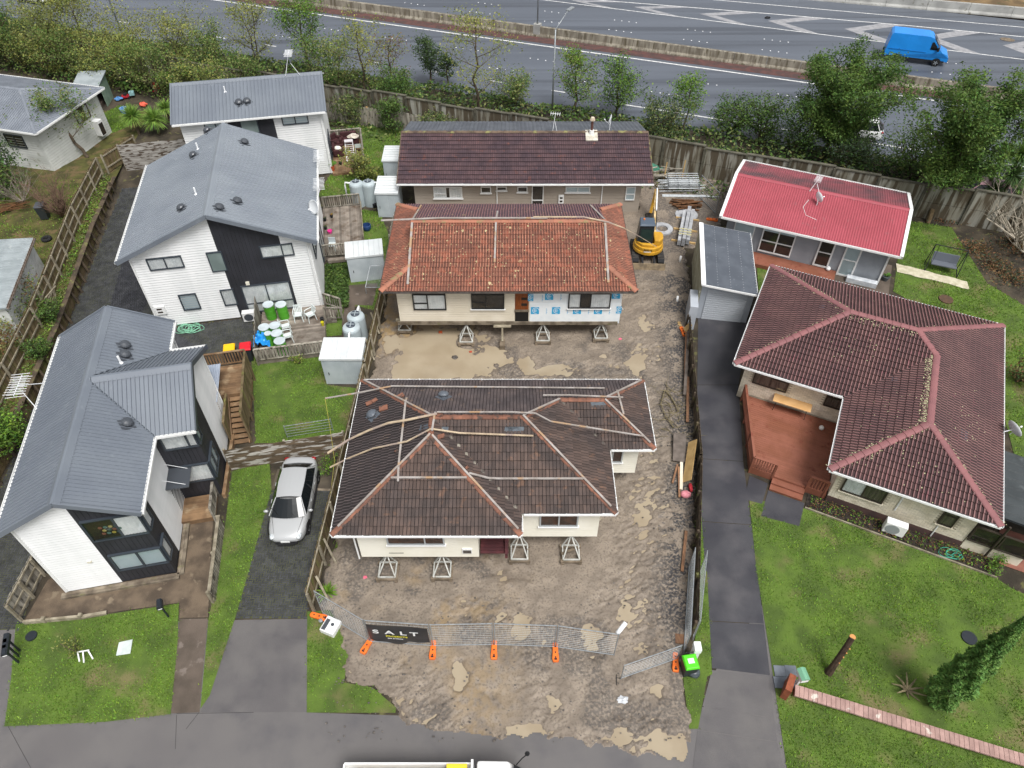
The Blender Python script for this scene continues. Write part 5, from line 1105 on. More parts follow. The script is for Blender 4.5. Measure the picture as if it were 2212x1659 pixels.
def bricks(W,s0,s1,z0,z1,holes,budget,m,L=.235,h=.082,g=.012,name='brick'):
    me=MB().box(0,L-g,-.012,.012,0,h-g).mesh(name);me.materials.append(m);rest=MB();n=0;im=wmat(wl11).inverted();cand=[]
    rows=int((z1-z0)/h)
    for i in range(rows):
        x=s0-(i % 2)*L/2
        while x<s1:
            a,b,z=max(x,s0),min(x+L-g,s1),z0+i*h
            hit=any(a<q[1] and b>q[0] and z<q[3] and z+h>q[2] for q in holes)
            if not hit and b-a>.04:
                full=(a==x and b==x+L-g);cand.append((a,b,z,full))
            x+=L
    random.shuffle(cand);cand.sort(key=lambda c:-c[2] if False else 0)
    for a,b,z,full in cand:
        if full and n<budget:inst(name,me,wl11,im @ basis(W.P(a,z,.004),W.a,W.n,UP));n+=1
        else:wbox(rest,W,a,b,z,z+h-g,0,.016)
    if rest.f:stuff(rest.build(name+'work',m,wl11,world=True))
D11=A11.to_3x3();WF11=Wall(w11(5.95,13.38,0),D11 @ V(1,0,0));MF11=Wall(w11(.55,8.5,0),D11 @ V(1,0,0));WL11=Wall(w11(5.95,8.5,0),D11 @ V(0,-1,0));ML11=Wall(w11(.55,.55,0),D11 @ V(0,-1,0))
m_dfr=mat('bronze_frame','#3a332c',r=.45)
a0,z0=WF11.sz((3,2,660,945));a1=WF11.sz((3,2,1012,1062))[0];b0,zb=WF11.sz((3,2,1475,1222));b1=WF11.sz((3,2,1600,1262))[0]
window(h11,WF11,a0,a1,z0,2.3,m_dfr,panes=(1,1),fills=('curtain','drape'),sill=m_brick);window(h11,WF11,b0,b1,zb,2.3,m_dfr,fills=('drape',),sill=m_brick,transom={0:.6})
c0,zc=MF11.sz((2,2,2060,40));c1=MF11.sz((3,2,205,125))[0];window(h11,MF11,c0,c1,zc,2.4,m_dfr,panes=(1,1),fills=('drape',),transom={1:.65})
d0,zd=MF11.sz((3,2,515,230));d1=5.3;window(h11,MF11,d0,d1,zd,2.4,m_dfr,fills=('drape',),transom={0:.6})
bricks(WF11,0,5.8,.42,2.62,[(a0,a1,z0-.06,2.3),(b0,b1,zb-.06,2.3)],170,m_brick)
bricks(MF11,0,5.4,.42,2.62,[(c0,c1,zc,2.4),(d0,d1,zd,2.4)],125,m_brick)
bricks(WL11,0,4.88,.42,2.62,[],0,m_brick,name='side_brick')
mb=MB();wbox(mb,WF11,0,5.8,.0,.4,.0,.03);mb.build('plinth',mat('dark_plinth','#5a4440','#4a3a38',r=.8,sc=2),h11,world=True)
MB().path([WF11.P(2.75,2.6,.06),WF11.P(2.75,1.0,.06)],.04,8).build('pipe_cover',m_white,h11,world=True);MB().path([WF11.P(4.6,1.0,.05),WF11.P(4.6,.1,.05)],.03,8).build('waste_pipe',m_white,h11,world=True)
for q in ((3,1,505,1010),(3,1,1120,1615)):
    fc=f11[1] if q[3]<1200 else f11[3];o,a,b,n=face_axes(fc);d=Q(*q,0)-CAMP;t=(o-CAMP).dot(n)/d.dot(n);c=CAMP+d*t
    MB().box(-.17,.17,-.13,.13,.05,.065,basis(c,a,b,n)).build('slipped_tile_patch',mat('dark_patch','#3c3a42',r=.7),roof11,world=True)
o,a,b,n=face_axes(f11[5]);d=Q(3,2,1700,500,0)-CAMP;c=CAMP+d*((o-CAMP).dot(n)/d.dot(n));MB().box(-.35,.35,-.18,.18,.05,.065,basis(c,a,b,n)).build('slipped_tile_patch',MATS['dark_patch'],roof11,world=True)
dish('satellite_dish','satellite dish on struts beyond the right eave of the maroon tiled roof',w11(12.3,8.4,2.75),(.35,.0,.35),(.75,.2,.35),.42)
# lean-to sunroom at the far corner of the brick house
su=thing('sunroom','dark glazed lean-to with white base panel at the right end of the brick bungalow','sunroom',w11(11.8,13.35,0),RAD(-25.5));SW=Wall(w11(11.8,13.4,0),D11 @ V(1,0,0))
mb=MB();wbox(mb,SW,0,2.3,0,.72,-.1,.0);mb.build('base_panel',m_brick,su,world=True);window(su,SW,0,2.3,.72,1.75,m_dfr,panes=(1,1),fills=('dark',),dep=.06)
MB().tube(SW.P(1.0,.1,.1),SW.P(1.0,2.4,.1),.05,n=8).build('post',m_dfr,su,world=True)
m_cp=mat('dark_carport_sheet','#3f4446','#33383a',r=.6,sc=.8,third='#4d5253',tsc=2)
cr=[w11(12.35,9.3,2.62),w11(12.35,13.3,2.62),w11(17,13.3,2.4),w11(17,9.3,2.4)];mb=MB();mb.poly(cr);mb.poly([q_-V(0,0,.08) for q_ in cr][::-1]);rs_=mb.build('roof',m_cp,su,world=True)
metal_roof(rs_,[[cr[3],cr[2],cr[1],cr[0]]],.5,'rib',m_cp,1.0)
for u_ in (12.6,16.6):MB().tube(w11(u_,13.0,0),w11(u_,13.0,2.45),.05,n=8).build('post',m_dfr,su,world=True)
MB().box(12.4-12.35,.9,-.35,0,.0,.3,basis(w11(12.5,9.0,.5),D11 @ V(1,0,0),D11 @ V(0,1,0),UP)).build('timber_planter',mat('orange_stain','#8a4a34','#7a422f',r=.7,sc=2),su,world=True)
# ================================================================ FENCES, WALLS, DECKS
m_pal=mat('grey_paling','#a09b90','#7d776c',r=.9,sc=1.6,stretch=(2,2,.5),isl=.3,third='#4a453d',tsc=2.5,tmix=(.5,.68),bump=.3,bsc=40)
m_palb=mat('brown_paling','#7a6a50','#57492f',r=.9,sc=1.6,stretch=(2,2,.5),isl=.2,third='#6c6c3a',tsc=2,tmix=(.5,.7),bump=.3,bsc=40)
m_paldk=mat('dark_paling','#55493b','#3c342b',r=.9,sc=1.6,isl=.2,third='#6a6a40',tsc=2,tmix=(.55,.7),bump=.3,bsc=40)
m_rail=mat('fence_rail','#99917f','#776f5e',r=.9,sc=3,isl=.12,bump=.2,bsc=40)
def pm(w,h,t,m,key={}):
    k=(round(w,3),round(h,3),m.name)
    if k not in key:
        me=MB().box(-w/2,w/2,-t/2,t/2,0,h).mesh('paling');me.materials.append(m);key[k]=me
    return key[k]
def fence(name,label,p0,p1,h,m=m_pal,mr=m_rail,side=1,pw=.145,gap=.012,rails=(.25,.85),post=2.4,jit=.04,z1=None,skip=None,group=None,top=False,name_p='paling',lean=.015):
    p0,p1=Vector(p0),Vector(p1);d=p1-p0;L=math.hypot(d.x,d.y);dz=d.z/L;dh=V(d.x,d.y,0).normalized();n=V(dh.y,-dh.x,0)*side;ang=math.atan2(dh.y,dh.x)
    f=thing(name,label,'fence',p0,ang,group);im=wmat(f).inverted();k=int(L/(pw+gap));me=pm(pw,h,.018,m)
    for i in range(k):
        if skip and skip(i/k):continue
        t=(i+.5)*L/k;b=p0+dh*t+V(0,0,dz*t)
        inst(name_p,me,f,im @ Matrix.Translation(b+V(0,0,random.uniform(-jit,jit*.5))) @ Matrix.Rotation(ang+random.gauss(0,.02),4,'Z') @ Matrix.Rotation(random.gauss(0,lean),4,'Y'))
    for r in rails:
        MB().bar(p0+V(0,0,h*r)+n*.035,p1+V(0,0,h*r)+n*.035,.045,.09).build('rail',mr,f,world=True)
    q=int(L/post)+1
    for i in range(q+1):
        t=L*i/q;b=p0+dh*t+V(0,0,dz*t)+n*.1;MB().box(-.05,.05,-.05,.05,-.05,h*.98,Matrix.Translation(b)).build('post',mr,f,world=True)
    if top:MB().bar(p0+V(0,0,h+.03),p1+V(0,0,h+.03),.14,.03).build('cap_rail',mr,f,world=True)
    return f
# concrete noise wall along the motorway
m_nw=mat('streaked_concrete','#a3a298','#7a7566',r=.9,sc=.9,stretch=(2.2,2.2,.22),third='#554c3d',tsc=1.8,tmix=(.42,.56),bump=.2,bsc=20,isl=.06,k=.9)
m_nwp=mat('dark_post','#5d5a4e','#48463c',r=.9,sc=2)
nw=thing('noise_wall','tall stained concrete panel wall between the back gardens and the motorway','wall',MW(-45,-20.6),MA);s=-46.
k=0
while s<46:
    hgt=2.55+.12*math.sin(k*1.7)
    for z0,z1 in ((0,1.22),(1.25,hgt)):
        mb=MB();A=[MW(s+.08,-20.66,z0),MW(s+2.9,-20.66,z0),MW(s+2.9,-20.54,z0),MW(s+.08,-20.54,z0)];mb.hexa(A+[a_+V(0,0,z1-z0) for a_ in A]);mb.build('wall_panel',m_nw,nw,world=True)
    mb=MB();A=[MW(s-.05,-20.72,hgt+.0),MW(s+3,-20.72,hgt),MW(s+3,-20.48,hgt),MW(s-.05,-20.48,hgt)];mb.hexa(A+[a_+V(0,0,.07) for a_ in A]);mb.build('coping',m_nwp,nw,world=True)
    mb=MB();A=[MW(s-.1,-20.78,0),MW(s+.06,-20.78,0),MW(s+.06,-20.5,0),MW(s-.1,-20.5,0)];mb.hexa(A+[a_+V(0,0,hgt+.03) for a_ in A]);mb.build('wall_post',m_nwp,nw,world=True)
    s+=3.0;k+=1
fence('paling_fence','grey vertical paling fence with one pale new board behind the third townhouse',Q(1,0,575,1010),Q(1,0,1240,1100),1.6,side=-1,jit=.06)
o=MB().box(-.075,.075,-.02,.02,0,1.66,Matrix.Translation(Q(1,0,975,1060)+V(0,-.04,0)) @ Matrix.Rotation(RAD(-15),4,'Z')).build('new_paling',mat('new_pine','#c9a06a',r=.8),[x for x in bpy.data.objects if x.name=='paling_fence'][0],world=True)
fence('paling_fence','grey paling fence running on behind the long brown roof',Q(1,0,1240,1100),V(-4.2,54.6,0),1.6,side=-1,jit=.06)
fence('paling_fence','leaning pale paling fence behind the scaffold pile',V(9.4,51.7,0),V(13.2,50.2,0),1.6,side=-1,jit=.08,lean=.04)
# left boundary: fence over timber retaining wall
ed=[V(-24.45,14,.95),V(-24.95,22,.95),V(-26.15,30.97,.95),V(-26.7,33.85,.95),V(-28.2,41.2,.95),V(-29.55,48.2,.5)]
fl=['the lowest stretch of railed brown fence by the street corner','railed brown fence beside the antenna and hedge','short railed fence stretch with the lattice panel','long railed fence beside the white boarded garage','railed fence with mossy foot beside the bare red shrub']
for i in range(5):
    off=V(-.75,0,0);fence('boundary_fence','weathered '+fl[i].replace('the lowest','lowest'),ed[i]+off+V(0,0,0),ed[i+1]+off,1.6,m=m_palb,side=1,rails=(.2,.55,.9),group='left boundary fence stretches')
rt=thing('retaining_wall','dark timber retaining wall with leaning posts along the side drive','wall',(-26,32,0))
for i in range(5):
    a,b=ed[i],ed[i+1];d=(b-a);d.z=0;L=d.length;d.normalize();n=V(d.y,-d.x,0)
    for z in (.12,.36,.6,.84):MB().bar(V(a.x,a.y,z)+n*.02,V(b.x,b.y,z+(b.z-a.z)*z),.05,.225).build('retaining_plank',m_palb,rt,world=True)
    MB().bar(V(a.x,a.y,a.z+.03)+n*.08,V(b.x,b.y,b.z+.03)+n*.08,.3,.05).build('cap_plank',m_paldk,rt,world=True)
    for j in range(int(L/1.05)):
        p_=a+d*(1.05*j+.4);MB().tube(V(p_.x,p_.y,-.02)+n*.26,V(p_.x,p_.y,.93)+n*.13,.085,.08,8).build('retaining_post',m_paldk,rt,world=True)
lt=thing('lattice_panel','small slatted panel leaning on the boundary fence near the white garage','panel',V(-26.9,32.6,.95))
for i in range(7):MB().bar(V(-26.95+i*.02,32.0+i*.16,1.05),V(-26.75+i*.02,32.25+i*.16,2.05),.05,.02).build('slat',m_rail,lt,world=True)
for q in (0,1):MB().bar(V(-26.95+.2*q,31.95+.3*q,1.05+q),V(-26.83+.2*q,33.1+.3*q,1.05+q),.06,.04).build('frame_rail',m_rail,lt,world=True)
def board_fence(name,label,p0,p1,h,nb,m,z0=0.,side=1,mr=m_rail):
    p0,p1=Vector(p0),Vector(p1);d=(p1-p0);L=d.length;d.normalize();n=V(d.y,-d.x,0)*side;f=thing(name,label,'fence',p0,math.atan2(d.y,d.x));bh=h/nb
    for sgm in range(max(1,int(L/2.4))):
        a=p0+d*(L*sgm/max(1,int(L/2.4)));b=p0+d*(L*(sgm+1)/max(1,int(L/2.4))-.01)
        for i in range(nb):
            z=z0+i*bh+bh/2;MB().bar(a+V(0,0,z)+n*random.uniform(.0,.015),b+V(0,0,z+random.uniform(-.015,.015))+n*random.uniform(0,.015),.025,bh-.012).build('board',m,f,world=True)
        MB().box(-.05,.05,-.05,.05,0,h+z0,Matrix.Translation(a-n*.07)).build('post',mr,f,world=True)
    MB().box(-.05,.05,-.05,.05,0,h+z0,Matrix.Translation(p1-n*.07)).build('post',mr,f,world=True)
    return f
m_bf=mat('peeling_board','#6b5c4a','#544838',r=.9,sc=1.5,stretch=(1,1,4),third='#b3afa8',tsc=1.6,tmix=(.5,.6),isl=.15,bump=.3,bsc=30)
board_fence('board_fence','peeling horizontal board fence behind the silver car',V(-13.75,21.6,0),V(-8.25,22.72,0),1.5,9,m_bf)
m_bf2=mat('silver_board','#a3a09a','#8a8680',r=.9,sc=1.5,stretch=(1,1,4),third='#4d4238',tsc=2.2,tmix=(.5,.6),isl=.12)
board_fence('board_fence','wide silvery grey board fence between the yucca plants and the grey gable roof',V(-29.35,50.0,0),V(-23.6,51.2,0),2.1,7,m_bf2)
fence('boundary_fence','short brown fence return below the yucca plants',V(-30.3,49.0,.4),V(-29.4,52.6,.1),1.5,m=m_palb,side=1,group='left boundary fence stretches')
# fences round the site
fence('site_fence','leaning brown paling fence along the left of the mud from street to sheds',V(-8.38,14.15,0),V(-7.95,27.5,0),1.6,m=m_palb,side=1,jit=.06,rails=(.2,.9),lean=.03)
fence('site_fence','brown paling fence between the white sheds and the orange roofed house',V(-7.95,27.5,0),V(-7.75,36.3,0),1.6,m=m_palb,side=1,jit=.06,lean=.03)
fence('site_fence','short grey fence end beside the tanks and white shed',V(-8.0,39.4,0),V(-7.9,42.2,0),1.5,m=m_pal,side=1)
br=thing('fence_brace','loose timber braces leaning on the left site fence','timber',(-7.9,18,0))
for y in (14.6,16.4,27.0,29.2,31.4):MB().bar(V(-8.15,y+.5,1.3),V(-7.75,y,.1),.09,.04).build('brace',m_rail,br,world=True)
fence('site_fence','dark old paling fence between the mud and the tar sealed drive',V(7.42,13.1,0),V(9.1,21.5,0),1.3,m=m_paldk,mr=m_paldk,side=-1,jit=.05,lean=.02)
fence('site_fence','dark paling fence beside the drive below the small garage',V(9.1,21.5,0),V(10.25,31.7,0),1.3,m=m_paldk,mr=m_paldk,side=-1,jit=.05,lean=.02)
# short fences round the front townhouse
fence('path_fence','low slatted timber fence beside the brown entry path',V(-12.55,14.6,0),V(-13.2,18.3,0),.95,m=m_pal,side=-1,pw=.07,gap=.06,rails=(.2,.9),top=True)
fence('side_fence','grey railed timber fence at the left front corner of the townhouse',V(-20.45,13.75,0),V(-20.45,16.9,0),1.35,m=m_pal,side=1,rails=(.15,.55,.92),post=1.4)
gt=thing('front_rail','low broken timber rail along the front lawn edge','rail',Q(0,3,200,430))
MB().bar(Q(0,3,200,430,.12),Q(0,3,690,385,.12),.1,.22).build('rail_board',m_rail,gt,world=True);MB().bar(Q(0,3,690,385,.15),Q(0,3,900,348,.1),.14,.12).build('rail_board',m_rail,gt,world=True)
for q in (390,700):MB().box(-.07,.07,-.07,.07,0,.35,Matrix.Translation(Q(0,3,q,425 if q<500 else 395))).build('rail_post',m_rail,gt,world=True)
# ---------------------------------------------------------------- decks
m_deck=mat('grey_decking','#857c72','#6b6259',r=.85,sc=2,isl=.3,third='#5a4c40',tsc=1.5,tmix=(.55,.7),bump=.2,bsc=40)
m_deckb=mat('brown_decking','#856a4e','#6f5740',r=.8,sc=2,isl=.25,third='#9a8468',tsc=1.5,tmix=(.55,.7))
m_deckr=mat('red_stain','#8f5a48','#82503c',r=.6,sc=1.2,isl=.06,third='#7d4636',tsc=2.5,k=.9)
def deck(name,label,T,x0,x1,y0,y1,z,m,along='x',bw=.14,skirt=True,cut=None):
    d=thing(name,label,'deck',T((x0+x1)/2,y0,0),math.atan2((T(1,0,0)-T(0,0,0)).y,(T(1,0,0)-T(0,0,0)).x))
    n=max(1,round(((y1-y0) if along=='x' else (x1-x0))/bw))
    for i in range(n):
        if along=='x':a=y0+(y1-y0)*i/n;b=y0+(y1-y0)*(i+1)/n-.008;c=(cut(a) if cut else x0,x1,a,b)
        else:a=x0+(x1-x0)*i/n;b=x0+(x1-x0)*(i+1)/n-.008;c=(a,b,y0,y1)
        p=[T(c[0],c[2],z-.03),T(c[1],c[2],z-.03),T(c[1],c[3],z-.03),T(c[0],c[3],z-.03)];MB().hexa(p+[q+V(0,0,.03) for q in p]).build('deck_board',m,d,world=True)
    if skirt:
        for c in ((x0,x1,y0,y0+.04),(x0,x1,y1-.04,y1),(x0,x0+.04,y0+.05,y1-.05),(x1-.04,x1,y0+.05,y1-.05)):
            p=[T(c[0],c[2],0),T(c[1],c[2],0),T(c[1],c[3],0),T(c[0],c[3],0)];MB().hexa(p+[q+V(0,0,z-.035) for q in p]).build('deck_skirt',m,d,world=True)
    return d
def rail(d,a,b,z0,h,m,pw=.07,gap=.07,name='baluster',posts=1.3,cap=.12):
    a,b=Vector(a),Vector(b);L=(b-a).length;e=(b-a).normalized();n=max(1,int(L/(pw+gap)));ang=math.atan2(e.y,e.x);im=wmat(d).inverted();me=pm(pw,h-.14,.025,m)
    sl=(b.z-a.z)/L if L else 0
    for i in range(n):
        t=(i+.5)*L/n;inst(name,me,d,im @ Matrix.Translation(a+e*t+V(0,0,z0+.08)) @ Matrix.Rotation(ang,4,'Z'))
    MB().bar(a+V(0,0,z0+h),b+V(0,0,z0+h),cap,.04).build('handrail',m,d,world=True);MB().bar(a+V(0,0,z0+.1),b+V(0,0,z0+.1),.04,.07).build('bottom_rail',m,d,world=True)
    k=max(1,int(L/posts))
    for i in range(k+1):MB().box(-.045,.045,-.045,.045,0,h+z0-.02,Matrix.Translation(a+e*(L*i/k)) @ Matrix.Rotation(ang,4,'Z')).build('post',m,d,world=True)
d2=deck('timber_deck','weathered grey deck with green drums in front of the second townhouse',w2,-4.1,-.4,-3.9,.3,.35,m_deck,'x')
rail(d2,w2(-4.15,-3.95,0),w2(-.45,-3.95,0),.3,.9,m_pal,.12,.055);
for i in range(9):
    p_=[w2(-4.22,-3.6+i*.42,0),w2(-4.19,-3.6+i*.42,0),w2(-4.19,-3.2+i*.42,0),w2(-4.22,-3.2+i*.42,0)];MB().hexa(p_+[q+V(0,0,.95+.09*i) for q in p_]).build('screen_board',m_pal,d2,world=True)
rail(d2,w2(-.35,.1,.15),w2(.55,-.1,-.2),.35,.85,m_pal,.05,.09);rail(d2,w2(-.35,-1.2,.15),w2(.6,-1.0,-.2),.35,.85,m_pal,.05,.09)
for i in range(2):p_=[w2(-.36+.3*i,-1.1,0),w2(-.06+.3*i,-1.1,0),w2(-.06+.3*i,0,0),w2(-.36+.3*i,0,0)];MB().hexa(p_+[q+V(0,0,.24-.12*i) for q in p_]).build('step',m_deck,d2,world=True)
d2b=deck('timber_deck','grey side deck with flower pots beyond the second townhouse',w2,-.48,2.15,5.3,11.0,.35,m_deck,'y')
rail(d2b,w2(-.4,11.05,0),w2(2.15,11.05,0),.3,.9,m_pal);rail(d2b,w2(-.4,5.25,0),w2(1.1,5.2,0),.3,.9,m_pal);MB().bar(w2(2.2,6.6,.5),w2(2.2,11,.5),.05,.28).build('edge_board',m_rail,d2b,world=True)
MB().bar(w2(-.2,4.9,.2),w2(1.0,4.9,.2),.3,.2).build('step',m_deck,d2b,world=True)
d3=deck('timber_deck','small deck crowded with sofas behind the third townhouse',w3,-.35,2.05,.0,5.0,.2,m_deckb,'y');rail(d3,w3(2.1,.9,0),w3(2.1,5.1,0),.2,.9,m_pal,.1,.05);rail(d3,w3(-.3,5.1,0),w3(2.1,5.1,0),.2,.9,m_pal,.1,.05)
d1=deck('back_deck','raised brown deck with stair behind the front townhouse',w1,.5,2.5,9.5,11.7,1.4,m_deckb,'x')
rail(d1,w1(.4,11.75,0),w1(2.6,11.75,0),1.4,.9,m_deckb);rail(d1,w1(2.6,7.3,0),w1(2.6,11.7,0),.6,1.6,m_palb,.12,.03)
for i in range(9):
    y=9.45-.245*i;z=1.22-.14*i;p_=[w1(1.72,y-.26,z-.04),w1(2.5,y-.26,z-.04),w1(2.5,y,z-.04),w1(1.72,y,z-.04)];MB().hexa(p_+[q+V(0,0,.04) for q in p_]).build('stair_tread',m_deckb,d1,world=True)
for x in (1.68,2.52):MB().bar(w1(x,9.5,1.32),w1(x,7.2,.02),.05,.24).build('stringer',m_deckb,d1,world=True)
rail(d1,w1(1.62,7.4,0),w1(1.62,9.4,0),.1,1.5,m_palb,.1,.03)
mb=MB()
for i in range(12):
    p_=[w1(.45+i*.085,8.2,2.25),w1(.5+i*.085,8.2,2.29),w1(.5+i*.085,10.9,2.34),w1(.45+i*.085,10.9,2.3)];mb.poly(p_);p_=[w1(.5+i*.085,8.2,2.29),w1(.535+i*.085,8.2,2.25),w1(.535+i*.085,10.9,2.3),w1(.5+i*.085,10.9,2.34)];mb.poly(p_)
mb.build('clear_roof',mat('clear_sheet','#b4bcc9','#a3acba',r=.25,sc=2),d1,world=True)
for x,y in ((.5,8.3),(.5,10.8),(1.4,8.3)):MB().tube(w1(x,y,0),w1(x,y,2.26),.04,n=6).build('post',m_deckb,d1,world=True)
d1e=deck('entry_deck','small wet entry deck under the door canopy of the front townhouse',w1,-.3,1.15,2.8,4.15,.3,m_deckb,'x');rail(d1e,w1(1.2,2.7,0),w1(1.2,4.2,0),.25,.85,m_pal,.06,.05)
MB().bar(w1(1.5,4.0,.15),w1(1.75,8.6,.15),.16,.3).build('edge_board',m_deckb,d1e,world=True)
d9=deck('red_deck','red stained strip deck along the front of the red roofed house',w9,2.4,7.7,-.75,.55,.28,m_deckr,'x')
d11=deck('red_deck','wide red stained deck in the corner of the brick bungalow',lambda x,y,z:A11 @ V(x,y,z),.9,5.9,-13.3,-8.55,.35,m_deckr,'x',skirt=False,cut=lambda y:.9+(-8.7-y)*.318)
MB().bar(A11 @ V(2.3,-13.3,.17),A11 @ V(5.9,-13.3,.17),.04,.34).build('deck_skirt',m_deckr,d11,world=True);MB().bar(A11 @ V(.92,-8.6,.17),A11 @ V(2.3,-13.25,.17),.04,.34).build('deck_skirt',m_deckr,d11,world=True)
T11=lambda x,y,z:A11 @ V(x,y,z)
rail(d11,T11(.85,-8.7,0),T11(2.32,-13.3,0),.3,.9,m_deckr,.06,.06);rail(d11,T11(2.32,-13.3,0),T11(3.4,-13.3,0),.3,.9,m_deckr,.06,.06);rail(d11,T11(4.98,-13.32,0),T11(5.8,-13.32,0),.3,.9,m_deckr,.06,.06)
for i in range(2):p_=[T11(3.42,-13.65-.0-.3*i,0),T11(4.95,-13.65-.3*i,0),T11(4.95,-13.32-.3*i,0),T11(3.42,-13.32-.3*i,0)];MB().hexa(p_+[q+V(0,0,.22-.11*i) for q in p_]).build('step',m_deckr,d11,world=True)
sheet('paving_slab',[T11(2.5,-15.0,0),T11(3.3,-14.9,0),T11(3.3,-13.6,0),T11(2.4,-13.5,0)],.022,m_darkdrive);sheet('paving_slab',[T11(3.4,-15.6,0),T11(5.1,-15.4,0),T11(5.1,-14.0,0),T11(3.4,-14.0,0)],.022,m_darkdrive)
# brick boundary wall with big cap bricks
m_capb=mat('terracotta_coping','#a88a82','#977a73',r=.85,sc=3,isl=.12,third='#c9beb4',tsc=1.4,tmix=(.66,.7),bump=.2,bsc=30)
bw=thing('brick_wall','low garden wall capped with broad pinkish bricks in the front lawn','wall',(10.65,10.55,0));a,b=(Q(3,3,230,1045,.32)+Q(3,3,330,955,.32))/2,(Q(3,3,2200,1640,.32)+Q(3,3,2250,1545,.32))/2;a.z=b.z=0;b=b+(b-a)*.1;d=(b-a);L=d.length;d.normalize();n=V(d.y,-d.x,0)
MB().bar(a+V(0,0,.11),b+V(0,0,.11),.24,.24).build('wall_core',mat('wall_brick','#7d5a50','#6a4c44',r=.9,sc=5,isl=.1),bw,world=True)
k=int(L/.165);im=wmat(bw).inverted();me=MB().box(-.077,.077,-.22,.22,0,.08).mesh('cap_brick');me.materials.append(m_capb)
for i in range(k):inst('cap_brick',me,bw,im @ Matrix.Translation(a+d*(i+.5)*L/k+V(0,0,.23+random.uniform(0,.012))) @ Matrix.Rotation(math.atan2(d.y,d.x)+random.gauss(0,.015),4,'Z'))
# ================================================================ THINGS ON THE SITE
m_pvc=mat('white_plastic','#e9ebec',r=.4);m_orange=mat('orange_plastic','#e8742a','#d9651f',r=.55,sc=4);m_rubber=mat('black_rubber','#202124',r=.8)
m_steelg=mat('painted_steel','#b6b7b2','#9c9c96',r=.6,sc=4,third='#7a6a58',tsc=5,tmix=(.6,.72));m_crib=mat('crib_timber','#7d7060','#5f5446',r=.9,sc=2.5,isl=.2,bump=.3)
# jack stands
def jack(label,x,y,apex,rz=0.,timber=False):
    j=thing('jack_stand',label,'jack stand',(x,y,.05),rz,'steel jack stands on timber cribs')
    for i in range(2):
        for q in (-.38,.38):
            if i==0:MB().box(q-.07,q+.07,-.47,.47,0,.13).build('crib_sleeper',m_crib,j)
            else:MB().box(-.47,.47,q-.07,q+.07,.13,.26).build('crib_sleeper',m_crib,j)
    f=MB();b=[V(-.36,-.36,.3),V(.36,-.36,.3),V(.36,.36,.3),V(-.36,.36,.3)]
    for i in range(4):f.bar(b[i],b[(i+1) % 4],.06,.06)
    f.build('base_frame',m_steelg,j);top=V(0,apex,.93)
    for i in range(4):MB().bar(b[i],top,.05,.05).build('leg',m_steelg,j)
    MB().tube(top-V(0,0,.05),top+V(0,0,.1),.04,n=8).build('screw_head',m_gal,j);MB().box(-.42,.42,apex-.1,apex+.1,1.0,1.06).build('packing_plank',m_rail,j)
    if timber:MB().bar(V(-.42,-.1,.34),V(.3,.1,.55),.12,.04).build('packing_plank',m_crib,j)
    return j
jack('steel pyramid jack stand under the cream wall nearest the left site fence',-5.38,15.93,.38);jack('steel pyramid jack stand left of the maroon porch of the dark roofed house',-3.02,15.95,.38)
jack('steel pyramid jack stand right beside the maroon porch',.33,16.8,.5);jack('jack stand with crossed packing timbers under the right window of the dark roofed house',2.6,16.78,.5,timber=True)
jack('jack stand at the left corner of the orange roofed house by the fence',-6.25,31.8,-.3);jack('jack stand in the big brown puddle',-2.62,30.78,.42);jack('jack stand in front of the blue logo wrap near the brown door',1.78,30.9,.4);jack('jack stand under the wrapped corner at the right of the orange roofed house',5.13,31.1,.2)
pr=thing('timber_prop','single timber prop on a wooden shoe in the puddle below the orange roof','prop',(-.55,30.45,.03));MB().bar(V(0,.1,.3),V(0,.5,1.05),.1,.1).build('prop_post',m_rail,pr);MB().box(-.15,.15,-.35,.25,0,.3).build('prop_shoe',m_crib,pr);MB().box(-.5,.5,.4,.6,1.03,1.1).build('prop_head',m_rail,pr)
pr=thing('timber_prop','leaning timber prop under the right wing of the dark roofed house','prop',(4.1,18.6,.02));MB().bar(V(-.05,0,.0),V(.05,1.5,1.1),.12,.08).build('prop_post',m_rail,pr)
# temporary fence panels and their feet
m_wire=mat('fence_wire','#b3b8ba',r=.4,met=.4)
def panel(label,a,b,h=1.95,tilt=0.,base=.12,n=None):
    a,b=Vector(a),Vector(b);L=(b-a).length;d=(b-a).normalized();p=thing('temporary_fence',label,'temporary fence',a,math.atan2(d.y,d.x),'temporary wire fence panels');up=V(0,-math.sin(tilt),math.cos(tilt));X=V(L,0,0);o=V(0,0,base)
    fr=MB();fr.tube(o,o+X,.022,n=6);fr.tube(o+up*(h-base),o+X+up*(h-base),.022,n=6);fr.tube(V(0,0,.02),up*(h+.04),.022,n=6);fr.tube(X+V(0,0,.02),X+up*(h+.04),.022,n=6);fr.build('frame',m_gal,p)
    w=MB()
    for i in range(1,int((h-base)/.16)):w.tube(o+up*(.16*i),o+X+up*(.16*i),.0042,n=3,caps=False)
    for i in range(1,int(L/.16)):w.tube(o+V(.16*i,0,0),o+V(.16*i,0,0)+up*(h-base),.003,n=3,caps=False)
    stuff(w.build('wire_mesh',m_wire,p));return p
TF=[V(-7.92,14.06,.05),V(-5.75,12.81,.06),V(-3.2,12.63,.06),V(-.73,12.68,.06),V(1.75,12.59,.06),V(4.11,12.24,.06)]
tl=['temporary wire fence panel nearest the left site fence beside the white appliance','wire fence panel carrying the black banner','wire fence panel directly right of the black banner','wire fence panel in the middle of the row over a puddle','last wire fence panel of the row with the white pipe at its end']
for i in range(5):e=(TF[i+1]-TF[i]).normalized()*.04;panel(tl[i],TF[i]+e,TF[i+1]-e)
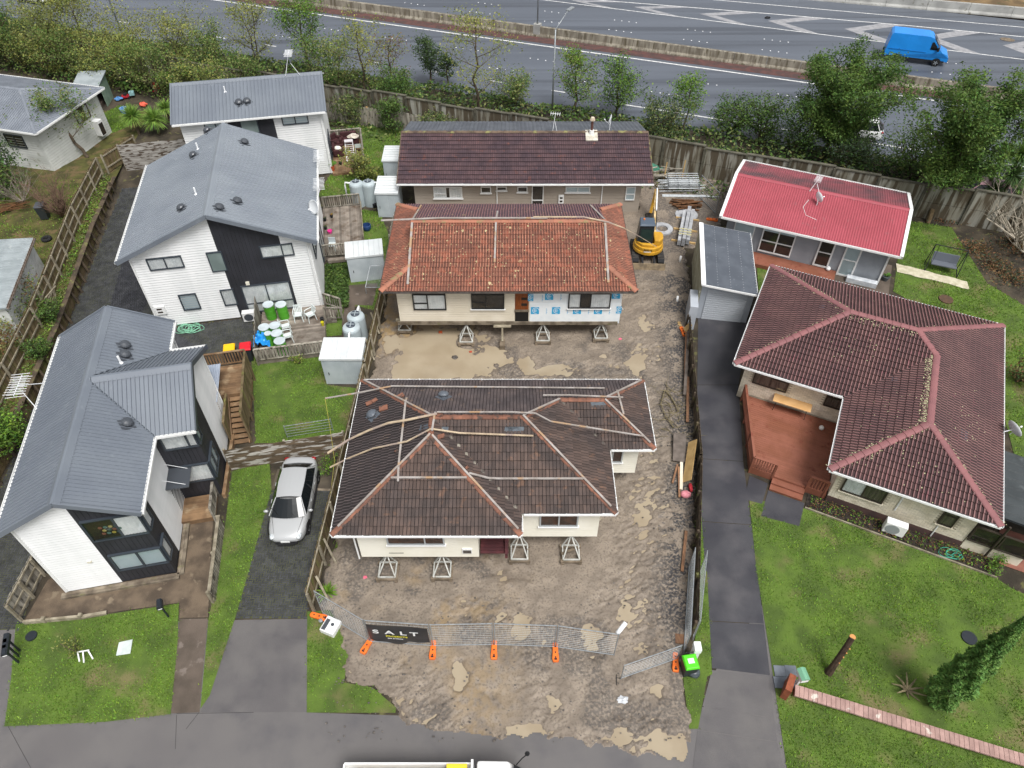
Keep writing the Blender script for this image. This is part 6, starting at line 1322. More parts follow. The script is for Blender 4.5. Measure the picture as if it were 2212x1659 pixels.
panel('wire gate panel swung open beside the green bin',V(4.26,11.32,.06),V(6.56,12.1,.06),1.3)
panel('wire fence panel standing on the mud side of the dark paling fence',V(6.9,12.4,.05),V(7.75,16.2,.05),1.6);panel('wire fence panel standing on the grass side of the dark paling fence',V(7.35,12.9,.05),V(8.2,16.0,.05),1.7)
def foot(label,x,y,rz):
    f=thing('ballast_block',label,'ballast block',(x,y,.06),rz,'orange fence feet')
    mb=MB();mb.prism([(-.11,-.42),(.11,-.42),(.14,-.3),(.11,-.02),(.11,.3),(.07,.36),(-.07,.36),(-.11,.3),(-.11,-.02),(-.14,-.3)],0,.13);mb.build('block',m_orange,f,bevel=.02)
    for y0 in (-.25,-.05,.18):MB().lathe([(.035,.129),(.035,.134)],(0,y0,0),8).build('socket',m_rubber,f)
    MB().box(-.05,.05,-.36,-.3,.13,.16).build('grip',m_rubber,f);return f
foot('orange plastic fence foot at the left end beside the cobbles',-8.05,13.9,RAD(75));foot('orange fence foot at the left edge of the black banner',-5.83,12.7,RAD(-25));foot('orange fence foot at the right edge of the black banner',-3.18,12.5,0);foot('orange fence foot second from the right in the row',-.72,12.5,0);foot('orange fence foot at the right end of the straight row',1.74,12.4,0);foot('large orange fence foot beside the green bin',6.5,12.0,RAD(-8))
foot('orange fence foot fallen beside the red roofed house corner',13.9,43.2,RAD(80));foot('orange fence foot by the dark fence below the grey garage',10.0,31.6,RAD(10))
# banner with lettering
bn=thing('banner','black vinyl banner with white and yellow lettering tied to the wire fence','banner',(-5.7,12.7,.3));BL=Wall(V(-5.66,12.76,0),V(2.42,-.18,0));mb=MB();nx,nz=24,8
def bz(u,v):return BL.P(u*2.4,1.9-v*(1.3+.22*math.sin(u*3.2+.2)*(1 if u<.6 else .3)) ,.05+.02*math.sin(u*17)*v+.015*math.sin(u*7+v*5))
for i in range(nx):
    for j in range(nz):mb.poly([bz(i/nx,(j+1)/nz),bz((i+1)/nx,(j+1)/nz),bz((i+1)/nx,j/nz),bz(i/nx,j/nz)])
mb.build('sheet',mat('black_vinyl','#23252a','#2c2f35',r=.35,sc=3),bn,world=True,smooth=True)
def text(parent,body,W,s,z,size,m,depth=.075,bold=1.25):
    cu=bpy.data.curves.new('txt','FONT');cu.body=body;cu.size=size;cu.align_x='CENTER';cu.offset=.006*size/.3;cu.extrude=.002
    t=bpy.data.objects.new('txt',cu);C.objects.link(t);me=bpy.data.meshes.new_from_object(t.evaluated_get(bpy.context.evaluated_depsgraph_get()));bpy.data.objects.remove(t)
    im=wmat(parent).inverted();M=im @ basis(W.P(s,z,depth),W.a*bold,UP,W.n);me.transform(M);me.materials.clear();me.materials.append(m);o=bpy.data.objects.new('lettering',me);link(o,parent);return o
for ch,x in (('S',.32),('A',.86),('L',1.4),('T',1.84)):text(bn,ch,BL,x,1.22,.42,m_white,bold=1.35)
text(bn,'PROJECTS',BL,1.12,.98,.15,mat('yellow_print','#d8cf3a',r=.5),bold=1.3);text(bn,'salt projects',BL,1.05,.82,.1,m_white)
# white appliance on the grass, pipes, bins
ap=thing('washing_machine','white top loading appliance dumped on the grass by the wire fence','appliance',Q(1,3,655,480,.0),RAD(-22));MB().box(-.32,.32,-.33,.33,.0,.3).build('cabinet',m_white,ap,bevel=.02);MB().box(-.27,-.1,-.28,.2,.3,.32).build('control_panel',m_vent,ap);MB().lathe([(.07,.3),(.07,.325)],(.08,.05,0),12).build('dial',m_vent,ap)
tag(MB().lathe([(.02,0),(.09,.05),(.1,.16),(.03,.22)],Q(1,3,570,425),10).build('plastic_bottle',m_gal),'small grey bottle beside the orange foot at the cobbles','bottle')
def tubething(name,label,cat,pts,r,m,n=8,group=None):
    o=MB().path(pts,r,n).build(name,m,None,smooth=True);return tag(o,label,cat,group)
tubething('plastic_pipe','white plastic pipe sticking out at the end of the wire fence row','pipe',[V(4.05,12.4,1.75),V(4.4,12.75,1.95)],.09,m_pvc,10)
tubething('plastic_pipe','white pipe standing in the mud beside the excavator blade','pipe',[Q(2,1,1448,630),Q(2,1,1448,630)+V(0,0,.55)],.07,m_pvc);tubething('plastic_pipe','white pipe standing in the gravel near the meter box','pipe',[Q(2,1,1422,970),Q(2,1,1422,970)+V(0,0,.55)],.07,m_pvc)
gb=thing('wheelie_bin','dark bin with bright green lid at the foot of the dark fence','bin',Q(2,3,1510,840),RAD(8));MB().hexa([V(-.22,-.22,0),V(.22,-.22,0),V(.22,.22,0),V(-.22,.22,0),V(-.27,-.28,.85),V(.27,-.28,.85),V(.27,.28,.85),V(-.27,.28,.85)]).build('body',mat('bin_dark','#2e3336',r=.5),gb);MB().hexa([V(-.29,-.32,.85),V(.29,-.32,.85),V(.29,.3,.87),V(-.29,.3,.87),V(-.24,-.27,.93),V(.24,-.27,.93),V(.24,.25,.97),V(-.24,.25,.97)]).build('lid',mat('lime','#4fc21e',r=.4),gb,bevel=.02);MB().box(-.12,.12,-.1,.1,.955,.962).build('label',m_white,gb);MB().tube(V(-.25,.36,.88),V(.25,.36,.88),.02,n=6).build('handle',m_rubber,gb)
for x in (-.2,.2):MB().tube(V(x-.03,.24,.09),V(x+.03,.24,.09),.09,n=10).build('wheel',m_rubber,gb)
mb=MB();mb.blob(Q(2,3,1570,850,.16),(.25,.24,.17),10,7,.12);tag(mb.build('rubbish_bag',mat('bag_grey','#4c5458','#3a4145',r=.35,sc=8),smooth=True),'grey rubbish bag beside the green lidded bin','rubbish bag')
mbx=thing('meter_cabinet','white meter cabinet with pipe at the end of the dark fence','cabinet',Q(2,3,1555,740));MB().box(-.12,.12,-.15,.15,0,.95).build('cabinet',m_pvc,mbx,bevel=.02);MB().box(-.14,.14,-.2,.18,.95,1.25).build('hood',m_pvc,mbx,bevel=.03)
# timber along the dark fence
m_rough=mat('rough_sawn','#8a674c','#6f5340',r=.9,sc=3,isl=.15,stretch=(4,1,1));m_greyt=mat('grey_plank','#6f665f','#5a524c',r=.9,sc=3);m_ply=mat('plywood','#b89a68','#a88a5a',r=.7,sc=3,third='#9a7a50',tsc=4)
def plank(label,a,b,w,t,m,up=(0,0,1),name='plank',cat='plank'):return tag(MB().bar(a,b,w,t,up).build(name,m),label,cat)
plank('long brown plank propped along the dark fence near the garage',Q(2,1,1497,1659,.35),Q(2,1,1510,1200,.45),.16,.05,m_rough);plank('long grey brown plank beside the upper dark fence',Q(2,2,1492,150,.4),Q(2,1,1525,1210,.5),.15,.05,m_greyt);plank('reddish plank lying beside the branches',Q(2,2,1515,380,.3),Q(2,2,1520,0,.35),.14,.05,m_rough)
plank('thin reddish board at the foot of the lower dark fence',Q(2,2,1470,1640,.15),Q(2,2,1505,1300,.2),.13,.05,m_rough);plank('wide dark brown board sheet on the mud by the fence',Q(2,2,1450,480,.35),Q(2,2,1445,715,.25),.62,.05,m_greyt,cat='board',name='board');plank('golden plywood sheet leaning on the dark fence',Q(2,2,1560,540,.75),Q(2,2,1510,880,.45),.55,.03,m_ply,(-.8,0,.6),'plywood_sheet','plywood');plank('pale painted board between the plywood and brown sticks',Q(2,2,1465,720,.3),Q(2,2,1462,950,.25),.14,.04,m_cream);plank('reddish stick nearest the mud below the brown board',Q(2,2,1430,740,.2),Q(2,2,1390,895,.2),.09,.07,m_rough);plank('straight orange brown stick below the brown board',Q(2,2,1440,760,.25),Q(2,2,1447,1015,.22),.09,.07,m_rough)
plank('square board offcut lying by the open gate panel',Q(2,3,1455,530,.1),Q(2,3,1458,610,.1),.42,.05,m_rough);plank('small plywood offcut on the gravel',Q(2,1,1440,1125,.1),Q(2,1,1455,1165,.1),.2,.03,m_ply);plank('pale board leaning at the fence corner below the garage',Q(2,1,1490,1200,.4),Q(2,1,1545,1140,.9),.35,.03,m_ply)
ty=thing('pink_toy','pink and red bundle dumped at the foot of the dark fence','bundle',Q(2,2,1495,1010));mb=MB();mb.blob((0,0,.2),(.27,.2,.17),10,6,.1);mb.build('bag',mat('pink_cloth','#d98f98','#c47a84',r=.8,sc=6),ty,smooth=True);mb=MB();mb.blob((.28,.35,.25),(.1,.28,.12),8,6,.1);mb.build('red_cloth',mat('red_cloth','#b8323c',r=.8),ty,smooth=True)
mb=MB();mb.blob(Q(2,3,970,1085,.1),(.22,.16,.08),10,6,.35);tag(mb.build('plastic_sheet',mat('pale_plastic','#b9bcc0',r=.3)),'crumpled pale plastic lying on the mud crossing','plastic')
tg=MB();tg.path([Q(2,3,915,870,.12),Q(2,3,917,960,.12)],.015,5);tg.path([Q(2,3,917,898,.12),Q(2,3,948,902,.14)],.012,5);tag(tg.build('gate_pin',m_rubber),'thin black drop pin beside the open gate panel','pin')
# stacked beams on bearers, manhole rings, scaffold, timber pile
bs=thing('beam_stack','stack of pale concrete beams on timber bearers beside the garage','beams',(11.7,42,.05));d_=(V(12.45,43.9,0)-V(11.4,40.0,0));L_=d_.length;d_.normalize();n_=V(d_.y,-d_.x,0);o_=V(11.35,40.0,0);m_beam=mat('concrete_beam','#a6a8ab','#909296',r=.85,sc=3,isl=.1)
for i in range(3):
    for k in range(2+(i==1)):MB().bar(o_+n_*(i-1)*.27+V(0,0,.28+.2*k)+d_*(.25*(i==2)),o_+d_*(L_-.3*(i==0))+n_*(i-1)*.27+V(0,0,.28+.2*k),.23,.18).build('beam',m_beam,bs,world=True)
for t in (.6,2.0,3.4):MB().bar(o_+d_*t-n_*.8+V(0,0,.12),o_+d_*t+n_*.8+V(0,0,.12),.12,.1).build('bearer',m_ply,bs,world=True)
for t in (.5,.8,1.1):MB().bar(o_+d_*t-n_*.42+V(0,0,.79),o_+d_*t+n_*.42+V(0,0,.79),.1,.03).build('strap_block',mat('yellow_mark','#b8b070','#a8a8a0',sc=9),bs,world=True)
def ring(label,p_,r0,r1,h):mb=MB();mb.lathe([(r1,0),(r0,0),(r0,h),(r1,h),(r1,0)],p_,28,caps=False);return tag(mb.build('concrete_ring',m_beam),label,'concrete ring')
ring('flat concrete manhole ring half hidden by the excavator cab',Q(2,1,1300,350,.04),.72,.38,.14);ring('concrete ring lying under the beam stack',Q(2,1,1505,230,.04),.78,.1,.12)
sc_=thing('scaffold_stack','stack of galvanised scaffold frames and tubes at the back of the site','scaffold',(12.2,47,.05));rs=random.Random(5)
for i in range(16):
    z=.1+.06*i;y=46.6+(i % 4)*.22+rs.uniform(-.06,.06);x0=10.8+rs.uniform(-.25,.5);MB().tube(V(x0,y,z),V(x0+rs.uniform(2.4,3.0),y+rs.uniform(-.08,.08),z),.028,n=6).build('scaffold_tube',m_gal,sc_,world=True)
for i in range(6):
    y=46.45+i*.2;z=.9+.05*i;mb=MB();mb.tube(V(11.3,y,z-.3),V(13.5,y,z-.3),.025,n=6);mb.tube(V(11.3,y,z+.1),V(13.5,y,z+.1),.025,n=6);[mb.tube(V(x,y,z-.3),V(x,y,z+.1),.022,n=6) for x in (11.3,12.0,12.8,13.5)];mb.build('scaffold_frame',m_gal,sc_,world=True)
for i in range(3):MB().tube(V(10.9,46.2+.06*i,.12+.03*i),V(15.0-.4*i,46.0+.1*i,.2),.035,n=6).build('scaffold_tube',m_gal,sc_,world=True)
mp=panel('wire mesh gate leaning beside the scaffold stack',V(13.5,46.3,.05),V(14.3,44.0,.05),1.7)
wr_=thing('wire_pile','tangled grey battens and boxing heaped behind the scaffold stack','timber heap',(11.2,48.8,0))
for i in range(26):a_=rs.uniform(-.5,.5);x,y=rs.uniform(9.9,12.3),rs.uniform(48.0,49.4);z=.15+rs.uniform(0,.55);L=rs.uniform(.6,1.4);MB().bar(V(x-L*.6,y-a_*.6,z),V(x+L*.6,y+a_*.6,z+rs.uniform(-.1,.15)),.08,.05).build('batten',m_pal,wr_,world=True)
mb=MB();mb.poly([V(9.6,50.4,.9),V(9.6,49.2,.25),V(11.2,49.6,.3),V(12.0,50.2,.6)]);mb.poly([V(9.6,50.4,.88),V(12,50.2,.58),V(11.2,49.6,.28),V(9.6,49.2,.23)]);tag(mb.build('green_tarp',mat('green_tarp','#1f6f57','#195c48',r=.5,sc=4)),'green tarpaulin at the corner of the long brown roof','tarpaulin')
for i,(x,y) in enumerate(((11.3,48.3),(12.7,48.6))):tag(MB().bar(V(x,y,.3),V(x+.05,y+.1,1.6),.08,.06).build('orange_stake',m_ply),('left' if i==0 else 'right')+' of two orange timber stakes rising from the batten heap','stake')
tp=thing('timber_pile','heap of rough brown rails below the scaffold stack','timber pile',(12.4,45.2,.02));m_bark=mat('brown_rail','#6e4c30','#4f3622',r=.9,sc=3,isl=.25)
for i in range(22):a_=rs.uniform(-.45,.25);x,y=12.4+rs.uniform(-.4,.4),45.1+rs.uniform(-.55,.55);z=.1+rs.uniform(0,.35);MB().bar(V(x-.75,y+a_*.9,z),V(x+.75,y-a_*.9-.25,z+rs.uniform(-.06,.06)),.1,.05).build('rail',m_bark,tp,world=True)
# ---------------------------------------------------------------- excavator
m_yel=mat('machine_yellow','#c8982f','#b88a2a',r=.4,sc=2,third='#b98a3a',tsc=4,tmix=(.62,.75));m_cab=mat('cab_dark','#23282c',r=.3);m_cabr=mat('cab_roof','#4c5866',r=.4);m_trk=mat('track_steel','#4a4744','#3a3734',r=.8,sc=5)
ex=thing('excavator','small yellow tracked excavator with dark cab and lowered blade','excavator',(8.85,39.2,.06),RAD(-3))
for x in (-.82,.82):
    t=MB();prof=[(-1.15,.12),(-1.0,.0),(1.0,.0),(1.15,.12),(1.2,.28),(1.05,.45),(-1.05,.45),(-1.2,.28)]
    A=[V(x-.2,p_[0],p_[1]) for p_ in prof];B=[V(x+.2,p_[0],p_[1]) for p_ in prof];t.poly(A);t.poly(B[::-1])
    for i in range(8):t.poly([A[i],A[(i+1) % 8],B[(i+1) % 8],B[i]])
    tr=t.build('track',m_rubber,ex)
    for i in range(13):MB().box(x-.21,x+.21,-1.05+i*.17,-.97+i*.17,.44,.475).build('track_shoe',m_trk,tr)
bl=MB();bl.hexa([V(-1.05,-1.72,.0),V(1.05,-1.72,.0),V(1.05,-1.62,.05),V(-1.05,-1.62,.05),V(-1.05,-1.6,.42),V(1.05,-1.6,.42),V(1.05,-1.52,.42),V(-1.05,-1.52,.42)]);bl.build('blade',mat('muddy_steel','#8a7a62','#6b5f4e',r=.8,sc=4),ex)
for x in (-.38,.38):MB().bar(V(x,-1.58,.22),V(x,-.6,.38),.12,.14).build('blade_arm',m_rubber,ex)
MB().lathe([(.55,.45),(.55,.62)],n=20).build('slew_ring',m_rubber,ex)
def bodyring(z0,z1,r0,r1,sc):
    ps=[]
    for k in range(24):
        a_=2*math.pi*k/24;x,y=.98*math.cos(a_),.95*math.sin(a_)
        if y>.45:y=.45+(y-.45)*.35
        ps.append((x*sc,y*sc-.05))
    return ps
mb=MB();mb.prism(bodyring(0,0,0,0,1.0),.62,.85);mb.build('belly',m_yel,ex,bevel=.03);mb=MB();mb.prism(bodyring(0,0,0,0,.95),.85,1.12);ub=mb.build('counterweight',m_yel,ex,bevel=.05)
mb=MB();mb.prism([(.28,-.6),(.62,-.62),(.86,-.3),(.9,.1),(.8,.42),(.28,.42)],1.12,1.55);mb.build('engine_cover',m_yel,ex,bevel=.06)
mb=MB();mb.prism([(-.86,-.3),(-.5,-.72),(.3,-.8),(.3,-.55),(-.5,-.5)],1.12,1.3);mb.build('rear_cowl',m_yel,ex,bevel=.04)
for i in range(6):MB().box(-.34+i*.09,-.3+i*.09,-.955,-.945,.92,1.08).build('vent_slot',m_rubber,ub)
MB().box(-.36,.1,-.965,-.955,.86,.91).build('plate',m_white,ub)
cb=MB();cb.hexa([V(-.8,-.42,1.0),V(.22,-.42,1.0),V(.22,.55,1.0),V(-.8,.55,1.0),V(-.72,-.36,2.45),V(.2,-.36,2.45),V(.2,.42,2.45),V(-.72,.42,2.45)]);cabn=cb.build('cab',m_cab,ex,bevel=.05)
MB().hexa([V(-.66,-.43,1.4),V(.12,-.43,1.4),V(.1,-.39,2.2),V(-.62,-.39,2.2)]*1+[V(-.66,-.44,1.4),V(.12,-.44,1.4),V(.1,-.4,2.2),V(-.62,-.4,2.2)]).build('rear_window',mat('cab_glass','#1c2f2c',r=.05),cabn)
MB().hexa([V(-.78,-.45,2.45),V(.25,-.42,2.45),V(.25,.5,2.45),V(-.72,.5,2.45),V(-.7,-.38,2.55),V(.2,-.38,2.55),V(.2,.46,2.55),V(-.66,.46,2.55)]).build('cab_roof',m_cabr,ex,bevel=.03)
MB().lathe([(.06,2.55),(.06,2.62),(.03,2.66)],(-.45,.2,0),10).build('beacon',mat('amber','#d8772f',r=.3),ex)
im=wmat(ex).inverted();el=im @ Q(2,1,1255,30,1.9);tip=im @ Q(2,1,1205,205,.55);bo=V(.4,.7,1.15);pk=V(.46,2.1,1.95)
for a_,b_,w_,h_ in ((bo,pk,.22,.34),(pk,el,.2,.3)):MB().bar(a_,b_,w_,h_).build('boom',mat('boom_cream','#c9b184','#a88c58',r=.6,sc=4),ex)
MB().bar(el+V(0,.15,.1),tip,.18,.26).build('dipper_arm',m_yel,ex);MB().tube(bo+V(0,.5,-.1),pk+V(0,-.2,-.22),.05,n=8).build('hydraulic_ram',m_rubber,ex);MB().tube(pk+V(.05,-.2,.25),el+V(.02,.1,.22),.05,n=8).build('hydraulic_ram',m_chrome,ex)
for x in (-.1,.1):MB().path([bo+V(x,.1,.25),bo.lerp(pk,.5)+V(x,0,.3),pk+V(x,.1,.25)],.025,6).build('hose',m_rubber,ex)
bu=MB();pr_=[(0,0),(.0,-.35),(.12,-.55),(.35,-.6),(.5,-.45)]
for i in range(4):a_,b_=pr_[i],pr_[i+1];bu.poly([tip+V(-.3,a_[0],a_[1]),tip+V(.3,a_[0],a_[1]),tip+V(.3,b_[0],b_[1]),tip+V(-.3,b_[0],b_[1])])
for x in (-.3,.3):bu.poly([tip+V(x,a_[0],a_[1]) for a_ in pr_])
bu.build('bucket',m_trk,ex)
# ---------------------------------------------------------------- loose battens on the roofs
m_bat=mat('weathered_batten','#a09a96','#8a827c',r=.85,sc=2,third='#a08468',tsc=1.5,tmix=(.55,.65));m_new=mat('new_batten','#bba98f','#a5937c',r=.8,sc=2,third='#9a8a80',tsc=1,tmix=(.5,.6))
xl8,X1,X2,X3,Y1,Y2,Y3,YR,ZE,K8=-7.2,.36,4.26,6.29,15.67,16.7,20.05,24.26,3.5,.436
def roofz8(x,y):
    r=0
    for (a,b,c,d_) in ((xl8,X2,Y2,YR),(xl8,X1,Y1,YR),(xl8,X3,Y3,YR)):
        if a<=x<=b and c<=y<=d_:r=max(r,min(x-a,b-x,y-c,d_-y))
    return ZE+K8*r
def batten(label,pts,w=.08,t=.045,m=m_bat):
    mb=MB();pts=[Vector(p_) for p_ in pts];L=[]
    for i,p_ in enumerate(pts):
        d_=(pts[min(i+1,len(pts)-1)]-pts[max(i-1,0)]);d_.normalize();x=d_.cross(UP).normalized()*w/2;u=UP*t/2;L.append([p_-x-u,p_+x-u,p_+x+u,p_-x+u])
    for a,b in zip(L,L[1:]):
        for k in range(4):mb.poly([a[k],a[(k+1) % 4],b[(k+1) % 4],b[k]])
    mb.poly(L[0]);mb.poly(L[-1][::-1]);return tag(mb.build('roof_batten',m),label,'batten','loose battens on the roofs')
def on_roof(x,y,lift=.13):return V(x,y,roofz8(x,y)+lift)
def hipb(label,a,b,m=m_bat,lift=.16,n=12,w=.085):
    return batten(label,[on_roof(a[0]+(b[0]-a[0])*i/n,a[1]+(b[1]-a[1])*i/n,lift) for i in range(n+1)],w,m=m)
rx_,ry_=-3.42,20.48;r3y_=Y3+(YR-Y3)/2
hipb('grey batten down the front left hip of the dark roof',(-6.95,15.92),(rx_,19.45));hipb('grey batten down the right hip of the front gable of the dark roof',(.25,15.85),(rx_+.08,19.42));hipb('grey batten down the long front right hip of the dark roof',(4.05,16.9),(.48,20.48));hipb('grey batten down the back left hip of the dark roof',(-7.1,24.15),(rx_,ry_));hipb('batten down the farthest right back hip of the dark roof',(6.2,24.15),(4.2,22.2));hipb('batten down the far right front hip of the dark roof',(6.1,20.25),(4.2,22.1));hipb('batten on the short hip between the two ridges of the dark roof',(.48,20.48),(2.15,22.12))
hipb('short batten across the front gable face of the dark roof',(-4.95,17.75),(-1.85,17.75),lift=.14);hipb('long pale batten across the middle front slope of the dark roof',(-1.75,17.95),(2.95,17.95),lift=.16);hipb('batten running down the left slope near the front apex',(-4.75,22.2),(-4.65,17.6),lift=.15);hipb('short batten across the ridge above the bare felt',(-3.35,19.6),(-3.3,20.7),lift=.2);hipb('short batten on the far right face of the dark roof',(5.0,21.5),(4.85,23.0),lift=.15)
def spring(label,pts,m,w=.085):return batten(label,pts,w*.8,.04,m)
spring('long springy batten bowed over the back slope with its tip hanging over the lawn',[Q(1,2,600,182,4.0),Q(1,2,880,135,4.25)]+[on_roof(-5.6+i*.9,23.35-.02*i,.2) for i in range(0,12)],m_bat)
spring('bright new pine batten bending down over the left eave',[Q(1,2,620,645,3.3),Q(1,2,800,530,3.75),Q(1,2,960,455,4.3),Q(1,2,1130,390,4.8),Q(1,2,1300,362,5.15),V(-3.2,20.5,5.38)],m_new,.13)
spring('long batten along the main ridge drooping to the right eave',[V(-3.2,20.55,5.42),V(0,20.55,5.42),V(1.0,20.5,5.4),Q(2,2,360,375,5.3),Q(2,2,700,430,4.75),Q(2,2,1150,500,3.95)],m_bat)
spring('brown batten crossing below the ridge and drooping past the left eave',[Q(1,2,640,765,3.1),Q(1,2,790,690,3.6),Q(1,2,1000,605,4.25),Q(1,2,1290,545,4.95),V(-3.4,19.7,5.32),V(-2.2,19.65,5.1),V(.9,19.6,4.98)],m_new)
spring('straight batten along the upper right ridge of the dark roof',[V(1.4,22.25,4.65),V(2.6,22.25,4.66),V(5.0,22.15,4.62)],m_bat)
tubething('hanging_string','thin yellow string hanging from the batten tip over the drive','string',[Q(1,2,600,185,4.0),Q(1,2,640,420,2.2),Q(1,2,680,700,1.0),Q(1,2,650,960,.15),Q(1,2,600,1200,.06)],.012,mat('string','#a9a14a'),4)
# battens on the orange roof
def roofz7(x,y):dx=min(x+7.08,6.7-x);dy=min(y-30.55,39.05-y);return 3.9+.376*(dy if dx>1.42 else min(dx,dy))
def o7(x,y,l=.12):return V(x,y,roofz7(x,y)+l)
batten('grey batten down the left verge of the orange roof',[o7(-5.62,30.9),o7(-5.6,34.7),],.12);batten('grey batten down the right verge of the orange roof',[o7(5.2,31.0),o7(5.22,34.7)],.12);batten('half length grey batten down the middle of the orange roof',[o7(-.95,32.2),o7(-.9,34.7)],.1);batten('batten on the back left verge of the orange roof',[o7(-5.6,34.9),o7(-5.55,38.6)],.1);batten('batten on the back right verge of the orange roof',[o7(5.22,34.9),o7(4.8,38.6)],.1);batten('batten on the back slope near the middle of the orange roof',[o7(-.9,34.9),o7(-.85,37.0)],.1)
batten('long grey batten along the orange ridge overhanging at left',[V(-7.35,34.75,5.62),V(-4,34.8,5.75),V(2,34.8,5.75)],.11);batten('springy batten bowing from the orange ridge to the excavator',[V(1.2,34.85,5.78),V(4,34.85,5.78),Q(2,1,850,285,5.6),Q(2,1,980,335,5.0),Q(2,1,1110,405,4.0),Q(2,1,1250,490,2.2)],.1,m=m_new)
# scraps of broken tile on the dark roof
mb=MB()
for q,sz in (((1,2,1090,245),.4),((1,2,960,160),.3),((1,2,1240,165),.3),((1,2,1010,150),.25),((1,2,1210,660),.15),((1,2,1800,790),.14),((1,2,1590,590),.3),((1,2,1580,430),.3)):
    p_=Q(*q,4.4);p_=V(p_.x,p_.y,roofz8(p_.x,p_.y)+.12);i_=len(mb.f);mb.box(-sz/2,sz/2,-sz*.35,sz*.35,0,.05,Matrix.Translation(p_) @ Matrix.Rotation(random.random(),4,'Z') @ Matrix.Rotation(-.2,4,'Y'))
stuff(mb.build('broken_tiles',m_cap8,roof8,world=True))
# brush heap
br=thing('branch_heap','heap of cut bare branches against the dark fence','branches',Q(2,2,1400,300));rs=random.Random(9);m_twig=mat('twig','#7d7358','#5d543f',r=.9,sc=4,isl=.2)
mb=MB()
for i in range(46):
    a_=rs.uniform(0,6.28);b=Q(2,2,1400+rs.uniform(-60,80),300+rs.uniform(-180,220),.12);L=rs.uniform(.4,1.3);pts=[b]
    for k in range(4):a_+=rs.uniform(-.5,.5);b=b+V(math.cos(a_)*L/4,math.sin(a_)*L/4,rs.uniform(-.02,.12));pts.append(b)
    mb.path(pts,[.022,.018,.014,.01,.005],5,False)
for pp in ([(1325,110),(1290,230),(1330,330),(1400,430)],[(1330,115),(1380,170),(1440,290)]):mb.path([Q(2,2,x,y,.25) for x,y in pp],.035,6)
mb.build('twigs',m_twig,br,world=True)
# ================================================================ VEHICLES
m_tyre=mat('tyre','#1c1c1e',r=.85);m_rim=mat('alloy_rim','#b8bcc0',r=.3,met=.7);m_cglass=mat('car_glass','#12171a',r=.05,spec=.5)
def wheel(parent,x,y,r=.32,w=.2):
    s=1 if y>0 else -1;t=MB();t.v=[];pr_=[(r*.62,-w/2),(r*.95,-w/2),(r,-w*.3),(r,w*.3),(r*.95,w/2),(r*.62,w/2)];n=20;i0=0
    for rr,q in pr_:
        for k in range(n):a=2*math.pi*k/n;t.v.append((x+rr*math.cos(a),y+q,r+rr*math.sin(a)))
    for j in range(len(pr_)-1):
        for k in range(n):a=j*n+k;b=j*n+(k+1) % n;t.f.append((a,b,b+n,a+n));t.m.append(0)
    wo=t.build('wheel',m_tyre,parent)
    h=MB();c=V(x,y+s*w*.36,r)
    for k in range(5):
        a=k*1.2566;h.bar(c,c+V(math.cos(a),0,math.sin(a))*r*.62,.07,.03,(0,1,0))
    h.tube(c-V(0,s*.03,0),c+V(0,s*.015,0),r*.14,n=8);h.build('rim',m_rim,wo);MB().tube(c-V(0,s*.06,0),c-V(0,s*.05,0),r*.62,n=18).build('brake_disc',m_tyre,wo)
